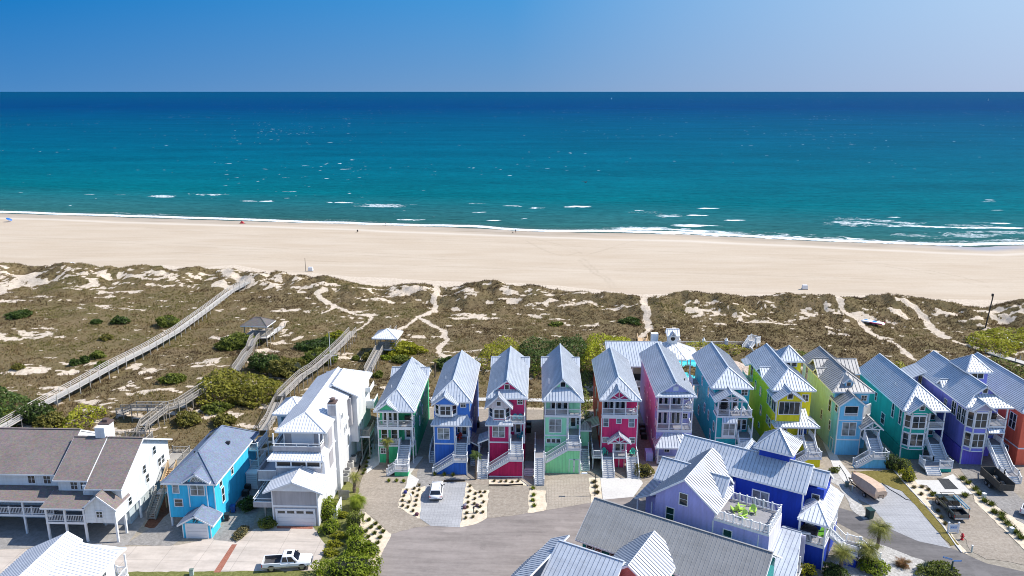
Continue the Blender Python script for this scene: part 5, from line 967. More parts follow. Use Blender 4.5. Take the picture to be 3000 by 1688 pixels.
# big white and grey house
GS = siding('warm_grey_siding', (.42,.405,.42), .16); LG = siding('light_grey_siding', (.70,.70,.71), .16)
h = House('beach_house', (-31.8,91.1,0), 0, 'large stepped white and grey house with white metal roofs and a double garage', 'house')
h.wall(GS, [(-3.0,3.0,0,3.9,0,5.2), (-3.55,2.7,3.9,27,0,6.6), (-3.0,2.6,6.2,27,6.602,11.1)]); h.wall(LG, [(2.702,3.1,3.92,27,0,8.2),(2.605,3.1,6.25,27,8.202,11.0),(3.002,3.08,.0,3.9,0,5.15),(3.102,4.3,18.5,27.4,3.4,11.0)])
h.trim([(-3.06,-2.9,-.05,-.004,0,5.1),(2.92,3.1,-.05,-.004,0,5.1),(-2.9,2.92,-.05,-.004,2.75,3.0),(3.083,3.11,0,3.9,2.75,3.0),(3.103,3.13,3.95,27,3.3,3.55),(3.103,3.13,3.95,18,7.4,7.6)])
h.garage(-2.5,2.5,0,2.35,0); h.gables(M('white_gable_boards', (.72,.73,.75)), [('y', [(-3.2,5.2),(3.2,5.2),(0,6.35)], -.3, -.1)]); h.roof(rr('y', 0, 3.95, -.65, 4.0, 5.15, 6.75), METALW, step=.42)
h.boxes('porch_wall', GS, [(-3.5,2.65,3.7,3.898,5.2,6.55)]); h.trim([(-3.55,2.7,3.64,3.69,6.5,6.75),(-3.55,2.7,3.62,3.69,5.1,5.3)]+[(x-.09,x+.09,3.66,3.85,6.75,7.9) for x in (-3.45,-1.4,.7,2.6)]); h.boxes('screen', M('brown_mesh_screen', (.075,.062,.05), .7), [(-3.35,2.5,3.9,3.94,6.75,7.85)]); h.wall(GS, [(-3.5,2.6,3.96,6.1,6.62,7.9)])
h.roof([[(-4.4,3.1,7.9),(3.2,3.1,7.9),(2.4,5.2,8.75),(-3.6,5.2,8.75)], [(3.2,3.1,7.9),(3.2,17.5,7.9),(3.05,17.5,8.3),(2.4,5.2,8.75)], [(-4.4,3.1,7.9),(-4.4,9,7.9),(-3.6,9,8.75),(-3.6,5.2,8.75)]], METALW, step=.42)
h.boxes('balcony_parapet', GS, [(-4.0,2.6,4.3,4.42,8.65,9.3),(-4.0,-3.88,4.42,9,8.65,9.3),(2.48,2.6,4.42,9,8.65,9.3)]); h.deck(-3.85,2.45,4.45,6.2,8.7,.1,M('balcony_floor',(.45,.46,.48)))
def pipe_rail(H, pts, hh=.42):
    mb = MB()
    for a, b in zip(pts[:-1], pts[1:]):
        a = V3(a); b = V3(b); mb.bar(a+V3((0,0,hh)), b+V3((0,0,hh)), .08, .07); mb.bar(a+V3((0,0,.03)), b+V3((0,0,.03)), .14, .07); k = max(1, round((b-a).length/1.8))
        for i in range(k+1): p = a+(b-a)*(i/k); mb.bar(p, p+V3((0,0,hh)), .07, .07)
    return mb.build('railing', WHITE, H.root)
pipe_rail(h, [(-3.94,9,9.3),(-3.94,4.36,9.3),(2.54,4.36,9.3),(2.54,9,9.3)]); h.boxes('roller_shutter', SHUT, [(-1.9,1.2,6.1,6.195,8.75,10.75)]); h.posts([(-2.9,6.05),(2.5,6.05),(-3.9,4.6),(2.4,4.6)], 8.7, 11.1, .16)
h.roof(rr('y', -.25, 3.5, 5.0, 26, 11.2, 12.85, 2.9, 0), METALW, step=.42); h.roof(rr('y', .9, 3.8, 18, 28.2, 11.15, 13.0, 0, 3.4), METALW, step=.42); h.roof(pyr(-6.7,-2.2,12.6,18.6,10.4,11.9), METALW, step=.42); h.wall(LG, [(-6.2,-3.56,13.1,18.1,0,10.3)]); h.wF(-5.6,7.9,1.6,1.9,13.1,gl=glass('blue_glass',(.05,.12,.22)))
c_ = h.boxes('chimney', LG, [(2.3,3.55,9.6,11.2,0,13.3)]); mb = MB(); mb.box(2.35,3.5,9.65,11.15,13.3,13.45); mb.cyl((2.9,10.4,13.45),(2.9,10.4,13.9),.35,.35,12); mb.cyl((2.9,10.4,13.9),(2.9,10.4,14.05),.45,.1,12); mb.build('chimney_cap', M('sooty_cap', (.12,.08,.07)), c_); c2 = MB(); c2.box(2.42,3.43,9.58,9.598,11.6,13.1); c2.build('chimney_face', GS, c_)
h.boxes('grey_panel', GS, [(3.11,3.16,6.4,8.2,5.2,10.8),(3.11,3.16,12.2,12.9,6.8,10.6)]); h.boxes('grey_panel', GS, [(3.11,3.6,17.6,18.45,6.5,10.9)])  # warm grey siding panels standing proud of the pale right wall
h.deck(-5.9,-3.56,3.8,9,5.2,.6,M('balcony_floor',(.45,.46,.48))); h.boxes('balcony_parapet', GS, [(-5.95,-3.56,3.66,3.79,4.6,6.1),(-6.05,-5.93,3.66,9,4.6,6.1)]); h.trim([(-6.06,-3.56,3.62,3.655,6.0,6.15),(-6.08,-3.56,3.6,3.655,4.55,4.72)])
h.deck(-5.7,-3.02,.4,6,2.75,.3); h.boxes('balcony_parapet', GS, [(-5.7,-3.05,.28,.395,2.45,3.2)]); pipe_rail(h, [(-3.1,.34,3.2),(-5.66,.34,3.2),(-5.66,5.9,3.2)], .5); h.posts([(-4.4,1.0),(-5.5,4)], 0, 2.5, .2, WOOD)
for y, z, w, q in ((13.5,9.3,.25,.7),(13.9,9.3,.25,.7),(14.3,9.3,.25,.7),(14.8,6.4,.35,1.0),(15.8,6.6,.35,1.0),(16.5,3.6,.6,1.8),(19.8,4.0,.6,1.8),(21.2,4.2,.6,1.8)): h.wR(y, z, w, q, 3.1 if y < 18.5 else 4.3, nx=1, ny=1)
h.deck(4.31,5.8,19.5,23,3.9,.3,WOOD); h.rails([(4.4,19.6,3.9),(5.75,19.6,3.9),(5.75,23,3.9)], mat=WOOD, gap=.2); h.posts([(5.7,19.6),(5.7,23),(4.5,19.6)], 0, 3.7, .15, WOOD); h.deck(4.31,5.6,24.5,27.5,6.8,.4,WHITE); h.boxes('balcony_parapet', WHITE, [(5.5,5.62,24.4,27.6,6.8,7.7),(4.35,5.5,24.4,24.5,6.8,7.7)]); h.boxes('balcony_parapet', WHITE, [(4.35,5.1,24.4,24.5,9.2,10.0),(5.0,5.1,24.5,27.5,9.2,10.0)])
h.boxes('bin_enclosure', WHITE, [(3.5,5.0,1.6,1.68,0,1.7),(4.95,5.03,1.7,4.4,0,1.9),(3.5,3.58,1.7,4.4,0,1.7)])
# white metal roof at the lower left
h = House('foreground_house', (-52.3,75.4,0), 0, 'white metal roofed house cut by the lower left corner, gabled ridge towards the street', 'house')
h.wall(WS, [(-4.6,5.3,-16,-.6,0,5.9)]); h.gables(WS, [('y', [(-4.3,5.9),(1.0,5.9),(0,7.9)], -.9, -.7)])
h.roof([[(-4.9,.2,5.95),(-4.9,-17,5.95),(0,-17,8.25),(0,.2,8.25)], [(1.5,.2,7.3),(1.5,-17,7.3),(0,-17,8.25),(0,.2,8.25)], [(1.51,-.4,7.27),(5.95,-.4,6.08),(5.95,-17,6.08),(1.51,-17,7.27)], [(1.51,-.4,7.27),(5.95,-.4,6.08),(5.95,.9,5.9)]], METALW, step=.46, rw=.085)
h.deck(5.31,6.6,-5,-.4,3.4,.3); h.rails([(5.4,-.5,3.4),(6.5,-.5,3.4),(6.5,-5,3.4)]); h.posts([(6.5,-.5),(6.5,-4.8)], 0, 6.0, .16); h.wR(-3.2,4.2,.7,.9,5.3); h.wR(-4.6,4.2,.7,.9,5.3)
# ================================================================ foreground houses at the lower right, turned to the bend of the road
RZ = R(-30.7)
MSTR = roofing('sunlit_sheet_dark_seams', (.80,.81,.84), .5, .4, .05, .0); SEAM['sunlit_sheet_dark_seams'] = M('dark_blue_seam', (.10,.13,.19), .6)  # lit copy of the grey roof metal, sunlight put into its colour
ROY = siding('royal_blue_siding', (.012,.052,.42), .16); LAV = siding('lavender_lap_siding', (.42,.42,.80), .16); LAVP = siding('pale_lavender_trim_wall', (.66,.65,.83), .16); DKT = siding('deep_teal_siding', (.01,.25,.25), .16); PNK = siding('salmon_siding', (.62,.20,.17), .16)
h = House('beach_house', (32.55,86.4,0), RZ, 'royal blue house with a long grey metal roof and a square lookout tower', 'house')
h.wall(ROY, [(-16,0,0,6,0,8.75), (.002,2.0,1.9,6,0,8.7), (.05,3.2,-1.5,6.4,0,2.85)]); h.gables(ROY, [('x', [(.3,8.7),(5.7,8.7),(3,10.7)], -16, -15.8)])
h.roof([[(-16.4,-.35,8.8),(.3,-.35,8.8),(.3,3,11.1),(-16.4,3,11.1)], [(-16.4,6.35,8.8),(.3,6.35,8.8),(.3,3,11.1),(-16.4,3,11.1)]], METAL); h.roof([[(.31,1.3,9.5),(2.3,1.3,9.5),(2.3,3,10.7),(.31,3,10.7)], [(.31,6.2,8.6),(2.3,6.2,8.6),(2.3,3,10.7),(.31,3,10.7)]], METAL)
h.wall(ROY, [(-6.3,-2.6,2.7,6.5,9.5,12.15)]); h.roof(pyr(-6.9,-2.0,2.1,7.1,12.15,14.3), METAL); h.roof(rr('y', -8.3, 2.2, 3.0, 6.6, 9.6, 11.05), METAL)
h.wF(-6.0, 5.4, 1.9, 1.9, 0, nx=2, ny=2, gl=GLASS2, fr=.14); h.trim([(-.12,.03,-.035,-.004,0,8.5),(.004,.03,0,.14,3,8.6)]); h.wF(.7, 6.35, .8, 1.5, 1.9, nx=1)
h.roof([[(-.1,-1.7,6.05),(3.5,-1.7,6.05),(1.6,1.0,7.5)], [(3.5,-1.7,6.05),(3.5,7.4,6.05),(2.0,6.4,7.5),(1.6,1.0,7.5)], [(-.1,-1.7,6.05),(-.1,1.9,6.7),(.9,1.9,7.4),(1.6,1.0,7.5)]], METALW)
h.deck(.05,3.2,-1.5,6.4,3.2,.35); h.posts([(.15,-1.4),(3.1,-1.4),(3.1,2.5),(3.1,6.3)], 3.2, 6.0, .2); h.rail((.15,-1.4,3.2),(3.1,-1.4,3.2), every=0); h.rail((3.1,-1.3,3.2),(3.1,1.0,3.2), every=0); h.rail((3.1,3.4,3.2),(3.1,6.3,3.2), every=0); h.door((.3,1.9,3.25), (1,0), .9, 2.1, WHITE, .6); h.trim([(3.1,3.24,-1.54,-1.504,0,2.85),(.05,.19,-1.54,-1.504,0,2.85)])
b_ = h.stairs((3.25,2.2,3.2), (1,0), 1.5, 1.9); h.deck(b_[0],b_[0]+1.7,1.0,3.6,1.9,.3); xx = b_[0]; h.rails([(xx,1.1,1.9),(xx+1.65,1.1,1.9)], every=0); h.rails([(xx,3.5,1.9),(xx+1.65,3.5,1.9)], every=0); h.rail((xx+1.65,1.1,1.9),(xx+1.65,2.0,1.9), every=0); h.stairs((xx+1.7,2.8,1.9), (1,.35), 1.4, .03); h.wall(ROY, [(xx+.1,xx+1.6,1.1,3.5,.02,1.55)])
# lavender house with the roof deck
h = House('beach_house', (18.0,85.4,0), R(-31), 'lavender house with a sunlit striped gable roof and a railed roof deck', 'house'); HL = h
h.wall(LAV, [(-3.7,3.7,0,9.5,0,7.9), (3.702,10.2,.02,5.6,0,6.5), (-4.6,-3.702,4.2,9.5,0,7.2)]); h.gables(LAV, [('y', [(-3.7,7.9),(3.7,7.9),(0,10.6)], 0, .2)]); h.boxes('end_wall', LAVP, [(10.203,10.25,.05,5.6,0,6.5)])
h.roof([[(-4.2,-.45,7.7),(-4.2,9.7,7.7),(0,9.7,10.95),(0,-.45,10.95)]], METAL, step=.42, rw=.10); h.roof([[(4.2,-.45,7.7),(4.2,5.9,7.7),(2.6,9.7,8.94),(0,9.7,10.95),(0,-.45,10.95)]], MSTR, step=.5, rw=.10); h.roof(rr('x', 6.0, 2.7, -5.4, -.7, 7.9, 9.75), METAL, step=.5); h.gables(LAV, [('x', [(3.8,7.2),(8.2,7.2),(6,9.3)], -4.9, -4.7)])
h.roof(rr('x', 5.0, 1.9, .4, 3.9, 8.3, 9.85), METAL, step=.42); h.gables(LAV, [('x', [(3.3,7.6),(6.7,7.6),(6.7,8.4),(5,9.6),(3.3,8.4)], 3.35, 3.55)]); h.wR(4.6,8.0,.8,.7,3.55,nx=1,ny=1)
h.roof([[(-8.4,4.5,3.6),(-8.4,12.5,3.6),(-4.6,12.5,5.6),(-4.6,4.5,5.6)]], METAL, cap=False, step=.5); h.wall(LAV, [(-7.6,-4.602,6.5,12,0,3.4)]); h.posts([(-8.1,4.9),(-6.0,4.7)], 0, 3.6, .18); h.deck(-8.2,-4.62,4.6,6.5,.6,.3); h.rail((-8.1,4.8,.6),(-6.0,4.75,.6))
for x, z in ((-2.2,4.7),(2.0,2.0),(-2.3,1.2)): h.wF(x, z, .95, 1.7, 0, nx=1, gl=glass('green_tinted_glass',(.012,.035,.03)))
h.wF(5.0, 4.0, .95, 1.7, .02, nx=1, gl=GLASS); h.wF(-.6,7.3,.95,1.5,0,nx=1); h.wF(7.3,2.7,2.0,1.7,.02,nx=2,gl=glass('green_tinted_glass')); h.trim([(9.0,9.12,-.02,.017,0,6.3),(3.6,3.75,-.04,.017,0,6.4)])
h.deck(3.72,10.2,.05,5.6,6.72,.3); dk = [(3.85,.15,6.72),(6.0,.15,6.72),(8.1,.15,6.72),(10.1,.15,6.72),(10.1,2.9,6.72),(10.1,5.5,6.72),(8.0,5.5,6.72),(6.0,5.5,6.72),(4.2,5.5,6.72)]; h.rails(dk, every=1, h=1.0)
h.roof([[(10.3,5.9,4.75),(12.6,5.9,4.75),(14.0,-2.2,2.6),(10.3,-2.2,2.6)], [(10.3,5.9,4.75),(12.6,5.9,4.75),(13.4,7.2,4.3),(10.3,7.2,4.3)]], METAL, step=.5); h.boxes('porch_wall', LAVP, [(10.26,13.2,5.6,5.75,0,4.6)]); h.posts([(13.2,3.5),(13.2,.5),(13.2,-1.5)], 0, 3.0, .16); h.deck(10.3,13.3,-1.6,5.5,.9,.3)
LM = CM['l']; LBG = 'lime chairs on the roof deck'
for (x, y, rz, lb) in ((6.0,3.5,1.7,'lime green adirondack chair on the roof deck, the one farthest back'),(5.3,2.9,-2.3,'lime green adirondack chair on the roof deck, nearest the striped roof'),(6.6,1.9,-.4,'lime green adirondack chair on the roof deck, nearest the front railing'),(7.3,3.6,.2,'lime green adirondack chair on the roof deck, nearest the blue house window')): adirondack('adirondack_chair', LM, HL.W(x,y,6.72), HL.rz+rz, lb, LBG, 1.05)
# grey roofed house in front of it
SEAM['warm_grey_standing_seam'] = M('warm_grey_seam', (.36,.355,.345), .6)
h = House('beach_house', (7.0,83.9,0), R(-31), 'teal walled house under a broad plain grey metal roof, seen from above', 'house')
h.wall(DKT, [(.6,20.4,-4.0,4.0,0,5.9)]); h.roof(rr('x', 0, 4.7, 0, 21, 5.85, 8.95), roofing('warm_grey_standing_seam', (.31,.305,.295), .6, .3, .12, .1), step=.44, rw=.03); h.gables(DKT, [('x', [(-4,5.9),(4,5.9),(0,8.5)], 20.1, 20.35), ('x', [(-4,5.9),(4,5.9),(0,8.5)], .65, .85)])
for x in (1.2,2.3,4.2): h.wF(x, 4.4, .7, 1.0, -4.0, nx=1)
# salmon house at the bottom edge
h = House('beach_house', (2.7,75.5,0), R(-29), 'salmon walled house at the bottom edge, pale metal roofs with a striped cross gable', 'house')
h.wall(PNK, [(0,11,-9,2.6,0,5.8)]); h.roof([[(-.2,0,8.35),(7.5,0,8.35),(7.5,-9,3.6),(-.2,-9,3.6)], [(-.2,0,8.35),(7.5,0,8.35),(7.5,3.2,6.1),(-.2,3.2,6.1)]], METAL, step=.5); h.roof([[(-2.6,2.8,6.3),(-2.6,-9,6.3),(-.3,-9,7.5),(-.3,2.8,7.5)],[(-3.6,-1.5,5.4),(-3.6,-9,5.4),(-2.65,-9,6.2),(-2.65,1.0,6.2)]], METAL, step=.5, cap=False)
h.roof([rr('y', 8.2, 3.3, -.6, 7, 6.2, 8.5)[1]], MSTR, step=.5, rw=.10); h.roof([rr('y', 8.2, 3.3, -.6, 7, 6.2, 8.5)[0]], METAL, step=.45, rw=.10); h.gables(PNK, [('y', [(5.2,6.2),(11.2,6.2),(8.2,8.2)], -.2, 0)]); h.wall(PNK, [(5.6,11.0,2.602,6.6,0,6.1)]); h.roof([[(4.9,-.9,6.0),(9.2,-.9,6.0),(9.2,-6,4.4),(4.9,-6,4.4)]], METAL, step=.5, cap=False)
CR.update({23:(330,1130,8.31)})
# ================================================================ boardwalks and shelters on the dunes
def boardwalk(label, pts, width=1.5, step=2.4, mat=None, rails=3, hgt=1.0, legs=True, sides=(-1,1), solid=False, name='boardwalk', drop=True, capw=.13):
    mat = mat or WOOD; P = [V3(p) for p in pts]; root = empty(name, P[0], 0, label, 'boardwalk'); o = P[0]; P = [p-o for p in P]
    db = MB(); rb = {-1: MB(), 1: MB()}
    nrm = []
    for i in range(len(P)):
        d = (P[min(i+1, len(P)-1)]-P[max(i-1, 0)]); d.z = 0; d.normalize(); nrm.append(V3((d.y, -d.x, 0)))
    for i in range(len(P)-1):
        a, b = P[i], P[i+1]; na, nb = nrm[i]*(width/2), nrm[i+1]*(width/2); th = V3((0,0,.12)); L = (b-a); hl = V3((L.x,L.y,0)).length
        if abs(L.z) > .35*hl:
            n = max(2, int(abs(L.z)/.2))
            for k in range(n): 
                q = a+L*((k+.5)/n); w = na.normalized(); dd = V3((L.x,L.y,0)).normalized()*(hl/n*.5); c = w*(width/2); q = V3((q.x,q.y,a.z+L.z*(k+(1 if L.z > 0 else 0))/n))
                db.hexa([q-c-dd-V3((0,0,.06)), q+c-dd-V3((0,0,.06)), q+c+dd-V3((0,0,.06)), q-c+dd-V3((0,0,.06))], [q-c-dd, q+c-dd, q+c+dd, q-c+dd])
        else: db.hexa([a-na-th, a+na-th, b+nb-th, b-nb-th], [a-na, a+na, b+nb, b-nb])
        n = max(1, round(L.length/step))
        for sd in sides:
            A, B = a+na*sd, b+nb*sd; u = V3((0,0,1))
            if rails:
                rb[sd].bar(A+u*hgt, B+u*hgt, capw, .06)
                for k in range(1, rails): rb[sd].bar(A+u*hgt*k/rails, B+u*hgt*k/rails, .04, .12)
                if solid:
                    m = int(L.length/.22)
                    for k in range(m): q = A+(B-A)*((k+.5)/m); rb[sd].bar(q+u*.05, q+u*(hgt-.03), .05, .05)
            for k in range(n+(1 if i == len(P)-2 else 0)):
                q = A+(B-A)*(k/n); gz = hzf(q.x+o.x, q.y+o.y)-o.z-.15 if drop else q.z-.2
                pb = MB(); pb.bar((q.x,q.y,min(gz, q.z-.15)), q+u*(hgt-.04 if rails else .9), .12, .12); pb.build('post', mat, root)
    db.build('deck', mat, root)
    for sd in sides:
        if rb[sd].v: rb[sd].build('railing', mat, root)
    return root
PALEW = M('sun_bleached_wood', (.47,.44,.40), .9, .2, 2., fine=.35)
def at(c, x, y, h): return GTZ(c, x, y, h)
boardwalk('long sun bleached boardwalk running straight from the left edge to the beach', [at(14, x, y, h) for x, y, h in ((-150,1540,1.4),(30,1449,1.5),(340,1270,1.5),(640,1110,1.6),(960,930,1.6),(1240,790,1.5),(1500,640,1.4),(1750,460,1.2),(1960,300,.8),(2105,222,.3))], 1.9, 2.6, PALEW)
boardwalk('grey railed walk with steps climbing to the brown roofed shelter', [at(22, x, y, h) for x, y, h in ((225,1345,.9),(330,1200,.9),(430,1030,1.0),(515,930,1.0),(545,830,1.9),(600,700,2.0),(700,610,2.0))], 1.4, 2.2, WOOD, 2, solid=True)
boardwalk('plank ramp from the brown roofed shelter down to the sand path', [at(22, x, y, h) for x, y, h in ((810,660,1.9),(960,570,1.4),(1200,410,.2))], 1.5, 2.6, PALEW, 0, sides=(1,))
boardwalk('wooden walkway with handrails climbing past the big white house to the dunes', [at(15, x, y, h) for x, y, h in ((500,1480,.9),(560,1390,.9),(625,1240,1.0),(650,1190,2.0),(760,1080,2.0),(835,1010,2.0),(925,955,2.0),(1060,840,2.0),(1180,725,2.0),(1255,640,1.6))], 1.6, 2.2, WOOD, 3)
boardwalk('narrow grey walkway behind the big white house up to the white roofed shelter', [at(15, x, y, h) for x, y, h in ((1385,985,1.2),(1425,905,1.4),(1480,800,1.6),(1525,740,1.8))], 1.5, 2., WOOD, 3)
boardwalk('short railed stair beyond the white roofed shelter', [at(15, x, y, h) for x, y, h in ((1580,660,1.7),(1605,625,.9))], 1.3, 2.4, WOOD, 2)
boardwalk('grey balustraded walk rising diagonally behind the brown roofed duplex', [at(23, x, y, h) for x, y, h in ((690,1190,1.0),(780,960,2.0),(1010,780,2.0),(1290,570,2.0),(1560,500,2.0),(1700,430,2.0),(2000,230,2.0),(2320,20,2.0))], 1.5, 2.0, WOOD, 2, solid=True)
boardwalk('grey balustraded side walk ending at a low lookout', [at(23, x, y, h) for x, y, h in ((150,640,.9),(330,640,.9),(520,560,1.9),(900,560,2.0),(1320,560,2.0))], 1.5, 2.0, WOOD, 2, solid=True)
boardwalk('low pale boardwalk with rope posts at the right edge', [at(18, x, y, h) for x, y, h in ((2040,935,.25),(2250,1000,.3),(2480,1065,.3),(2720,1140,.3))], 1.9, 3., PALEW, 0)
boardwalk('pine railed ramp leading from the pool to the sand path', [at(16, x, y, h) for x, y, h in ((1885,800,1.2),(1880,740,1.0),(1870,675,.2))], 2.2, 2., WOODN, 3)
def shelter(label, c, w, d, zf, ze, zr, mat, rmat, rz=0., ridge=0., rib=True):
    h = House('dune_shelter', (c[0], c[1], 0), rz, label, 'shelter')
    hw, hd = w/2, d/2; rl = ridge/2
    pl = [[(-hw,-hd,ze),(hw,-hd,ze),(rl,0,zr),(-rl,0,zr)], [(-hw,hd,ze),(hw,hd,ze),(rl,0,zr),(-rl,0,zr)], [(-hw,-hd,ze),(-hw,hd,ze),(-rl,0,zr)], [(hw,-hd,ze),(hw,hd,ze),(rl,0,zr)]]
    if ridge == 0: pl = pyr(-hw,hw,-hd,hd,ze,zr)
    h.roof(pl, rmat, rib=rib, step=.4); gz = hzf(c[0], c[1])
    h.deck(-hw+.4,hw-.4,-hd+.4,hd-.4,zf,.25,mat); x, y = hw-.6, hd-.6
    h.posts([(-x,-y),(x,-y),(x,y),(-x,y)], gz-.5, ze, .16, mat)
    for k in (-.33, .4): h.boxes('bench', mat, [(k*x-.0+.0, k*x+.9, y-.5, y-.1, zf+.4, zf+.48), (k*x+.1, k*x+.2, y-.4, y-.2, zf, zf+.4)])
    h.rail((-x,y,zf),(x,y,zf), mat=mat, gap=.25); h.rail((x,-y,zf),(x,y,zf), mat=mat, gap=.25); h.rail((0,-y,zf),(x,-y,zf), mat=mat, gap=.25); return h
p = GTZ(22, 720, 560, 2.0); shelter('open shelter with a brown shingle hip roof among the dunes', p, 6.2, 5.0, p[2], p[2]+2.5, p[2]+3.9, WOOD, shingle('grey_brown_shingle', (.12,.105,.095), (.17,.15,.14)), R(-4), 1.4, False)
p = GTZ(21, 1240, 660, 1.8); shelter('open shelter with a white metal pyramid roof above the dune walk', p, 5.6, 5.6, p[2], p[2]+2.5, p[2]+3.9, WOOD, METALW, R(-3))
# ================================================================ plants
def leafcloud(name, P, Nn, size, mat, parent=None, tint=None, jitter=.8, aspect=1.6):
    n = len(P); r = RNG.normal(0, 1, (n, 3)); nn = Nn+r*jitter; nn /= np.linalg.norm(nn, axis=1)[:, None]+1e-9
    t_ = np.cross(nn, RNG.normal(0, 1, (n, 3))); t_ /= np.linalg.norm(t_, axis=1)[:, None]+1e-9; b_ = np.cross(nn, t_)
    s_ = size*RNG.uniform(.6, 1.35, (n, 1)); a, b = t_*s_*aspect*.5, b_*s_*.5
    V = np.stack([P-a, P-b*.9+a*.1, P+a, P+b*.9+a*.1], 1).reshape(-1, 3)
    tv = np.repeat(np.clip((tint if tint is not None else .5)+RNG.normal(0, .17, n), 0, 1), 4)
    return npmesh(name, V, np.arange(4*n).reshape(-1, 4), mat, parent, {'tint': tv})
YG = foliage('yellow_green_leaf', (.120,.135,.010), (.300,.300,.020), (.44,.42,.04), .35); DG = foliage('dark_green_leaf', (.022,.042,.012), (.062,.100,.020), (.120,.165,.032), .3)
MG = foliage('mid_green_leaf', (.055,.075,.014), (.140,.170,.026), (.25,.27,.045), .3); OL = foliage('olive_leaf', (.085,.078,.016), (.185,.170,.035), (.28,.25,.06), .3); BG = foliage('bright_green_leaf', (.085,.125,.012), (.210,.270,.020), (.36,.40,.04), .35); SV = foliage('grey_green_blade', (.06,.085,.065), (.13,.17,.13), (.24,.28,.22), .15); RU = foliage('rusty_frond', (.10,.04,.015), (.20,.10,.03), (.26,.20,.06), .2); TAN = foliage('straw_blade', (.09,.07,.03), (.17,.145,.06), (.24,.22,.09), .2)
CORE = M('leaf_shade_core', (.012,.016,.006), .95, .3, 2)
def crown_pts(n, rx, ry, rz, seed, lump=.35, flat=.0):
    th = RNG.uniform(0, 6.283, n); cz = RNG.uniform(-.25, 1, n); s_ = np.sqrt(1-cz**2); d = np.stack([s_*np.cos(th), s_*np.sin(th), cz], -1)
    l = 1+lump*2*(fbm(d[:,0]*2.2+seed*7.1+d[:,2]*1.3, d[:,1]*2.2-seed*3.3+d[:,2]*.9, seed, 3)-.5); rr_ = l*RNG.uniform(.72, 1.05, n)**.6
    return d*rr_[:, None]*np.array([rx, ry, rz]), d/np.array([rx, ry, rz])*min(rx, ry, rz), (l-1)/lump
def shrub(label, p, rx, ry, h, mat, n=900, leaf=.26, cat='shrub', name='shrub', group=None, lump=.6, seed=None):
    seed = seed if seed is not None else random.randint(1, 900)
    P, D, l = crown_pts(n, rx, ry, h*.62, seed, lump)
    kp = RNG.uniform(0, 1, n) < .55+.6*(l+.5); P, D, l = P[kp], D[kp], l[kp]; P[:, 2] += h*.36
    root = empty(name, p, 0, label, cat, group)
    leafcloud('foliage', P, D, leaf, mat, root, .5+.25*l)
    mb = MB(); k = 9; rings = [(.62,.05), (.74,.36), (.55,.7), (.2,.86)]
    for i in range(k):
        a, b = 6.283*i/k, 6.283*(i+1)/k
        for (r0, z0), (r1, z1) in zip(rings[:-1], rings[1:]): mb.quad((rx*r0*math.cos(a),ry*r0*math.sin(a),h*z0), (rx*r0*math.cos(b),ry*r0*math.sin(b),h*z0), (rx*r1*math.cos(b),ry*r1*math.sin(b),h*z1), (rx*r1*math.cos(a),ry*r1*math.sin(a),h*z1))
    mb.build('shade_core', CORE, root); return root  # added dark shell behind the leaves, coloured like the shade inside
def thicket(label, c, poly, h, mat, dens=16, leaf=.34, seed=3, z0=0.):
    W = [(GT(*(q if c == 0 else Z(c, *q)), dz=h*.7))[:2] for q in poly]; xs = [p[0] for p in W]; ys = [p[1] for p in W]
    n = int((max(xs)-min(xs))*(max(ys)-min(ys))*dens); x = RNG.uniform(min(xs)-.5, max(xs)+.5, n); y = RNG.uniform(min(ys)-.5, max(ys)+.5, n)
    ins = np.zeros(n, bool); j = len(W)-1
    xj = x+(vnoise(x*.6, y*.6, seed)-.5)*2.2; yj = y+(vnoise(x*.6+9, y*.6, seed+1)-.5)*2.2
    for i in range(len(W)):
        (x0, y0), (x1, y1) = W[i], W[j]; k = ((y0 > yj) != (y1 > yj)); ins ^= k & (xj < (x1-x0)*(yj-y0)/((y1-y0) if y1 != y0 else 1e-9)+x0); j = i
    x, y = x[ins], y[ins]
    d = seg_dist(x, y, W+[W[0]]); hf = fbm(x*.28, y*.34, seed+5, 4); e = sstep(0, 2.2, d)
    hh = h*(.35+.65*e)*(.45+.95*hf); dep = RNG.uniform(0, 1, len(x))**2.2
    g = hz(x, y); z = g+hh*(1-dep*.75)
    ex = .3; gx_ = (fbm((x+ex)*.28, y*.34, seed+5, 4)-hf)/ex*h; gy_ = (fbm(x*.28, (y+ex)*.34, seed+5, 4)-hf)/ex*h
    Nn = np.stack([-gx_, -gy_, np.ones(len(x))], -1); Nn /= np.linalg.norm(Nn, axis=1)[:, None]
    o = leafcloud('thicket', np.stack([x, y, z], -1), Nn, leaf, mat, None, .32+.5*hf+.2*(vnoise(x*1.1, y*1.1, 4)-.5), .5)
    return tag(o, label, 'thicket', kind='stuff')
thicket('yellow green wax myrtle thicket behind the mint house', 16, [(310,800),(340,750),(410,705),(480,690),(560,688),(660,690),(740,700),(760,740),(740,790),(700,850),(600,890),(420,900),(330,870)], 3.6, YG, 26, .25, 3)
thicket('dark evergreen thicket between the mint and magenta houses', 16, [(690,720),(760,690),(880,672),(1090,655),(1240,655),(1330,655),(1390,740),(1400,800),(1330,880),(1240,930),(1000,960),(800,930),(720,860),(660,800)], 3.7, DG, 26, .28, 8)
thicket('bright yellow green thicket behind the magenta house', 16, [(1310,660),(1480,648),(1650,650),(1800,660),(1830,720),(1830,790),(1700,800),(1540,790),(1480,870),(1330,930),(1280,890),(1270,800),(1330,740)], 3.6, foliage('lime_leaf', (.140,.165,.010), (.330,.350,.015), (.48,.48,.04), .35), 28, .25, 12)
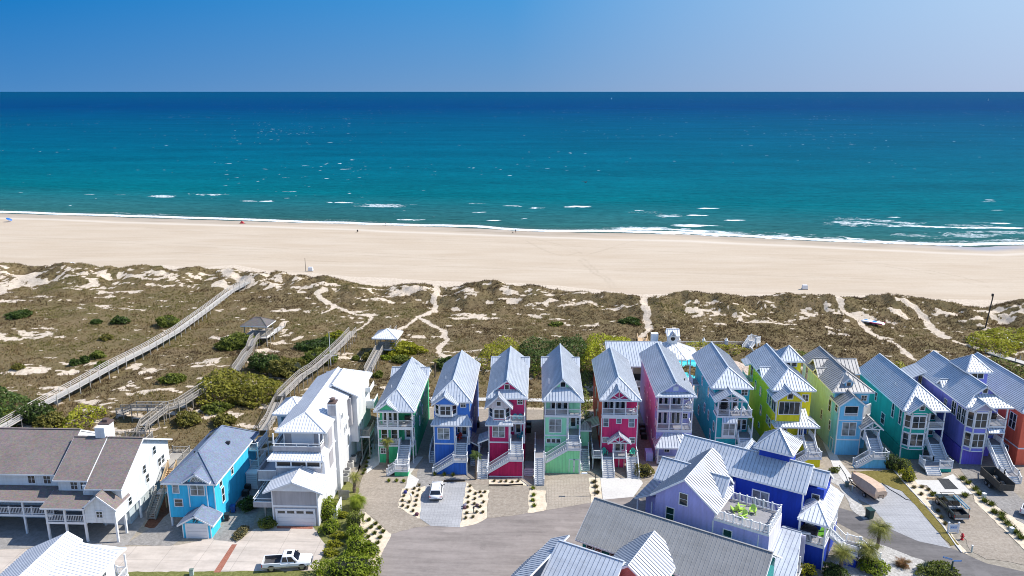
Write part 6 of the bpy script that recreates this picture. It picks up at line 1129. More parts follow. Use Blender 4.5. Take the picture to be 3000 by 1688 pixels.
thicket('mid green thicket in the gap beside the magenta house', 6, [(0,300),(100,300),(105,420),(90,620),(60,760),(10,760),(0,620)], 2.6, MG, 20, .28, 14); thicket('bright green shrubs between the crimson and mint houses', 5, [(540,240),(640,230),(645,330),(560,350),(535,320)], 2.0, BG, 22, .26, 15)
thicket('yellow green hedge beyond the pool railing', 17, [(0,570),(130,562),(250,575),(400,590),(520,605),(440,640),(250,628),(0,618)], 1.8, YG, 18, .28, 17); thicket('yellow green scrub behind the yellow house tower', 17, [(700,615),(830,618),(950,625),(940,660),(860,690),(700,640)], 1.6, MG, 18, .28, 18)
thicket('green scrub behind the turquoise house', 17, [(1150,675),(1250,700),(1270,750),(1240,770),(1160,720)], 1.6, MG, 16, .28, 19); thicket('yellow green scrub between the turquoise and periwinkle houses', 17, [(1560,690),(1660,720),(1740,760),(1770,830),(1680,830),(1600,790)], 2.0, YG, 18, .28, 20)
thicket('large yellow green thicket at the foot of the leaning pole', 17, [(2150,490),(2260,460),(2400,440),(2576,440),(2680,450),(2680,560),(2500,590),(2470,650),(2380,640),(2250,600),(2170,550)], 2.2, YG, 14, .34, 21); thicket('low green scrub beside the rope post boardwalk', 17, [(2300,650),(2420,690),(2576,740),(2680,790),(2680,860),(2576,840),(2480,790),(2360,720)], 1.0, MG, 14, .3, 22)
thicket('olive thicket behind the cyan house', 14, [(1590,1130),(1680,1030),(1800,980),(1960,960),(2130,990),(2300,1010),(2460,1060),(2440,1130),(2250,1180),(1950,1190),(1700,1185),(1600,1170)], 3.4, foliage('bronze_green_leaf', (.080,.082,.014), (.200,.190,.022), (.31,.285,.04), .3), 30, .36, 23)
thicket('dark green thicket at the left edge by the long boardwalk', 14, [(-80,1060),(60,1070),(180,1130),(290,1190),(370,1210),(300,1280),(170,1350),(60,1390),(-80,1410)], 3.2, DG, 16, .36, 25); thicket('bright green scrub under the dark thicket at the left edge', 14, [(-80,1230),(120,1270),(180,1330),(80,1390),(-80,1420)], 1.8, BG, 16, .3, 26)
thicket('yellow green scrub mound behind the brown roofed duplex', 14, [(520,1360),(600,1290),(700,1250),(850,1240),(880,1290),(850,1350),(760,1400),(660,1449),(500,1449),(470,1420)], 2.2, YG, 16, .32, 27)
SG_ = 'shrubs scattered over the dunes'
for lb, c, x, y, rx, h, m in (('dark low shrub alone on the dune at the far left',14,160,500,3.0,1.6,DG),('dark round shrub left of the long boardwalk middle',14,1025,545,2.2,1.8,DG),('dark green shrub touching the long boardwalk',14,1430,560,3.2,2.4,MG),('small dark shrub left of the dark round shrub',14,820,560,1.3,1.1,DG),('olive shrub left of the long boardwalk, below the round one',14,905,690,1.6,1.2,OL),('round green shrub left of the long boardwalk lower half',14,830,840,1.5,1.5,MG),('spiky dark pine shrub, the left of two small ones',14,630,910,1.0,1.4,DG),('spiky dark pine shrub, the right of two small ones',14,720,885,1.0,1.6,DG),('pale green shrub at the long boardwalk rail',14,870,930,1.5,1.5,MG),('small olive shrub near the left edge sand',14,150,940,1.2,1.2,OL),('olive shrub between the diagonal walk and the long boardwalk',14,1465,1045,2.4,1.6,MG),('big dark juniper beside the brown roofed shelter',22,260,760,4.6,2.8,MG),('dark cedar below the brown roofed shelter',22,850,1200,3.4,3.2,DG),('bronze bush right of the dark cedar',22,1330,1290,4.6,3.2,OL),('yellow green bush by the wooden walkway end',15,1120,680,2.4,1.8,YG),('dark mound of shrub left of the wooden walkway',15,950,755,4.6,2.0,DG),('dark green bush close to the wooden walkway',15,960,860,3.8,2.4,MG),('yellow green bush right of the white roofed shelter',15,1690,800,4.2,2.2,YG),('dark shrub under the narrow grey walkway',15,1400,860,1.7,2.2,OL),('bright bush at the foot of the white roofed shelter',15,1540,865,1.2,1.2,BG),('green mound behind the sea green house',15,1665,880,2.0,1.4,MG),('small dark bush beside the narrow grey walkway',15,1285,870,.9,1.1,MG),('dark green bush behind the cobalt house left side',15,2060,910,2.6,1.8,DG),('olive bush at the diagonal walk foot',14,1600,1380,2.4,2.0,OL),('yellow green bush right of the diagonal walk',14,2060,1230,2.2,1.5,OL),('olive bush beside the yellow green one by the diagonal walk',14,1830,1290,2.4,1.4,MG),('green bush behind the cyan house right corner',14,1900,1400,2.2,1.7,OL),('small round green shrub by the big white house',15,1470,1010,1.0,1.3,MG),('dark shrub on the dune right of the wide sand path',16,1760,520,2.6,1.3,DG),('small green shrub on the dune behind the mint house',16,1060,545,1.8,.9,MG),('dark cedar by the duplex roof at the left edge',14,300,1350,3.2,3.4,DG),('olive cedar next to the long boardwalk foot',14,420,1400,2.6,2.6,OL)):
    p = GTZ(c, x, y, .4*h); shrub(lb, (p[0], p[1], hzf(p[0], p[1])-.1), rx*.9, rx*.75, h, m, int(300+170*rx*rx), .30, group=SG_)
# front gardens
def gp(c, x, y): p = GZ(c, x, y); return (p[0], p[1], .02)
def tuft(label, p, r, h, mat, n=70, cat='grass clump', name='grass_clump', group=None):
    a = RNG.uniform(0, 6.283, n); t1 = RNG.uniform(.15, 1., n)*r; hh = h*RNG.uniform(.6, 1.1, n); w = .03+.02*RNG.uniform(0, 1, n)
    B = np.stack([np.cos(a)*r*.18, np.sin(a)*r*.18, np.zeros(n)], -1); T_ = np.stack([np.cos(a)*t1, np.sin(a)*t1, hh*np.sqrt(np.maximum(.05, 1-(t1/r*.8)**2))], -1); sd = np.stack([-np.sin(a), np.cos(a), a*0], -1)*w[:, None]
    V = np.stack([B-sd, B+sd, T_], 1).reshape(-1, 3); o = npmesh(name, V, np.arange(3*n).reshape(-1, 3), mat, None, {'tint': np.repeat(RNG.uniform(0, 1, n), 3)})
    o.location = p; return tag(o, label, cat, group)
GC = {}
def clump(label, group, c, x, y, r, h, mat, key):
    p = gp(c, x, y)
    if key not in GC: GC[key] = tuft(label, p, .5, .5, mat, 120, group=group); o = GC[key]
    else: o = GC[key].copy(); COL.objects.link(o); o.location = p
    o.scale = (r/.5, r/.5, h/.5); o.rotation_euler = (0, 0, random.uniform(0, 6)); tag(o, label, 'grass clump', group)
for x, y in ((530,530),(615,590),(705,640),(640,690),(760,700),(575,745),(810,750),(690,775),(605,825),(765,830),(730,905),(610,900),(630,970)): clump('small green grass clump in the sandy bed between hedge and road', 'grass clumps beside the hedge', 13, x, y, .55, .5, MG, 'g')
for x, y in ((1305,115),(1235,160),(1130,185),(1300,180),(1215,225),(1095,260),(1280,258),(1075,325),(1265,322),(1170,345),(1075,395),(1150,415),(1253,390),(1220,465)): clump('small tan grass clump in the sandy bed left of the white car', 'grass clumps left of the car', 13, x, y, .42, .45, TAN, 't')
for x, y in ((2000,125),(2000,195),(2075,230),(2140,205),(2205,205),(1975,275),(2155,265),(2065,300),(1975,350),(2185,345),(2060,370),(2140,410),(2090,485),(2175,485),(1965,415),(1940,565),(2040,550),(1955,495)): clump('small tan grass clump in the sandy bed right of the white car', 'grass clumps right of the car', 13, x, y, .42, .45, TAN, 't')
for x, y in ((1300,120),(1555,130),(1790,140)): clump('dark grass clump along the foot of the cobalt blue house', 'grass clumps under the cobalt wall', 20, x, y, .5, .7, MG, 'g')
for x, y in ((215,1360),(275,1365),(325,1362),(380,1370),(435,1362)): clump('dark grass clump along the foot of the crimson house', 'grass clumps under the crimson wall', 5, x, y, .4, .45, TAN, 't')
for x, y in ((85,290),(290,290),(480,300)): clump('green grass clump at the base of the sea green landing', 'grass clumps under the sea green landing', 20, x, y, .5, .6, BG, 'b')
for x, y in ((200,625),(205,690),(200,740),(210,790)): clump('green grass clump in the narrow bed left of the tan pavers', 'grass clumps left of the tan pavers', 10, x, y, .6, .5, BG, 'b')
for x, y in ((780,565),(795,610),(805,665)): clump('tan grass clump in the bed left of the pale concrete pad', 'grass clumps left of the concrete pad', 10, x, y, .7, .5, TAN, 't')
for x, y in ((1190,345),(1290,340),(1370,375),(1280,430),(1420,430),(1500,540),(1490,640),(1530,720),(1580,800)): clump('straggly grass clump on the sand left of the green pickup', 'grass clumps left of the green pickup', 12, x, y, .55, .5, TAN, 't')
for x, y in ((1800,240),(1870,290),(1830,450),(1960,370),(2010,430),(2080,520),(2160,560),(2200,660),(2290,690),(2300,740),(2360,800),(2420,860),(2480,920),(2530,980),(1430,440)): clump('straggly green grass clump on the sand strip right of the green pickup', 'grass clumps right of the green pickup', 12, x, y, .85, .7, MG, 'g')
for x, y in ((110,1000),(115,1055),(110,1100),(95,1140),(80,1180),(75,1215),(60,1250),(45,1280)): clump('green grass clump lining the path left of the sea green house', 'grass clumps along the side path', 4, x, y+10, .45, .5, MG, 'g')
for lb, c, x, y, rx, ry, h, m, lf in (('large bright green hedge bush at the bottom edge beside the road',13,370,1330,3.7,2.4,2.3,BG,.22),('clipped dark green hedge bush, lowest of the hedge column',13,440,1040,1.25,1.5,2.0,BG,.18),('clipped green hedge bush in the middle of the hedge column',13,440,850,1.2,1.4,2.0,BG,.18),('clipped green hedge bush under the drooping palm',13,420,660,1.1,1.2,1.9,MG,.18),('green hedge bush right of the lowest hedge bush',13,620,1060,1.3,1.0,1.6,BG,.2),('round dark shrub at the white garage corner',13,60,540,1.6,1.4,2.6,BG,.2),('round green shrub on the lawn left of the hedge',13,80,740,1.2,1.2,1.6,BG,.18),('yellow green ball shrub under the hedge',13,260,540,.7,.6,.8,YG,.14),('flat yellow green ball shrub by the brick lawn edge, upper one',13,200,820,.9,.6,.7,YG,.14),('flat yellow green ball shrub by the brick lawn edge, middle one',13,150,930,1.0,.6,.7,YG,.14),('flat yellow green ball shrub by the brick lawn edge, lower one',13,100,1050,1.0,.7,.7,YG,.14),('dark shrub left of the double garage door',2,960,1040,1.1,.9,1.2,MG,.18),('wild grass and shrub strip between the two garages',2,735,1100,.8,1.6,.7,TAN,.16),('dark shrub in the gap beside the cyan house',2,800,880,1.3,1.6,1.4,DG,.2),('dense dark round shrub by the sky blue landing',12,900,90,1.5,1.3,2.3,DG,.16),('pale speckled shrub between the dark and yellow shrubs',12,1030,130,1.3,1.1,1.8,MG,.16),('bright yellow green round shrub left of the turquoise landing',12,1110,250,1.2,1.1,1.9,YG,.16),('yellow flowering shrub at the foot of the royal blue porch',11,1190,1430,.9,.8,1.3,YG,.16),('green shrub at the bottom right behind the street sign',12,1520,1430,2.6,1.5,1.1,MG,.2),('tall spiky shrub right of the magenta stairs',10,1250,490,1.3,1.2,1.7,OL,.2),('leafy green shrub under the right front palm',12,660,1390,1.5,1.3,1.5,BG,.2),('dark shrub below the middle front palm',12,190,1449,1.5,1.2,1.3,DG,.2),('small green bush at the pebble bed by the sky blue house',8,360,1270,.7,.6,.7,MG,.14)):
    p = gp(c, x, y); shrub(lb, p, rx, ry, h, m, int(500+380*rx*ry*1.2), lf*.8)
def palm(label, p, h, r, mat, n=26, droop=.5, tr=.16, name='palm_tree', up0=.9, leaflets=9):
    root = empty(name, p, 0, label, 'palm'); mb = MB(); k = 7
    for i in range(k):
        a, b = i/k, (i+1)/k; w = tr*(1.15-.25*a)*(1.15 if i % 2 else .95); mb.cyl((.12*math.sin(a*2),.06*a,h*a-.1*(i == 0)), (.12*math.sin(b*2),.06*b,h*b+.02), w, w*1.12, 9)
    mb.build('trunk', M('palm_trunk', (.15,.115,.085), .95, .35, 5, fine=.6), root)
    V = []; T_ = []; cx, cy = .12*math.sin(2), .06
    for i in range(n):
        az = 6.283*i/n*1.618*3; e0 = up0*random.uniform(-.35, 1.15); L = r*random.uniform(.8, 1.1); tv = random.uniform(.15, .9)-.25*(e0 < .1); pts = []
        d = V3((math.cos(az)*math.cos(e0), math.sin(az)*math.cos(e0), math.sin(e0))); q = V3((cx,cy,h)); m_ = 6
        for j in range(m_+1): pts.append(q.copy()); q = q+d*(L/m_); d = (d+V3((0,0,-droop/m_*1.6))).normalized()
        for j in range(1, m_+1):
            a, b = pts[j-1], pts[j]; dd = (b-a).normalized(); sd = dd.cross(V3((0,0,1))).normalized(); wv = L*.30*math.sin(math.pi*min(.95, (j/m_)*.85+.12))
            for t_ in (0., .5):
                o = a+(b-a)*t_
                for sg in (-1, 1):
                    tip = o+dd*(wv*.75)+sd*(sg*wv)+V3((0,0,-wv*.35)); V += [tuple(o-dd*.035), tuple(o+dd*.035), tuple(tip)]; T_ += [tv+random.uniform(-.12,.12)]*3
    npmesh('crown', V, np.arange(len(V)).reshape(-1, 3), mat, root, {'tint': np.clip(T_, 0, 1)}); return root
PY = foliage('palm_leaf', (.085,.095,.015), (.210,.220,.04), (.36,.34,.08), .3)
def gq(c, x, y): p = GZ(c, x, y); return (p[0], p[1], 0.)
palm('palm tree standing alone beside the dark road at the right', gq(12,720,1125), 3.0, 2.1, PY, 70, 1.1, .17); palm('palm tree before the royal blue porch, left of the two front palms', gq(12,250,1440), 3.0, 2.0, PY, 64, .8, .18); palm('palm tree right of the royal blue porch stairs, leaning over the pebbles', gq(12,585,1350), 2.6, 2.1, PY, 64, .9, .2)
palm('slender palm before the sea green house stairs', gq(4,268,1220), 4.2, 1.25, PY, 40, 1.0, .16); palm('thin dark palm between the cobalt and crimson houses', gq(4,1080,1340), 4.0, 1.3, DG, 40, 1.2, .13); palm('drooping bright palm at the head of the hedge column', gq(13,450,420), 1.3, 1.7, BG, 110, 1.3, .2)
palm('small palm with a shaggy trunk beside the wooden fence', gq(13,410,200), 2.4, 1.3, PY, 30, 1.0, .2); palm('bare topped palm trunk behind the sea green house', (GTZ(4,705,395,0)[0], GTZ(4,705,395,0)[1], 0), 4.6, .9, PY, 16, 1.3, .14)
palm('rusty sago palm on the white pebbles', gq(12,1040,1320), .35, 1.3, RU, 46, .6, .16, 'sago_palm', .8)
yu = empty('yucca', gq(12,1310,1400), 0, 'grey green yucca with stiff pointed leaves on the white pebbles', 'yucca'); V = []; T_ = []
for i in range(60):
    a = random.uniform(0,6.283); e = random.uniform(.15,1.45); L = random.uniform(1.0,1.5); d = V3((math.cos(a)*math.cos(e),math.sin(a)*math.cos(e),math.sin(e))); s_ = d.cross(V3((0,0,1))).normalized()*.07; o = V3((0,0,.25)); V += [tuple(o-s_), tuple(o+s_), tuple(o+d*L)]; T_ += [random.random()]*3
npmesh('leaf_rosette', V, np.arange(len(V)).reshape(-1,3), SV, yu, {'tint': np.array(T_)})
# ================================================================ vehicles (length along +y)
RUB = M('tyre_rubber', (.018,.018,.02), .85, .2); RIM = M('alloy_rim', (.45,.45,.47), .3, .1, metal=.8); CG = glass('car_glass', (.012,.014,.02), .05); RED = M('tail_lamp_red', (.42,.015,.02), .25); HEADL = M('head_lamp', (.75,.76,.8), .1); BLK = M('black_plastic', (.015,.015,.017), .5); CHR = M('chrome_bumper', (.62,.62,.64), .2, .05, metal=.9); PLATE = M('plate_white', (.6,.62,.66), .4)
def carpaint(n, c, rough=.25): 
    m = M(n, c, rough, .02, .6, spec=.6); m.node_tree.nodes['Principled BSDF'].inputs['Coat Weight'].default_value = .6; return m
def wheel(root, x, y, r=.38, w=.24):
    s_ = 1 if x > 0 else -1; mb = MB(); mb.cyl((x-w/2*s_,y,r), (x+w/2*s_,y,r), r, r, 18); o = mb.build('wheel', RUB, root, bevel=.03)
    rb = MB(); rb.cyl((x+w/2*s_,y,r), (x+(w/2+.012)*s_,y,r), r*.64, r*.6, 14); rb.build('rim', RIM, o)
def loft(mb, secs, mi=0):
    """secs: list of cross sections (same number of points) along the length"""
    n = len(secs[0]); base = len(mb.v)
    for s_ in secs: mb.v += [tuple(p) for p in s_]
    for a in range(len(secs)-1):
        for i in range(n):
            j = (i+1) % n; mb.f.append((base+a*n+i, base+a*n+j, base+(a+1)*n+j, base+(a+1)*n+i)); mb.m.append(mi)
    mb.f.append(tuple(base+i for i in range(n))); mb.m.append(mi); mb.f.append(tuple(base+(len(secs)-1)*n+n-1-i for i in range(n))); mb.m.append(mi)
def sec(y, w, z0, z1, r=.12, tw=None):
    t = w if tw is None else tw; return [(-w,y,z0+r),(-w+r,y,z0),(w-r,y,z0),(w,y,z0+r),(w*.99+t*.01,y,z1-r*1.6),(t-r,y,z1),(-t+r,y,z1),(-w*.99-t*.01,y,z1-r*1.6)]
def quadp(mb, a, b, c, d, th=.012):
    a, b, c, d = map(V3, (a, b, c, d)); n = (b-a).cross(d-a).normalized()*th; mb.hexa([a, b, c, d], [a+n, b+n, c+n, d+n])
def greenhouse(root, paintm, y0, y1, w, zb, zt, rake_f, rake_r, tw, rows, sun=False):
    """cabin: base y0..y1 at height zb, roof at zt; rows = side window spans as fractions"""
    a0, a1 = y0+rake_r, y1-rake_f; mb = MB(); mb.hexa([(-w,y0,zb),(w,y0,zb),(w,y1,zb),(-w,y1,zb)], [(-tw,a0,zt),(tw,a0,zt),(tw,a1,zt),(-tw,a1,zt)]); c = mb.build('cabin', paintm, root, bevel=.09)
    def side(s_, f, g): return V3((s_*(w+(tw-w)*g+.004), (y0+(a0-y0)*g)+((y1+(a1-y1)*g)-(y0+(a0-y0)*g))*f, zb+(zt-zb)*g))
    for s_ in (-1, 1):
        for f0, f1 in rows:
            m = MB(); p = [side(s_,f0,.10), side(s_,f1,.10), side(s_,f1-.02,.86), side(s_,f0+.02,.86)]
            if s_ < 0: p.reverse()
            quadp(m, *p); m.build('side_window', CG, root)
    m = MB(); e = .1; fr = lambda g, x: V3((x*(w+(tw-w)*g-e), y1+(a1-y1)*g+.006, zb+(zt-zb)*g)); p = [fr(.08,1), fr(.08,-1), fr(.88,-1), fr(.88,1)]; quadp(m, *p); m.build('windscreen', CG, root)
    m = MB(); rr_ = lambda g, x: V3((x*(w+(tw-w)*g-e), y0+(a0-y0)*g-.006, zb+(zt-zb)*g)); p = [rr_(.14,-1), rr_(.14,1), rr_(.86,1), rr_(.86,-1)]; quadp(m, *p); m.build('rear_window', CG, root)
    if sun: m = MB(); m.box(-.35,.35,a1-.75,a1-.15,zt,zt+.012); m.build('sunroof', CG, root)
    return c
def pickup(label, loc, rz, col, bedm, lower=None, sun=False, rack=False, gatem=None):
    t_ = empty('pickup_truck', loc, rz, label, 'pickup truck'); w = .98
    mb = MB(); loft(mb, [sec(2.88,.80,.55,.98,.1), sec(2.80,.92,.48,1.08,.12), sec(2.2,w,.46,1.14,.14), sec(1.35,w,.46,1.18,.14), sec(-.62,w,.46,1.16,.12)]); mb.build('body', col, t_)
    mb = MB(); mb.box(-w,w,-2.85,-.625,.46,.62); mb.box(-w,-w+.12,-2.85,-.625,.625,1.16); mb.box(w-.12,w,-2.85,-.625,.625,1.16); mb.box(-w+.121,w-.121,-.72,-.626,.625,1.16); b = mb.build('cargo_bed', col, t_, bevel=.03); m2 = MB(); m2.box(-w+.125,w-.125,-2.76,-.73,.622,.66); m2.box(-w+.125,-w+.15,-2.76,-.73,.66,1.13); m2.box(w-.15,w-.125,-2.76,-.73,.66,1.13); m2.build('bed_liner', bedm, b)
    mb = MB(); mb.box(-w+.13,w-.13,-2.87,-2.77,.63,1.15); mb.build('tailgate', gatem or col, t_, bevel=.02)
    if lower:
        mb = MB(); mb.box(-w-.012,-w-.001,-2.8,2.2,.5,.68); mb.box(w+.001,w+.012,-2.8,2.2,.5,.68); mb.build('lower_trim', lower, t_)
    greenhouse(t_, col, -.62, 1.5, w-.04, 1.15, 1.9, .72, .18, .74, ((.06,.40),(.44,.84)), sun)
    for x in (-1, 1):
        for y in (1.85, -1.75): wheel(t_, x*.84, y, .40, .27)
        mb = MB(); mb.cyl((x*(w-.02),1.85,.42),(x*(w+.006),1.85,.42),.48,.48,18); mb.build('wheel_arch', BLK, t_); mb = MB(); mb.cyl((x*(w-.02),-1.75,.42),(x*(w+.006),-1.75,.42),.48,.48,18); mb.build('wheel_arch', BLK, t_)
        mb = MB(); mb.box(x*.98-.03,x*.98+.03,-2.885,-2.8,.72,1.08); mb.build('tail_lamp', RED, t_); mb = MB(); mb.box(x*.72-.14,x*.72+.14,2.80,2.89,.78,.97); mb.build('headlight', HEADL, t_); mb = MB(); mb.box(x*1.1-.12,x*1.1+.12,1.05,1.17,1.2,1.42); mb.build('mirror', BLK, t_)
        mb = MB(); mb.box(x*(w+.004)-.008,x*(w+.004)+.008,.30,.45,1.0,1.04); mb.build('door_handle', BLK, t_)
    mb = MB(); mb.box(-.95,.95,-3.0,-2.87,.48,.66); mb.build('bumper', CHR, t_, bevel=.02); mb = MB(); mb.box(-.93,.93,2.86,2.98,.48,.66); mb.build('bumper', CHR, t_, bevel=.02); mb = MB(); mb.box(-.52,.52,2.88,2.91,.7,.96); mb.build('grille', BLK, t_); mb = MB(); mb.box(-.16,.16,-3.012,-3.0,.52,.64); mb.build('licence_plate', PLATE, t_)
    if rack:
        rk = MB(); 
        for x in (-.92, .92):
            rk.bar((x,-2.7,1.16),(x,-2.7,2.05),.05,.05); rk.bar((x,-.75,1.16),(x,-.75,2.05),.05,.05); rk.bar((x,-2.75,2.05),(x,1.5,2.05),.05,.05)
        for y in (-2.7,-.75,.6,1.45): rk.bar((-.95,y,2.05),(.95,y,2.05),.05,.05)
        rk.build('ladder_rack', DARK, t_)
        mb = MB(); mb.box(-.85,.85,-1.15,-.78,1.0,1.3); mb.build('tool_box', M('aluminium_box',(.55,.56,.57),.35,.1,metal=.6), t_)
    return t_
WHT = carpaint('white_car_paint', (.80,.81,.83)); GRN = carpaint('dark_green_car_paint', (.030,.048,.045)); 
pa = G(*Z(2,912,1350),.5); pb = G(*Z(2,1328,1318),.6); pickup('white pickup truck with a tan lower trim on the left concrete drive', ((pa[0]+pb[0])/2, (pa[1]+pb[1])/2-.1, .02), R(-90)+math.atan2(pb[1]-pa[1], pb[0]-pa[0])*1., WHT, M('bed_liner_grey', (.06,.06,.065), .8), M('tan_trim', (.42,.36,.27), .4), True)
g0 = G(*Z(25,1290,1040),.5); g1 = G(*Z(25,815,470),1.0); ga = math.atan2(g1[1]-g0[1], g1[0]-g0[0]); gc = ((g0[0]+g1[0])/2, (g0[1]+g1[1])/2, .03)
pickup('dark green pickup truck with a ladder on its black roof rack', gc, ga-R(90), GRN, M('bed_liner_black', (.02,.02,.022), .8), None, False, True, carpaint('dusty_tailgate', (.14,.125,.10), .5))
ca, sa = math.cos(ga-R(90)), math.sin(ga-R(90)); ld = empty('ladder', (gc[0], gc[1], 0), ga-R(90), 'blue extension ladder lying on the green pickup roof rack', 'ladder'); mb = MB()
LB = M('fibreglass_blue', (.03,.25,.42), .4); 
for x in (.42, .84): mb.bar((x,-3.0,2.14),(x,.6,2.14),.07,.1)
mb.build('side_rail', LB, ld); mb = MB()
for i in range(12): mb.bar((.42,-2.85+.3*i,2.14),(.84,-2.85+.3*i,2.14),.05,.05)
mb.build('rung', M('aluminium_rung',(.6,.62,.64),.35), ld)
w0 = GZ(12,2400,640); pickup('white pickup truck with a grey bed cover cut by the right edge', (w0[0]+3.4, w0[1]-2.2, .03), R(-128), WHT, M('bed_cover_grey', (.16,.16,.17), .8))
# white car
s0 = G(*Z(20,1320,790),.3); s1 = G(*Z(20,1378,262),.85); sa_ = math.atan2(s1[1]-s0[1], s1[0]-s0[0]); t_ = empty('parked_car', ((s0[0]+s1[0])/2, (s0[1]+s1[1])/2, .03), sa_-R(90), 'white estate car parked on the grey pavers before the cobalt house', 'car')
mb = MB(); loft(mb, [sec(2.36,.62,.45,.72,.1), sec(2.25,.82,.36,.86,.14), sec(1.6,.93,.32,.98,.16), sec(.9,.95,.32,1.04,.16), sec(-1.4,.95,.32,1.06,.16), sec(-2.2,.92,.36,1.02,.16), sec(-2.36,.84,.42,.92,.12)]); mb.build('body', WHT, t_, True)
greenhouse(t_, WHT, -2.2, 1.15, .88, 1.0, 1.66, .85, .42, .66, ((.08,.30),(.33,.56),(.59,.86)))
for x in (-1, 1):
    for y in (1.45,-1.4): wheel(t_, x*.83, y, .35, .23)
    mb = MB(); mb.box(x*.74-.16,x*.74+.16,-2.37,-2.28,.78,.92); mb.build('tail_lamp', RED, t_); mb = MB(); mb.box(x*.62-.16,x*.62+.16,2.2,2.33,.66,.78); mb.build('headlight', HEADL, t_); mb = MB(); mb.box(x*1.02-.1,x*1.02+.1,.72,.84,1.0,1.14); mb.build('mirror', BLK, t_); mb = MB(); mb.bar((x*.6,-1.5,1.69),(x*.6,.15,1.69),.04,.05); mb.build('roof_bar', CHR, t_)
mb = MB(); mb.box(-.75,.75,-2.40,-2.30,.36,.5); mb.build('bumper', BLK, t_); mb = MB(); mb.box(-.26,.26,-2.385,-2.36,.62,.74); mb.build('licence_plate', M('plate_blue_white',(.25,.30,.42),.4), t_)
# dump trailer, covered boat
p0 = GZ(12,2260,440); p1 = GZ(12,2040,240); da = math.atan2(p1[1]-p0[1], p1[0]-p0[0]); dtr = empty('dump_trailer', ((p0[0]+p1[0])/2+.9, (p0[1]+p1[1])/2+.3, .02), da-R(90), 'dark dump trailer with a weathered plywood box beside the periwinkle house', 'trailer')
PLY = M('weathered_plywood', (.085,.075,.062), .9, .3, 2., fine=.4); DKM = M('dark_trailer_steel', (.022,.022,.02), .7, .3)
mb = MB(); mb.box(-1.05,1.05,-2.6,2.4,.75,.85); mb.build('bed', DKM, dtr)
for x in (-1, 1):
    mb = MB(); mb.box(x*1.05-.04,x*1.05+.04,-2.6,2.4,.85,1.95); mb.build('side_board', PLY, dtr)
    for y in (-.5,.4): wheel(dtr, x*1.12, y, .36, .22)
    mb = MB(); mb.box(x*1.12-.16,x*1.12+.16,-1.0,.9,.74,.80); mb.build('mudguard', DKM, dtr)
mb = MB(); mb.box(-1.0,1.0,-2.66,-2.6,.75,1.7); mb.build('tail_board', PLY, dtr); mb = MB(); mb.box(-1.0,1.0,2.4,2.46,.85,1.95); mb.build('head_board', PLY, dtr); mb = MB(); mb.bar((-.7,2.4,.6),(0,4.0,.5),.1,.12); mb.bar((.7,2.4,.6),(0,4.0,.5),.1,.12); mb.cyl((0,3.2,0),(0,3.2,.9),.05); mb.build('drawbar', DKM, dtr)
mb = MB(); 
for i in range(9): mb.frust(*(lambda x,y,s:(x,x+s,y,y+s*1.3,.86,.86+s*.6))(random.uniform(-.8,.4),random.uniform(-2.4,1.2),random.uniform(.3,.6)), .05,.05,.08,.06)
tag(mb.build('debris_heap', M('rubble_tan', (.30,.25,.20), .9, .4, 3), None), 'heap of pale rubble lying inside the dark dump trailer', 'rubble'); bpy.data.objects['debris_heap'].location = dtr.location; bpy.data.objects['debris_heap'].rotation_euler = dtr.rotation_euler
b0 = G(*Z(12,665,430),.6); b1 = G(*Z(12,590,195),2.2); ba = math.atan2(b1[1]-b0[1], b1[0]-b0[0]); bt = empty('covered_boat', ((b0[0]+b1[0])/2-.2, (b0[1]+b1[1])/2+.2, .02), R(90)+R(16)-R(90)+.0, 'boat on a trailer wrapped in a tan cover on the grey pavers', 'boat')
mb = MB(); S_ = []
for y, w, zk, zt in ((3.1,.10,1.3,1.75),(2.5,.75,.95,2.0),(1.5,1.05,.75,2.2),(0,1.2,.65,2.35),(-1.6,1.2,.65,2.4),(-2.6,1.12,.70,2.25),(-2.9,1.0,.85,1.9)):
    S_.append([(-w,y,zk+.35),(-w*.6,y,zk),(w*.6,y,zk),(w,y,zk+.35),(w*1.02,y,zk+.75),(w*.62,y,zt),(-w*.62,y,zt),(-w*1.02,y,zk+.75)])
loft(mb, S_); mb.build('canvas_cover', M('tan_canvas', (.56,.40,.29), .85, .12, 2., bmp=.4), bt)
mb = MB(); mb.bar((-.7,-2.6,.55),(-.7,2.2,.55),.12,.14); mb.bar((.7,-2.6,.55),(.7,2.2,.55),.12,.14); mb.bar((-.7,2.2,.55),(0,3.9,.5),.1,.12); mb.bar((.7,2.2,.55),(0,3.9,.5),.1,.12); mb.cyl((0,3.6,0),(0,3.6,.6),.05); mb.build('trailer_frame', DKM, bt)
for x in (-1,1): wheel(bt, x*.95, -.8, .33, .2)
mb = MB(); mb.bar((-.35,-2.95,.8),(-.35,-2.95,1.3),.05,.05); mb.bar((.35,-2.95,.8),(.35,-2.95,1.3),.05,.05); mb.bar((-.35,-2.95,1.3),(.35,-2.95,1.3),.05,.05); mb.build('boarding_ladder', DARK, bt)
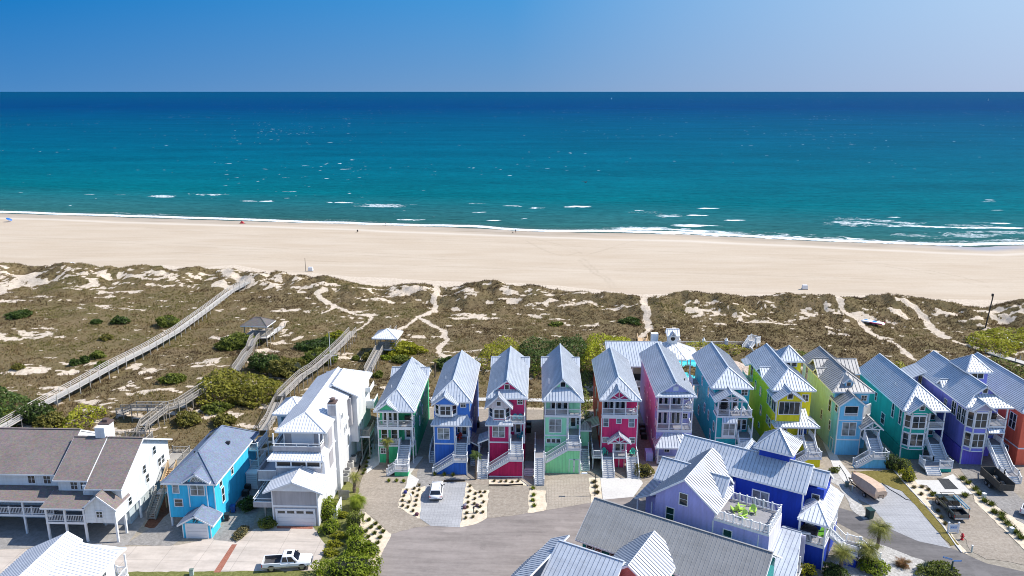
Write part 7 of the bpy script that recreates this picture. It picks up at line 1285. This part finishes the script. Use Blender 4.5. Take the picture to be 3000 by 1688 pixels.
# ================================================================ street furniture and yard things
def bin_(label, p, rz, col, group=None, k=1.):
    t_ = empty('wheeled_bin', p, rz, label, 'bin', group); mb = MB(); mb.frust(-.24*k,.24*k,-.28*k,.28*k,.1,.98*k,-.07,-.07,-.08,-.08); mb.build('body', col, t_); mb = MB(); mb.box(-.33*k,.33*k,-.38*k,.38*k,.985*k,1.05*k); mb.bar((-.3*k,.42*k,.95*k),(.3*k,.42*k,.95*k),.05,.05); mb.build('lid', col, t_)
    for x in (-.26,.26): mb = MB(); mb.cyl((x*k-.03,.28*k,.12),(x*k+.03,.28*k,.12),.12,.12,10); mb.build('wheel', RUB, t_)
DKG = M('dark_green_plastic', (.012,.05,.045), .5); BLP = M('blue_plastic', (.01,.06,.25), .5)
b_ = gq(12,628,722); bin_('dark green wheeled bin standing at the pebble bed edge', b_, .3, DKG, None, 1.35)
p = gq(2,615,985); bin_('black wheeled bin beside the cyan garage wall', p, .2, BLK); p = gq(2,668,915); bin_('blue wheeled bin behind the black bin by the cyan wall', p, .2, BLP)
def box_thing(name, label, cat, p, rz, parts, group=None):
    t_ = empty(name, p, rz, label, cat, group)
    for nm, m, bs in parts:
        mb = MB()
        for b in bs: mb.box(*b)
        mb.build(nm, m, t_, bevel=.02)
    return t_
ACM = M('ac_grey_beige', (.46,.44,.40), .6, .1); ACD = M('ac_fan_dark', (.05,.05,.055), .6)
def ac(label, p, k=1., group=None, col=None):
    t_ = empty('air_conditioner', p, 0, label, 'air conditioner', group); mb = MB(); mb.box(-.42*k,.42*k,-.42*k,.42*k,0,.8*k); mb.build('casing', col or ACM, t_, bevel=.03); mb = MB(); mb.cyl((0,0,.8*k),(0,0,.84*k),.34*k,.34*k,14); mb.build('fan_grille', ACD, t_)
for lb, c, x, y, z in (('air conditioner nearest the street beside the white house wall',3,800,1030,1.0),('second air conditioner beside the white house wall',3,812,985,1.0),('third air conditioner beside the white house wall',3,835,930,1.0),('fourth air conditioner, deepest beside the white house wall',3,860,885,1.0)): p = GZ(c,x,y,z); ac(lb, (p[0]+.2,p[1],z-.5), 1.1)
for lb, x, y in (('dark round air conditioner, left of the pair by the cyan wall',770,775),('dark round air conditioner, right of the pair by the cyan wall',790,725)): p = gq(2,x,y); ac(lb, p, 1., None, DKM)
for i, (x, y) in enumerate(((530,855),(525,900))): p = gq(5,x,y); ac(('black air conditioner behind the other one between crimson and mint houses','black air conditioner nearest the street between crimson and mint houses')[i], p, 1.2, None, DKM)
for i, (x, y) in enumerate(((570,875),(575,915),(585,960))): p = gq(6,x,y); ac('black air conditioner in the row between the magenta and lavender houses', p, 1.1, 'air conditioners behind the magenta house', DKM)
for i, (x, y) in enumerate(((1085,810),(1092,850))): p = gq(4,x,y); ac('black air conditioner in the gap right of the cobalt house', p, 1.15, 'air conditioners by the cobalt house', DKM)
p = GZ(3,905,830,0); tk = empty('gas_tank', (p[0],p[1],0), 0, 'white upright gas tank beside the big white house', 'gas tank'); mb = MB(); mb.cyl((0,0,.1),(0,0,1.5),.45,.45,16); mb.cyl((0,0,1.5),(0,0,1.7),.45,.2,16); mb.build('tank_body', WHITE, tk); mb = MB(); mb.cyl((0,0,1.7),(0,0,1.85),.12); mb.build('valve_cap', ACM, tk)
box_thing('storage_locker', 'white slatted locker standing beside the cyan house', 'locker', gq(2,840,700), 0, [('body', WHITE, [(-.8,.8,-.7,.7,0,2.4)]), ('lid', WHITE, [(-.85,.85,-.75,.75,2.4,2.5)]), ('slat', M('slat_grey',(.5,.5,.52)), [(-.7,.7,-.715,-.705,.3+.3*i,.36+.3*i) for i in range(7)])])  # mid grey strips across the white locker front
# picket fence, sign, hydrant, poles
sg = empty('picket_sign', gq(12,1675,905), .0, 'white picket sign with a blue painted board beside the green pickup', 'sign')
a_ = GZ(12,1610,905); b_ = GZ(12,1740,912); sg.location = ((a_[0]+b_[0])/2, (a_[1]+b_[1])/2, 0); Ls = math.dist(a_[:2], b_[:2])/2
for x in (-Ls, Ls): mb = MB(); mb.box(x-.08,x+.08,-.08,.08,0,1.5); mb.box(x-.13,x+.13,-.13,.13,1.5,1.56); mb.frust(x-.1,x+.1,-.1,.1,1.56,1.68,.09,.09,.09,.09); mb.build('post', WHITE, sg)
mb = MB(); mb.box(-Ls+.09,Ls-.09,-.03,.03,.35,.45); mb.box(-Ls+.09,Ls-.09,-.03,.03,1.2,1.3); mb.build('rail', WHITE, sg); mb = MB()
for i in range(9): x = -Ls+.2+(2*Ls-.4)*i/8; mb.box(x-.05,x+.05,-.055,-.032,.15,1.35)
mb.build('picket', WHITE, sg); mb = MB(); mb.box(-.45,.45,-.09,-.06,.65,1.12); mb.build('name_board', M('sign_pale_blue',(.45,.58,.75),.5,.1), sg); mb = MB()
for i in range(5): mb.box(-.36+.15*i,-.27+.15*i,-.098,-.091,.82+.05*(i%2),.98)
mb.build('lettering', M('sign_blue',(.04,.12,.40),.5), sg)
hy = empty('fire_hydrant', gq(12,1792,992), 0, 'red fire hydrant on the pebbles right of the picket sign', 'hydrant'); RH = M('hydrant_red', (.50,.02,.03), .4); mb = MB(); mb.cyl((0,0,0),(0,0,.08),.2,.2,12); mb.cyl((0,0,.08),(0,0,.72),.13,.12,12); mb.build('barrel', RH, hy); mb = MB(); mb.cyl((0,0,.72),(0,0,.78),.18,.18,12); mb.cyl((0,0,.78),(0,0,.95),.15,.05,12); mb.build('bonnet', RH, hy)
for d_ in ((1,0),(-1,0),(0,-1)): mb = MB(); mb.cyl((d_[0]*.1,d_[1]*.1,.52),(d_[0]*.26,d_[1]*.26,.52),.075,.075,10); mb.build('outlet', RH, hy)
st = empty('street_sign', gq(12,1650,1449), 0, 'green post with two blue street name blades at the bottom right', 'street sign'); p_ = st.location; mb = MB(); mb.box(-.07,.07,-.07,.07,0,2.0); mb.build('post', DKG, st)
SBL = M('street_sign_blue', (.02,.20,.55), .4, .05)
for nm, rz in (('a', R(150)), ('b', R(5))):
    c_, s_ = math.cos(rz), math.sin(rz); mb = MB(); mb.bar((.08*c_,.08*s_,2.02 if nm == 'b' else 2.2),(1.05*c_,1.05*s_,2.02 if nm == 'b' else 2.2),.03,.2); o = mb.build('name_blade', SBL, st); mb = MB(); n_ = V3((s_,-c_,0)); n_ = n_ if n_.y < 0 else -n_
    for i in range(7):
        q = V3((c_*(.22+.11*i),s_*(.22+.11*i),2.02 if nm == 'b' else 2.2))+n_*.018; mb.bar(q-V3((c_*.035,s_*.035,0)), q+V3((c_*.035,s_*.035,0)), .006, .09)
    mb.build('lettering', WHITE, o)
def pole_lamp(label, p, h, c=DARK):
    t_ = empty('lamp_post', p, 0, label, 'lamp post'); mb = MB(); mb.cyl((0,0,0),(0,0,h),.06,.045); mb.build('pole', c, t_); mb = MB(); mb.bar((0,0,h),(-1.2,.1,h+.1),.05,.05); mb.build('arm', c, t_); mb = MB(); mb.frust(-2.0,-1.1,-.02,.28,h+.03,h+.16,.1,.1,.06,.06); mb.build('lamp_head', WHITE, t_)
pole_lamp('street lamp with a white flat head on the bed left of the concrete pad', gq(10,785,690), 3.4)
p = GTZ(18,1990,575,0); upl = empty('utility_pole', (p[0],p[1],p[2]-.2), 0, 'leaning dark utility pole rising from the right thicket', 'utility pole'); mb = MB(); mb.cyl((0,0,0),(.9,.3,8.6),.17,.13,10); mb.build('pole', M('dark_pole_wood',(.055,.045,.038),.9), upl); mb = MB(); mb.cyl((.7,.25,8.1),(.62,.2,8.7),.25,.25,10); mb.build('lamp_head', DARK, upl)
fp = GTZ(3,697,190,0); fl = empty('flag_pole', (fp[0],fp[1],0), 0, 'white flag pole with a crossbar behind the big white house', 'flag pole'); mb = MB(); mb.cyl((0,0,0),(0,0,8.2),.08,.05); mb.build('pole', WHITE, fl); mb = MB(); mb.bar((-1.5,0,3.1),(1.4,0,3.1),.07,.07); mb.build('crossbar', WHITE, fl)
for lb, c, x, y, h in (('small green garden lamp in the bed left of the white car',13,1192,320,.9),('small dark garden lamp in the bed right of the white car',13,2050,490,.8)):
    t_ = empty('garden_lamp', gq(c,x,y), 0, lb, 'garden lamp'); mb = MB(); mb.cyl((0,0,0),(0,0,h),.06,.06,8); mb.build('stem', DKG, t_); mb = MB(); mb.cyl((0,0,h),(0,0,h+.22),.15,.13,10); mb.build('lamp_head', WHITE if 'green' in lb else DARK, t_)
for lb, x, y, m in (('dark violet ball stone near the road in the left sand bed',1270,515,'#5a3040'),('pale square stone in the bed right of the car',1928,395,'#8a8494'),('dark ball stone beside the pale square stone',1925,425,'#5a3a44'),('blue glazed pot in the bed left of the car',1112,212,'#2a2a6c'),('dark ball stone in the middle of the bed right of the car',2098,395,'#4a3640')):
    p = gq(13,x,y); mb = MB(); mb.frust(-.22,.22,-.2,.2,0,.2,-.05,-.05,-.04,-.04); mb.frust(-.27,.27,-.24,.24,.2,.42,.12,.12,.12,.12); o = mb.build('pot' if 'pot' in lb else 'garden_stone', M('stone_'+m[1:], lin(m), .6, .2), None, True, .05); o.location = p; tag(o, lb, 'pot' if 'pot' in lb else 'stone')
for lb, c, x, y in (('green utility box on the pebbles left of the covered boat',12,342,330),('white capped utility post below the first utility box',12,412,390),('pale green utility box at the lower edge of the left lawn',2,320,1440),('small white meter box on the sand strip right of the green pickup',12,2065,470),('white topped box among the grass at the right edge',12,2410,905),('thin white marker post on the pebbles near the dark road',12,1912,1150)):
    box_thing('utility_box', lb, 'utility box', gq(c,x,y), .2, [('body', M('utility_green',(.13,.18,.15),.6) if 'green utility' in lb and 'pale' not in lb else M('utility_pale',(.42,.50,.47),.6), [(-.22,.22,-.2,.2,0,.7)] if 'post' not in lb else [(-.07,.07,-.07,.07,0,.9)]), ('lid', WHITE if 'white' in lb else M('utility_green',(.13,.18,.15)), [(-.25,.25,-.23,.23,.7,.78)] if 'post' not in lb else [(-.1,.1,-.1,.1,.9,1.0)])])
# wooden fence by the palms, timber edges, hoses
fn = empty('wooden_fence', gq(13,250,300), 0, 'short wooden fence between the white bin enclosure and the palms', 'fence'); 
for i in range(9): mb = MB(); mb.box(-.5+.17*i,-.36+.17*i,-.03,.03,0,1.5); mb.build('fence_board', WOOD, fn)
mb = MB(); mb.box(-.6,1.15,.031,.09,1.2,1.32); mb.box(-.6,1.15,.031,.09,.3,.42); mb.build('rail', WOOD, fn)
def edge(label, c, pts, mat, w=.15, h=.18, name='timber_edging', cat='edging', z=.0):
    mb = MB(); P = [GZ(c,*p) for p in pts]
    for a, b in zip(P[:-1], P[1:]): mb.bar((a[0],a[1],h/2+z),(b[0],b[1],h/2+z), w, h)
    return tag(mb.build(name, mat), label, cat)
edge('timber sleeper edging along the path left of the sea green house', 4, [(20,1210),(80,1060),(140,965)], WOOD, .25, .3); edge('timber edge before the crimson house bed', 5, [(165,1398),(345,1398),(480,1392)], M('dark_timber',(.05,.04,.035),.9), .12, .25); edge('pale timber sleeper before the green pickup', 12, [(1355,485),(1450,485)], WOODN, .3, .25); edge('dark timber edge before the cobalt house bed', 13, [(1640,55),(1930,48)], M('dark_timber',(.05,.04,.035),.9), .14, .3)
edge('pale concrete kerb along the brown lawn beside the green pickup', 12, [(930,118),(1060,270),(1330,560),(1560,830),(1700,1040),(1790,1155)], CONC, .16, .10, 'kerb', 'kerb', .02)
edge('black hose lying across the grey pavers', 12, [(250,60),(330,180),(360,260),(500,275)], DARK, .06, .05, 'hose', 'hose', .05); edge('black cable curving over the pavers to the brown lawn', 12, [(790,285),(880,360),(1000,430),(1090,490),(1155,502)], DARK, .06, .05, 'cable', 'cable', .05)
# ================================================================ pool and clubhouse
PD = speckle('pool_deck_tan', (.46,.36,.28), (.56,.45,.36), (.64,.53,.43), 2., .2, .15)
mb = MB(); mb.box(14,47,134,166,.0,.9); tag(mb.build('pool_deck', PD), kind='structure')
mb = MB(); mb.box(28.2,34.2,143.5,155.0,.905,.93); m_, t_n, b_n = nt('pool_water'); b_n.inputs['Base Color'].default_value = (.10,.62,.70,1); b_n.inputs['Roughness'].default_value = .35; b_n.inputs['Specular IOR Level'].default_value = .1; bump(t_n, b_n, noise(t_n, coords(t_n), 1.2, 3), .12, .05); tag(mb.build('pool_water', m_), kind='structure')
mb = MB(); mb.box(28.2,34.2,155.01,156.6,.905,.932); tag(mb.build('pool_step', M('pool_shelf_teal',(.02,.42,.50),.2)), kind='structure')
cl = House('clubhouse', (18,138,0), 0, 'low clubhouse with a pale metal roof behind the magenta house', 'building'); TANW = siding('tan_siding', (.42,.37,.29), .2)
cl.wall(TANW, [(-4.5,6,2.5,10,0,5.6)]); cl.roof([[(-4.6,0,6.0),(6.5,0,6.0),(6.5,8.5,8.1),(-4.6,8.5,8.1)], [(-4.6,13,6.0),(6.5,13,6.0),(6.5,8.5,8.1),(-4.6,8.5,8.1)]], METAL, step=.5); cl.boxes('painted_shade_opening', DARK, [(-1.5,3.2,2.44,2.497,2.2,3.6)]); cl.deck(-4.5,4.5,.3,2.49,2.0,.3); cl.rail((-4.4,.35,2.0),(4.4,.35,2.0)); cl.posts([(-4.4,.4),(0,.4),(4.3,.4)], 0, 5.9, .2)  # flat dark panel, its colour stands for the shade inside an opening
pv = House('pool_pavilion', (27.2,150,0), R(0), 'eight sided white roofed pool pavilion topped by a birdhouse cupola', 'pavilion')
op = [(5.4*math.cos(R(22.5+45*i)), 5.4*math.sin(R(22.5+45*i)), 5.0) for i in range(8)]; pv.roof([[op[i], op[(i+1) % 8], (0,0,7.2)] for i in range(8)], METALW, step=.5); pv.posts([(3.9*math.cos(R(22.5+45*i)), 3.9*math.sin(R(22.5+45*i))) for i in range(8)], .9, 5.0, .2)
cu = pv.boxes('cupola', WHITE, [(-.9,.9,-.9,.9,6.6,8.6)]); pv.roof(rr('x', 0, 1.25, -1.3, 1.3, 8.6, 9.7), METALW, step=.5, parent=cu); pv.roof(rr('y', 0, .9, -1.35, 0, 8.3, 9.4), METALW, step=.5, parent=cu); mb = MB(); mb.cyl((0,-.91,7.9),(0,-.935,7.9),.42,.42,16); mb.cyl((0,-.936,7.9),(0,-.95,7.9),.28,.28,16); o_ = mb.build('round_window', [DARK], cu)
chm = pv.boxes('chimney', WHITE, [(-4.0,-2.6,1.2,2.4,.9,8.2)])
dk = empty('pool_railing', (0,0,0), 0, 'white balustrade with ball topped posts round the pool deck', 'railing'); hr = House('pool_railing_tmp', (0,0,0), 0, None, None)
hr.root.name = 'pool_balustrade'; bpy.data.objects.remove(dk); tag(hr.root, 'white balustrade with ball topped posts round the pool deck', 'railing')
for a, b in (((31.5,165.5,.9),(37.0,165.5,.9)),((37.0,165.5,.9),(42.0,165.5,.9)),((42.0,165.5,.9),(46.5,165.5,.9)),((46.5,165.5,.9),(46.5,158,.9)),((46.5,158,.9),(46.5,149,.9)),((46.5,149,.9),(46.5,140,.9))):
    hr.rail(a, b, h=1.15, every=9, gap=.2)
for x, y in ((31.5,165.5),(37,165.5),(42,165.5),(46.5,165.5),(46.5,158),(46.5,149)): mb = MB(); mb.box(x-.3,x+.3,y-.3,y+.3,.9,2.35); mb.box(x-.36,x+.36,y-.36,y+.36,2.35,2.45); mb.cyl((x,y,2.45),(x,y,2.6),.12,.26,10); mb.cyl((x,y,2.6),(x,y,2.95),.26,.1,10); mb.build('ball_post', WHITE, hr.root)
ws = House('beach_access_stair', (44.0,161.5,0), R(-48), 'white balustraded stair rising from the pool deck to a dune lookout', 'staircase'); ws.stairs((0,4.5,2.6), (0,-1), 1.8, .95); ws.deck(-1.2,1.2,4.5,6.0,2.6,.3,PALEW); ws.rails([(-1.1,4.5,2.6),(-1.1,5.9,2.6),(1.1,5.9,2.6),(1.1,4.5,2.6)]); ws.posts([(-1.1,4.7),(1.1,4.7),(1.1,5.8),(-1.1,5.8)], 0, 2.4, .2)
for lb, x, y in (('white pool lounge chair by the water, left one',30,143.5),('white pool lounge chair by the water, right one',31.6,143.5)): adirondack('pool_chair', CM['w'], (x,y,.9), .2, lb, 'pool chairs', 1.2)
# grills and people-scale things on porches
def thing1(name, label, cat, loc, parts, rz=0.):
    t_ = empty(name, loc, rz, label, cat)
    for nm, m, bs in parts:
        mb = MB()
        for b in bs: mb.box(*b)
        mb.build(nm, m, t_, bevel=.02)
grill = [('firebox', BLK, [(-.45,.45,-.28,.28,.75,1.0)]), ('hood', DARK, [(-.45,.45,-.26,.26,1.01,1.28)]), ('cabinet', BLK, [(-.4,.4,-.25,.25,.1,.745)]), ('side_shelf', M('shelf_grey',(.3,.3,.32)), [(.46,.8,-.25,.25,.9,.95)])]
thing1('gas_grill', 'black gas grill on the top porch of the sea green house', 'grill', H1.W(1.75,1.2,6.1), grill); thing1('gas_grill', 'black covered grill on the teal house balcony', 'grill', H7.W(-1.4,1.5,6.65), grill); thing1('gas_grill', 'black grill on the upper balcony of the periwinkle house', 'grill', H11.W(1.9,1.6,6.55), grill, .3)
HR_ = House('tmp', (32.55,86.4,0), RZ, None, None); tag(HR_.root, 'dark cushioned sofa under the royal blue porch roof', 'sofa'); HR_.root.name = 'porch_sofa'; HR_.root.location = HR_.W(1.0,.4,3.2); 
for nm, bs in (('seat', [(-.8,.8,-.4,.4,.0,.42)]), ('backrest', [(-.8,.8,.41,.6,.0,.9)]), ('armrest', [(-1.0,-.81,-.4,.6,0,.62)]), ('armrest', [(.81,1.0,-.4,.6,0,.62)])):
    mb = MB(); [mb.box(*b) for b in bs]; mb.build(nm, M('charcoal_cushion',(.05,.048,.055),.9), HR_.root, bevel=.04)
mb = MB(); mb.box(0,1.3,0,2.2,0,.02); o = mb.build('green_rug', M('turf_green',(.09,.28,.015),.9,.2,4)); q_ = (32.55+1.75*math.cos(RZ)+.6*math.sin(RZ)*-1, 86.4+1.75*math.sin(RZ)+.6*math.cos(RZ), 3.205); o.location = q_; o.rotation_euler = (0,0,RZ); tag(o, 'bright green turf rug on the royal blue porch floor', 'rug')
# ================================================================ beach: people, bins, boats
def person(label, p, rz, top, legs, sit=False, skin=(.42,.26,.18), hair=(.03,.02,.015), h=1.72):
    import bmesh
    me = bpy.data.meshes.new('person'); bm = bmesh.new()
    if not sit: J = {'pel':(0,0,.93),'ch':(0,.0,1.32),'nk':(0,.0,1.48),'hd':(0,.02,1.62),'ht':(0,.02,1.72),'ls':(-.18,0,1.40),'le':(-.26,.03,1.12),'lh':(-.27,.12,.88),'rs':(.18,0,1.40),'re':(.25,-.03,1.12),'rh':(.27,-.02,.87),'lk':(-.10,.10,.50),'lf':(-.11,.02,.05),'lt':(-.11,.18,.03),'rk':(.10,.0,.50),'rf':(.11,-.16,.07),'rt':(.11,.0,.03)}
    else: J = {'pel':(0,0,.42),'ch':(0,-.12,.80),'nk':(0,-.12,.95),'hd':(0,-.10,1.08),'ht':(0,-.10,1.18),'ls':(-.18,-.12,.88),'le':(-.28,.05,.64),'lh':(-.22,.28,.58),'rs':(.18,-.12,.88),'re':(.28,.05,.64),'rh':(.22,.28,.58),'lk':(-.13,.42,.50),'lf':(-.13,.62,.08),'lt':(-.13,.78,.05),'rk':(.13,.42,.50),'rf':(.13,.62,.08),'rt':(.13,.78,.05)}
    Rr = {'pel':.15,'ch':.17,'nk':.06,'hd':.10,'ht':.09,'ls':.07,'le':.045,'lh':.035,'rs':.07,'re':.045,'rh':.035,'lk':.065,'lf':.045,'lt':.035,'rk':.065,'rf':.045,'rt':.035}
    E = [('pel','ch'),('ch','nk'),('nk','hd'),('hd','ht'),('ch','ls'),('ls','le'),('le','lh'),('ch','rs'),('rs','re'),('re','rh'),('pel','lk'),('lk','lf'),('lf','lt'),('pel','rk'),('rk','rf'),('rf','rt')]
    vs_ = {k: bm.verts.new([c*h/1.72 for c in v]) for k, v in J.items()}
    for a, b in E: bm.edges.new((vs_[a], vs_[b]))
    bm.verts.index_update(); names = list(J); bm.to_mesh(me); bm.free()
    o = bpy.data.objects.new('person', me); COL.objects.link(o); o.location = p; o.rotation_euler = (0,0,rz)
    sk = o.modifiers.new('skin', 'SKIN'); sk.use_smooth_shade = True
    for i, k in enumerate(names): me.skin_vertices[0].data[i].radius = (Rr[k], Rr[k]*(.75 if k in ('ch','pel') else 1)); me.skin_vertices[0].data[i].use_root = (k == 'pel')
    sb_ = o.modifiers.new('sub', 'SUBSURF'); sb_.levels = 1; sb_.render_levels = 1
    m, t, b = nt('person_clothes'); v = coords(t); sp = t.nodes.new('ShaderNodeSeparateXYZ'); t.links.new(v, sp.inputs[0])
    z = math_(t, 'DIVIDE', sp.outputs[2], h); zz = (.55,.84,.96,.30) if not sit else (.30,.52,.66,.12)
    c = mixc(t, math_(t, 'GREATER_THAN', z, zz[0]), legs, top); c = mixc(t, math_(t, 'GREATER_THAN', z, zz[1]), c, skin); c = mixc(t, math_(t, 'GREATER_THAN', z, zz[2]), c, hair); c = mixc(t, math_(t, 'LESS_THAN', z, zz[3]), c, skin)
    t.links.new(c, b.inputs['Base Color']); b.inputs['Roughness'].default_value = .8; me.materials.append(m)
    tag(o, label, 'person'); return o
def bp(c, x, y): p = GTZ(c, x, y); return (p[0], p[1], hzf(p[0], p[1]))
CR.update({31:(0,560,2.576),32:(1000,560,2.576),33:(2000,560,2.576)})
person('person in dark clothes walking along the wet sand at the left of the two walkers', bp(32,336,262), R(-90), (.03,.03,.06), (.05,.04,.06)); person('person in dark clothes standing at the surf with a small dog', bp(32,1316,316), R(60), (.03,.04,.08), (.10,.05,.04))
bc = bp(32,122,310); person('person sitting low on the sand in a beach chair', (bc[0],bc[1],bc[2]), R(20), (.02,.03,.05), (.03,.03,.05), True); bch = empty('beach_chair', (bc[0],bc[1],bc[2]), R(20), 'low dark beach chair under the person sitting on the sand', 'beach chair'); mb = MB(); mb.box(-.3,.3,-.25,.3,.22,.27); mb.build('seat', BLK, bch); mb = MB(); mb.hexa([(-.3,-.27,.25),(.3,-.27,.25),(.3,-.31,.25),(-.3,-.31,.25)],[(-.3,-.42,.85),(.3,-.42,.85),(.3,-.46,.85),(-.3,-.46,.85)]); mb.build('backrest', BLK, bch)
def dog(label, p, rz, col):
    mb = MB(); S_ = []
    for y, w, z0, z1 in ((.36,.05,.50,.58),(.28,.08,.46,.64),(.20,.07,.42,.60),(.14,.11,.30,.56),(-.05,.12,.26,.54),(-.22,.10,.32,.54),(-.30,.06,.40,.52)): S_.append([(-w,y,z0+.03),(0,y,z0),(w,y,z0+.03),(w,y,z1-.03),(0,y,z1),(-w,y,z1-.03)])
    loft(mb, S_)
    for x in (-.07,.07):
        mb.bar((x,.13,.34),(x,.14,.0),.05,.05); mb.bar((x,-.22,.36),(x,-.16,.22),.07,.06); mb.bar((x,-.16,.24),(x,-.26,.13),.05,.05); mb.bar((x,-.26,.13),(x,-.24,.0),.04,.04); mb.bar((x*.8,.26,.62),(x*1.2,.23,.70),.04,.04)
    mb.bar((0,-.29,.50),(0,-.46,.62),.03,.03); o = mb.build('dog', M('dog_brown', col, .9, .3, 8), None, True); o.location = p; o.rotation_euler = (0,0,rz); tag(o, label, 'dog')
dog('small dark dog on the sand beside the person at the surf', bp(32,1293,318), R(80), (.04,.028,.02))
u = bp(31,60,232); ub = empty('beach_umbrella', u, 0, 'blue beach umbrella lying tilted on the sand at the left edge', 'umbrella'); mb = MB(); mb.cyl((0,0,0),(.9,0,1.5),.03); mb.build('pole', WHITE, ub); mb = MB(); n_ = 10
for i in range(n_):
    a, b = 6.283*i/n_, 6.283*(i+1)/n_; c0 = V3((.95,0,1.6)); X_, Y_ = V3((.85,0,-.5)).normalized()*1.3, V3((0,1.3,0)); dn = V3((-.25,0,-.42)); mb.quad(c0, c0+X_*math.cos(a)+Y_*math.sin(a)+dn, c0+X_*math.cos(b)+Y_*math.sin(b)+dn)
mb.build('canopy', M('umbrella_blue',(.02,.13,.40),.7), ub)
r_ = bp(31,1828,244); rt = empty('beach_tent', r_, 0, 'small red beach tent near the waterline on the left', 'tent'); mb = MB(); mb.hexa([(-1,-.6,0),(1,-.6,0),(1,.6,0),(-1,.6,0)],[(-.35,-.25,1.0),(.1,-.25,1.0),(.1,.25,1.0),(-.35,.25,1.0)]); mb.build('canopy', M('tent_red',(.42,.03,.04),.7), rt); mb = MB(); mb.bar((1.0,0,.05),(1.5,0,.05),.5,.05); mb.build('ground_flap', DARK, rt)
def stand(label, c, x, y, pole=False):
    p = bp(c, x, y); t_ = empty('beach_bin_stand', p, 0, label, 'bin stand', 'white stands at the foot of the dunes'); mb = MB(); mb.frust(-.75,.75,-.5,.5,.2,1.3,.1,.1,.08,.08); mb.build('body', WHITE, t_); mb = MB(); mb.box(-.8,.8,-.55,.55,0,.195); mb.build('skid', WOOD, t_)
    if pole: mb = MB(); mb.cyl((-1.6,0,0),(-1.6,0,4.2),.07); mb.build('pole', DARK, t_)
stand('white box stand at the dune foot, leftmost one', 31, 545, 570); stand('white box stand with a thin pole at the dune foot, middle one', 31, 2345, 604, True); stand('pale box stand at the dune foot, rightmost one', 17, 920, 175)
# kayaks with striped colours on the dune, white lounge chair, sail boats, bird
k0 = GTZ(18,285,495,.2); ky = empty('inflatable_raft', (k0[0],k0[1],k0[2]+.1), R(-38), 'white inflatable raft with blue and red patches on the dune', 'raft'); mb = MB(); mb.prism([(-2.9,0),(2.9,0),(2.3,.35),(-2.3,.35)], -.9, .9, 'y'); mb.build('hull', WHITE, ky, bevel=.15)
for nm, m, b in (('blue_patch', M('raft_blue',(.03,.28,.62),.4), (.1,1.0,-.55,.55,.35,.42)), ('blue_patch', M('raft_blue',(.03,.28,.62)), (-2.2,-1.3,.1,.95,.33,.45)), ('red_side', M('raft_red',(.60,.04,.16),.4), (-.4,2.6,-1.05,-.9,.05,.3)), ('red_side', M('raft_red',(.60,.04,.16)), (.2,2.7,.9,1.05,.05,.3))): mb = MB(); mb.box(*b); mb.build(nm, m, ky, bevel=.03)
lc = GTZ(18,2450,800,.2); lo = empty('sun_lounger', (lc[0],lc[1],lc[2]-.1), R(-35), 'white sun lounger on the grass at the right edge', 'lounger'); mb = MB(); mb.box(-.9,1.4,-.4,.4,.35,.45); mb.build('bed', WHITE, lo); mb = MB(); mb.hexa([(-.9,-.4,.38),(-.9,.4,.38),(-.98,.4,.45),(-.98,-.4,.45)],[(-1.7,-.4,1.05),(-1.7,.4,1.05),(-1.78,.4,1.12),(-1.78,-.4,1.12)]); mb.build('backrest', WHITE, lo)
for x in (-.8,1.2):
    for y in (-.35,.35): mb = MB(); mb.box(x-.05,x+.05,y-.05,y+.05,0,.35); mb.build('leg', WHITE, lo)
def sail(label, px, py, d, h):
    r = _ray(px, py); k = d/math.hypot(r[0], r[1]); t_ = empty('sailing_boat', (r[0]*k, r[1]*k, SEA_Z), 0, label, 'sailing boat', 'boats on the horizon'); mb = MB(); loft(mb, [[(-.9*h*.15,y,.3*h*.1),(0,y,-.05),(.9*h*.15,y,.3*h*.1),(.9*h*.15,y,h*.1),(-.9*h*.15,y,h*.1)] for y in (-h*.35,0,h*.35)]); mb.build('hull', WHITE, t_); mb = MB(); mb.hexa([(-.02*h,0,.12*h),(.35*h,0,.12*h),(.35*h,.05,.12*h)],[(-.02*h,0,h),(.0,0,h),(.0,.05,h)]); mb.build('sail', WHITE, t_); mb = MB(); mb.cyl((-.03*h,0,.1*h),(-.03*h,0,1.03*h),.012*h); mb.build('mast', ACM, t_)
sail('tiny white sailing boat on the horizon, right of centre', 1791, 275, 6000, 12); sail('tiny white sailing boat on the horizon at the far right', 2898, 272, 6000, 13)
r = _ray(1715, 534); k = 130/math.hypot(r[0], r[1]); bd = empty('flying_bird', (r[0]*k, r[1]*k, HC+r[2]*k), R(20), 'dark bird flying with raised wings before the sea', 'bird'); mb = MB(); loft(mb, [[(-w,y,-w),(w,y,-w),(w,y,w),(-w,y,w)] for y, w in ((.42,.02),(.28,.05),(0,.075),(-.25,.04),(-.45,.03))]); mb.build('body', DARK, bd, True)
for s_ in (-1, 1): mb = MB(); mb.hexa([(s_*.05,.15,.03),(s_*.05,-.12,.03),(s_*.36,-.08,.2),(s_*.36,.14,.2)],[(s_*.05,.15,.05),(s_*.05,-.12,.05),(s_*.36,-.08,.22),(s_*.36,.14,.22)]); mb.hexa([(s_*.36,.14,.2),(s_*.36,-.08,.2),(s_*.72,-.1,.12),(s_*.72,-.02,.12)],[(s_*.36,.14,.22),(s_*.36,-.08,.22),(s_*.72,-.1,.13),(s_*.72,-.02,.13)]); mb.build('wing', DARK, bd)
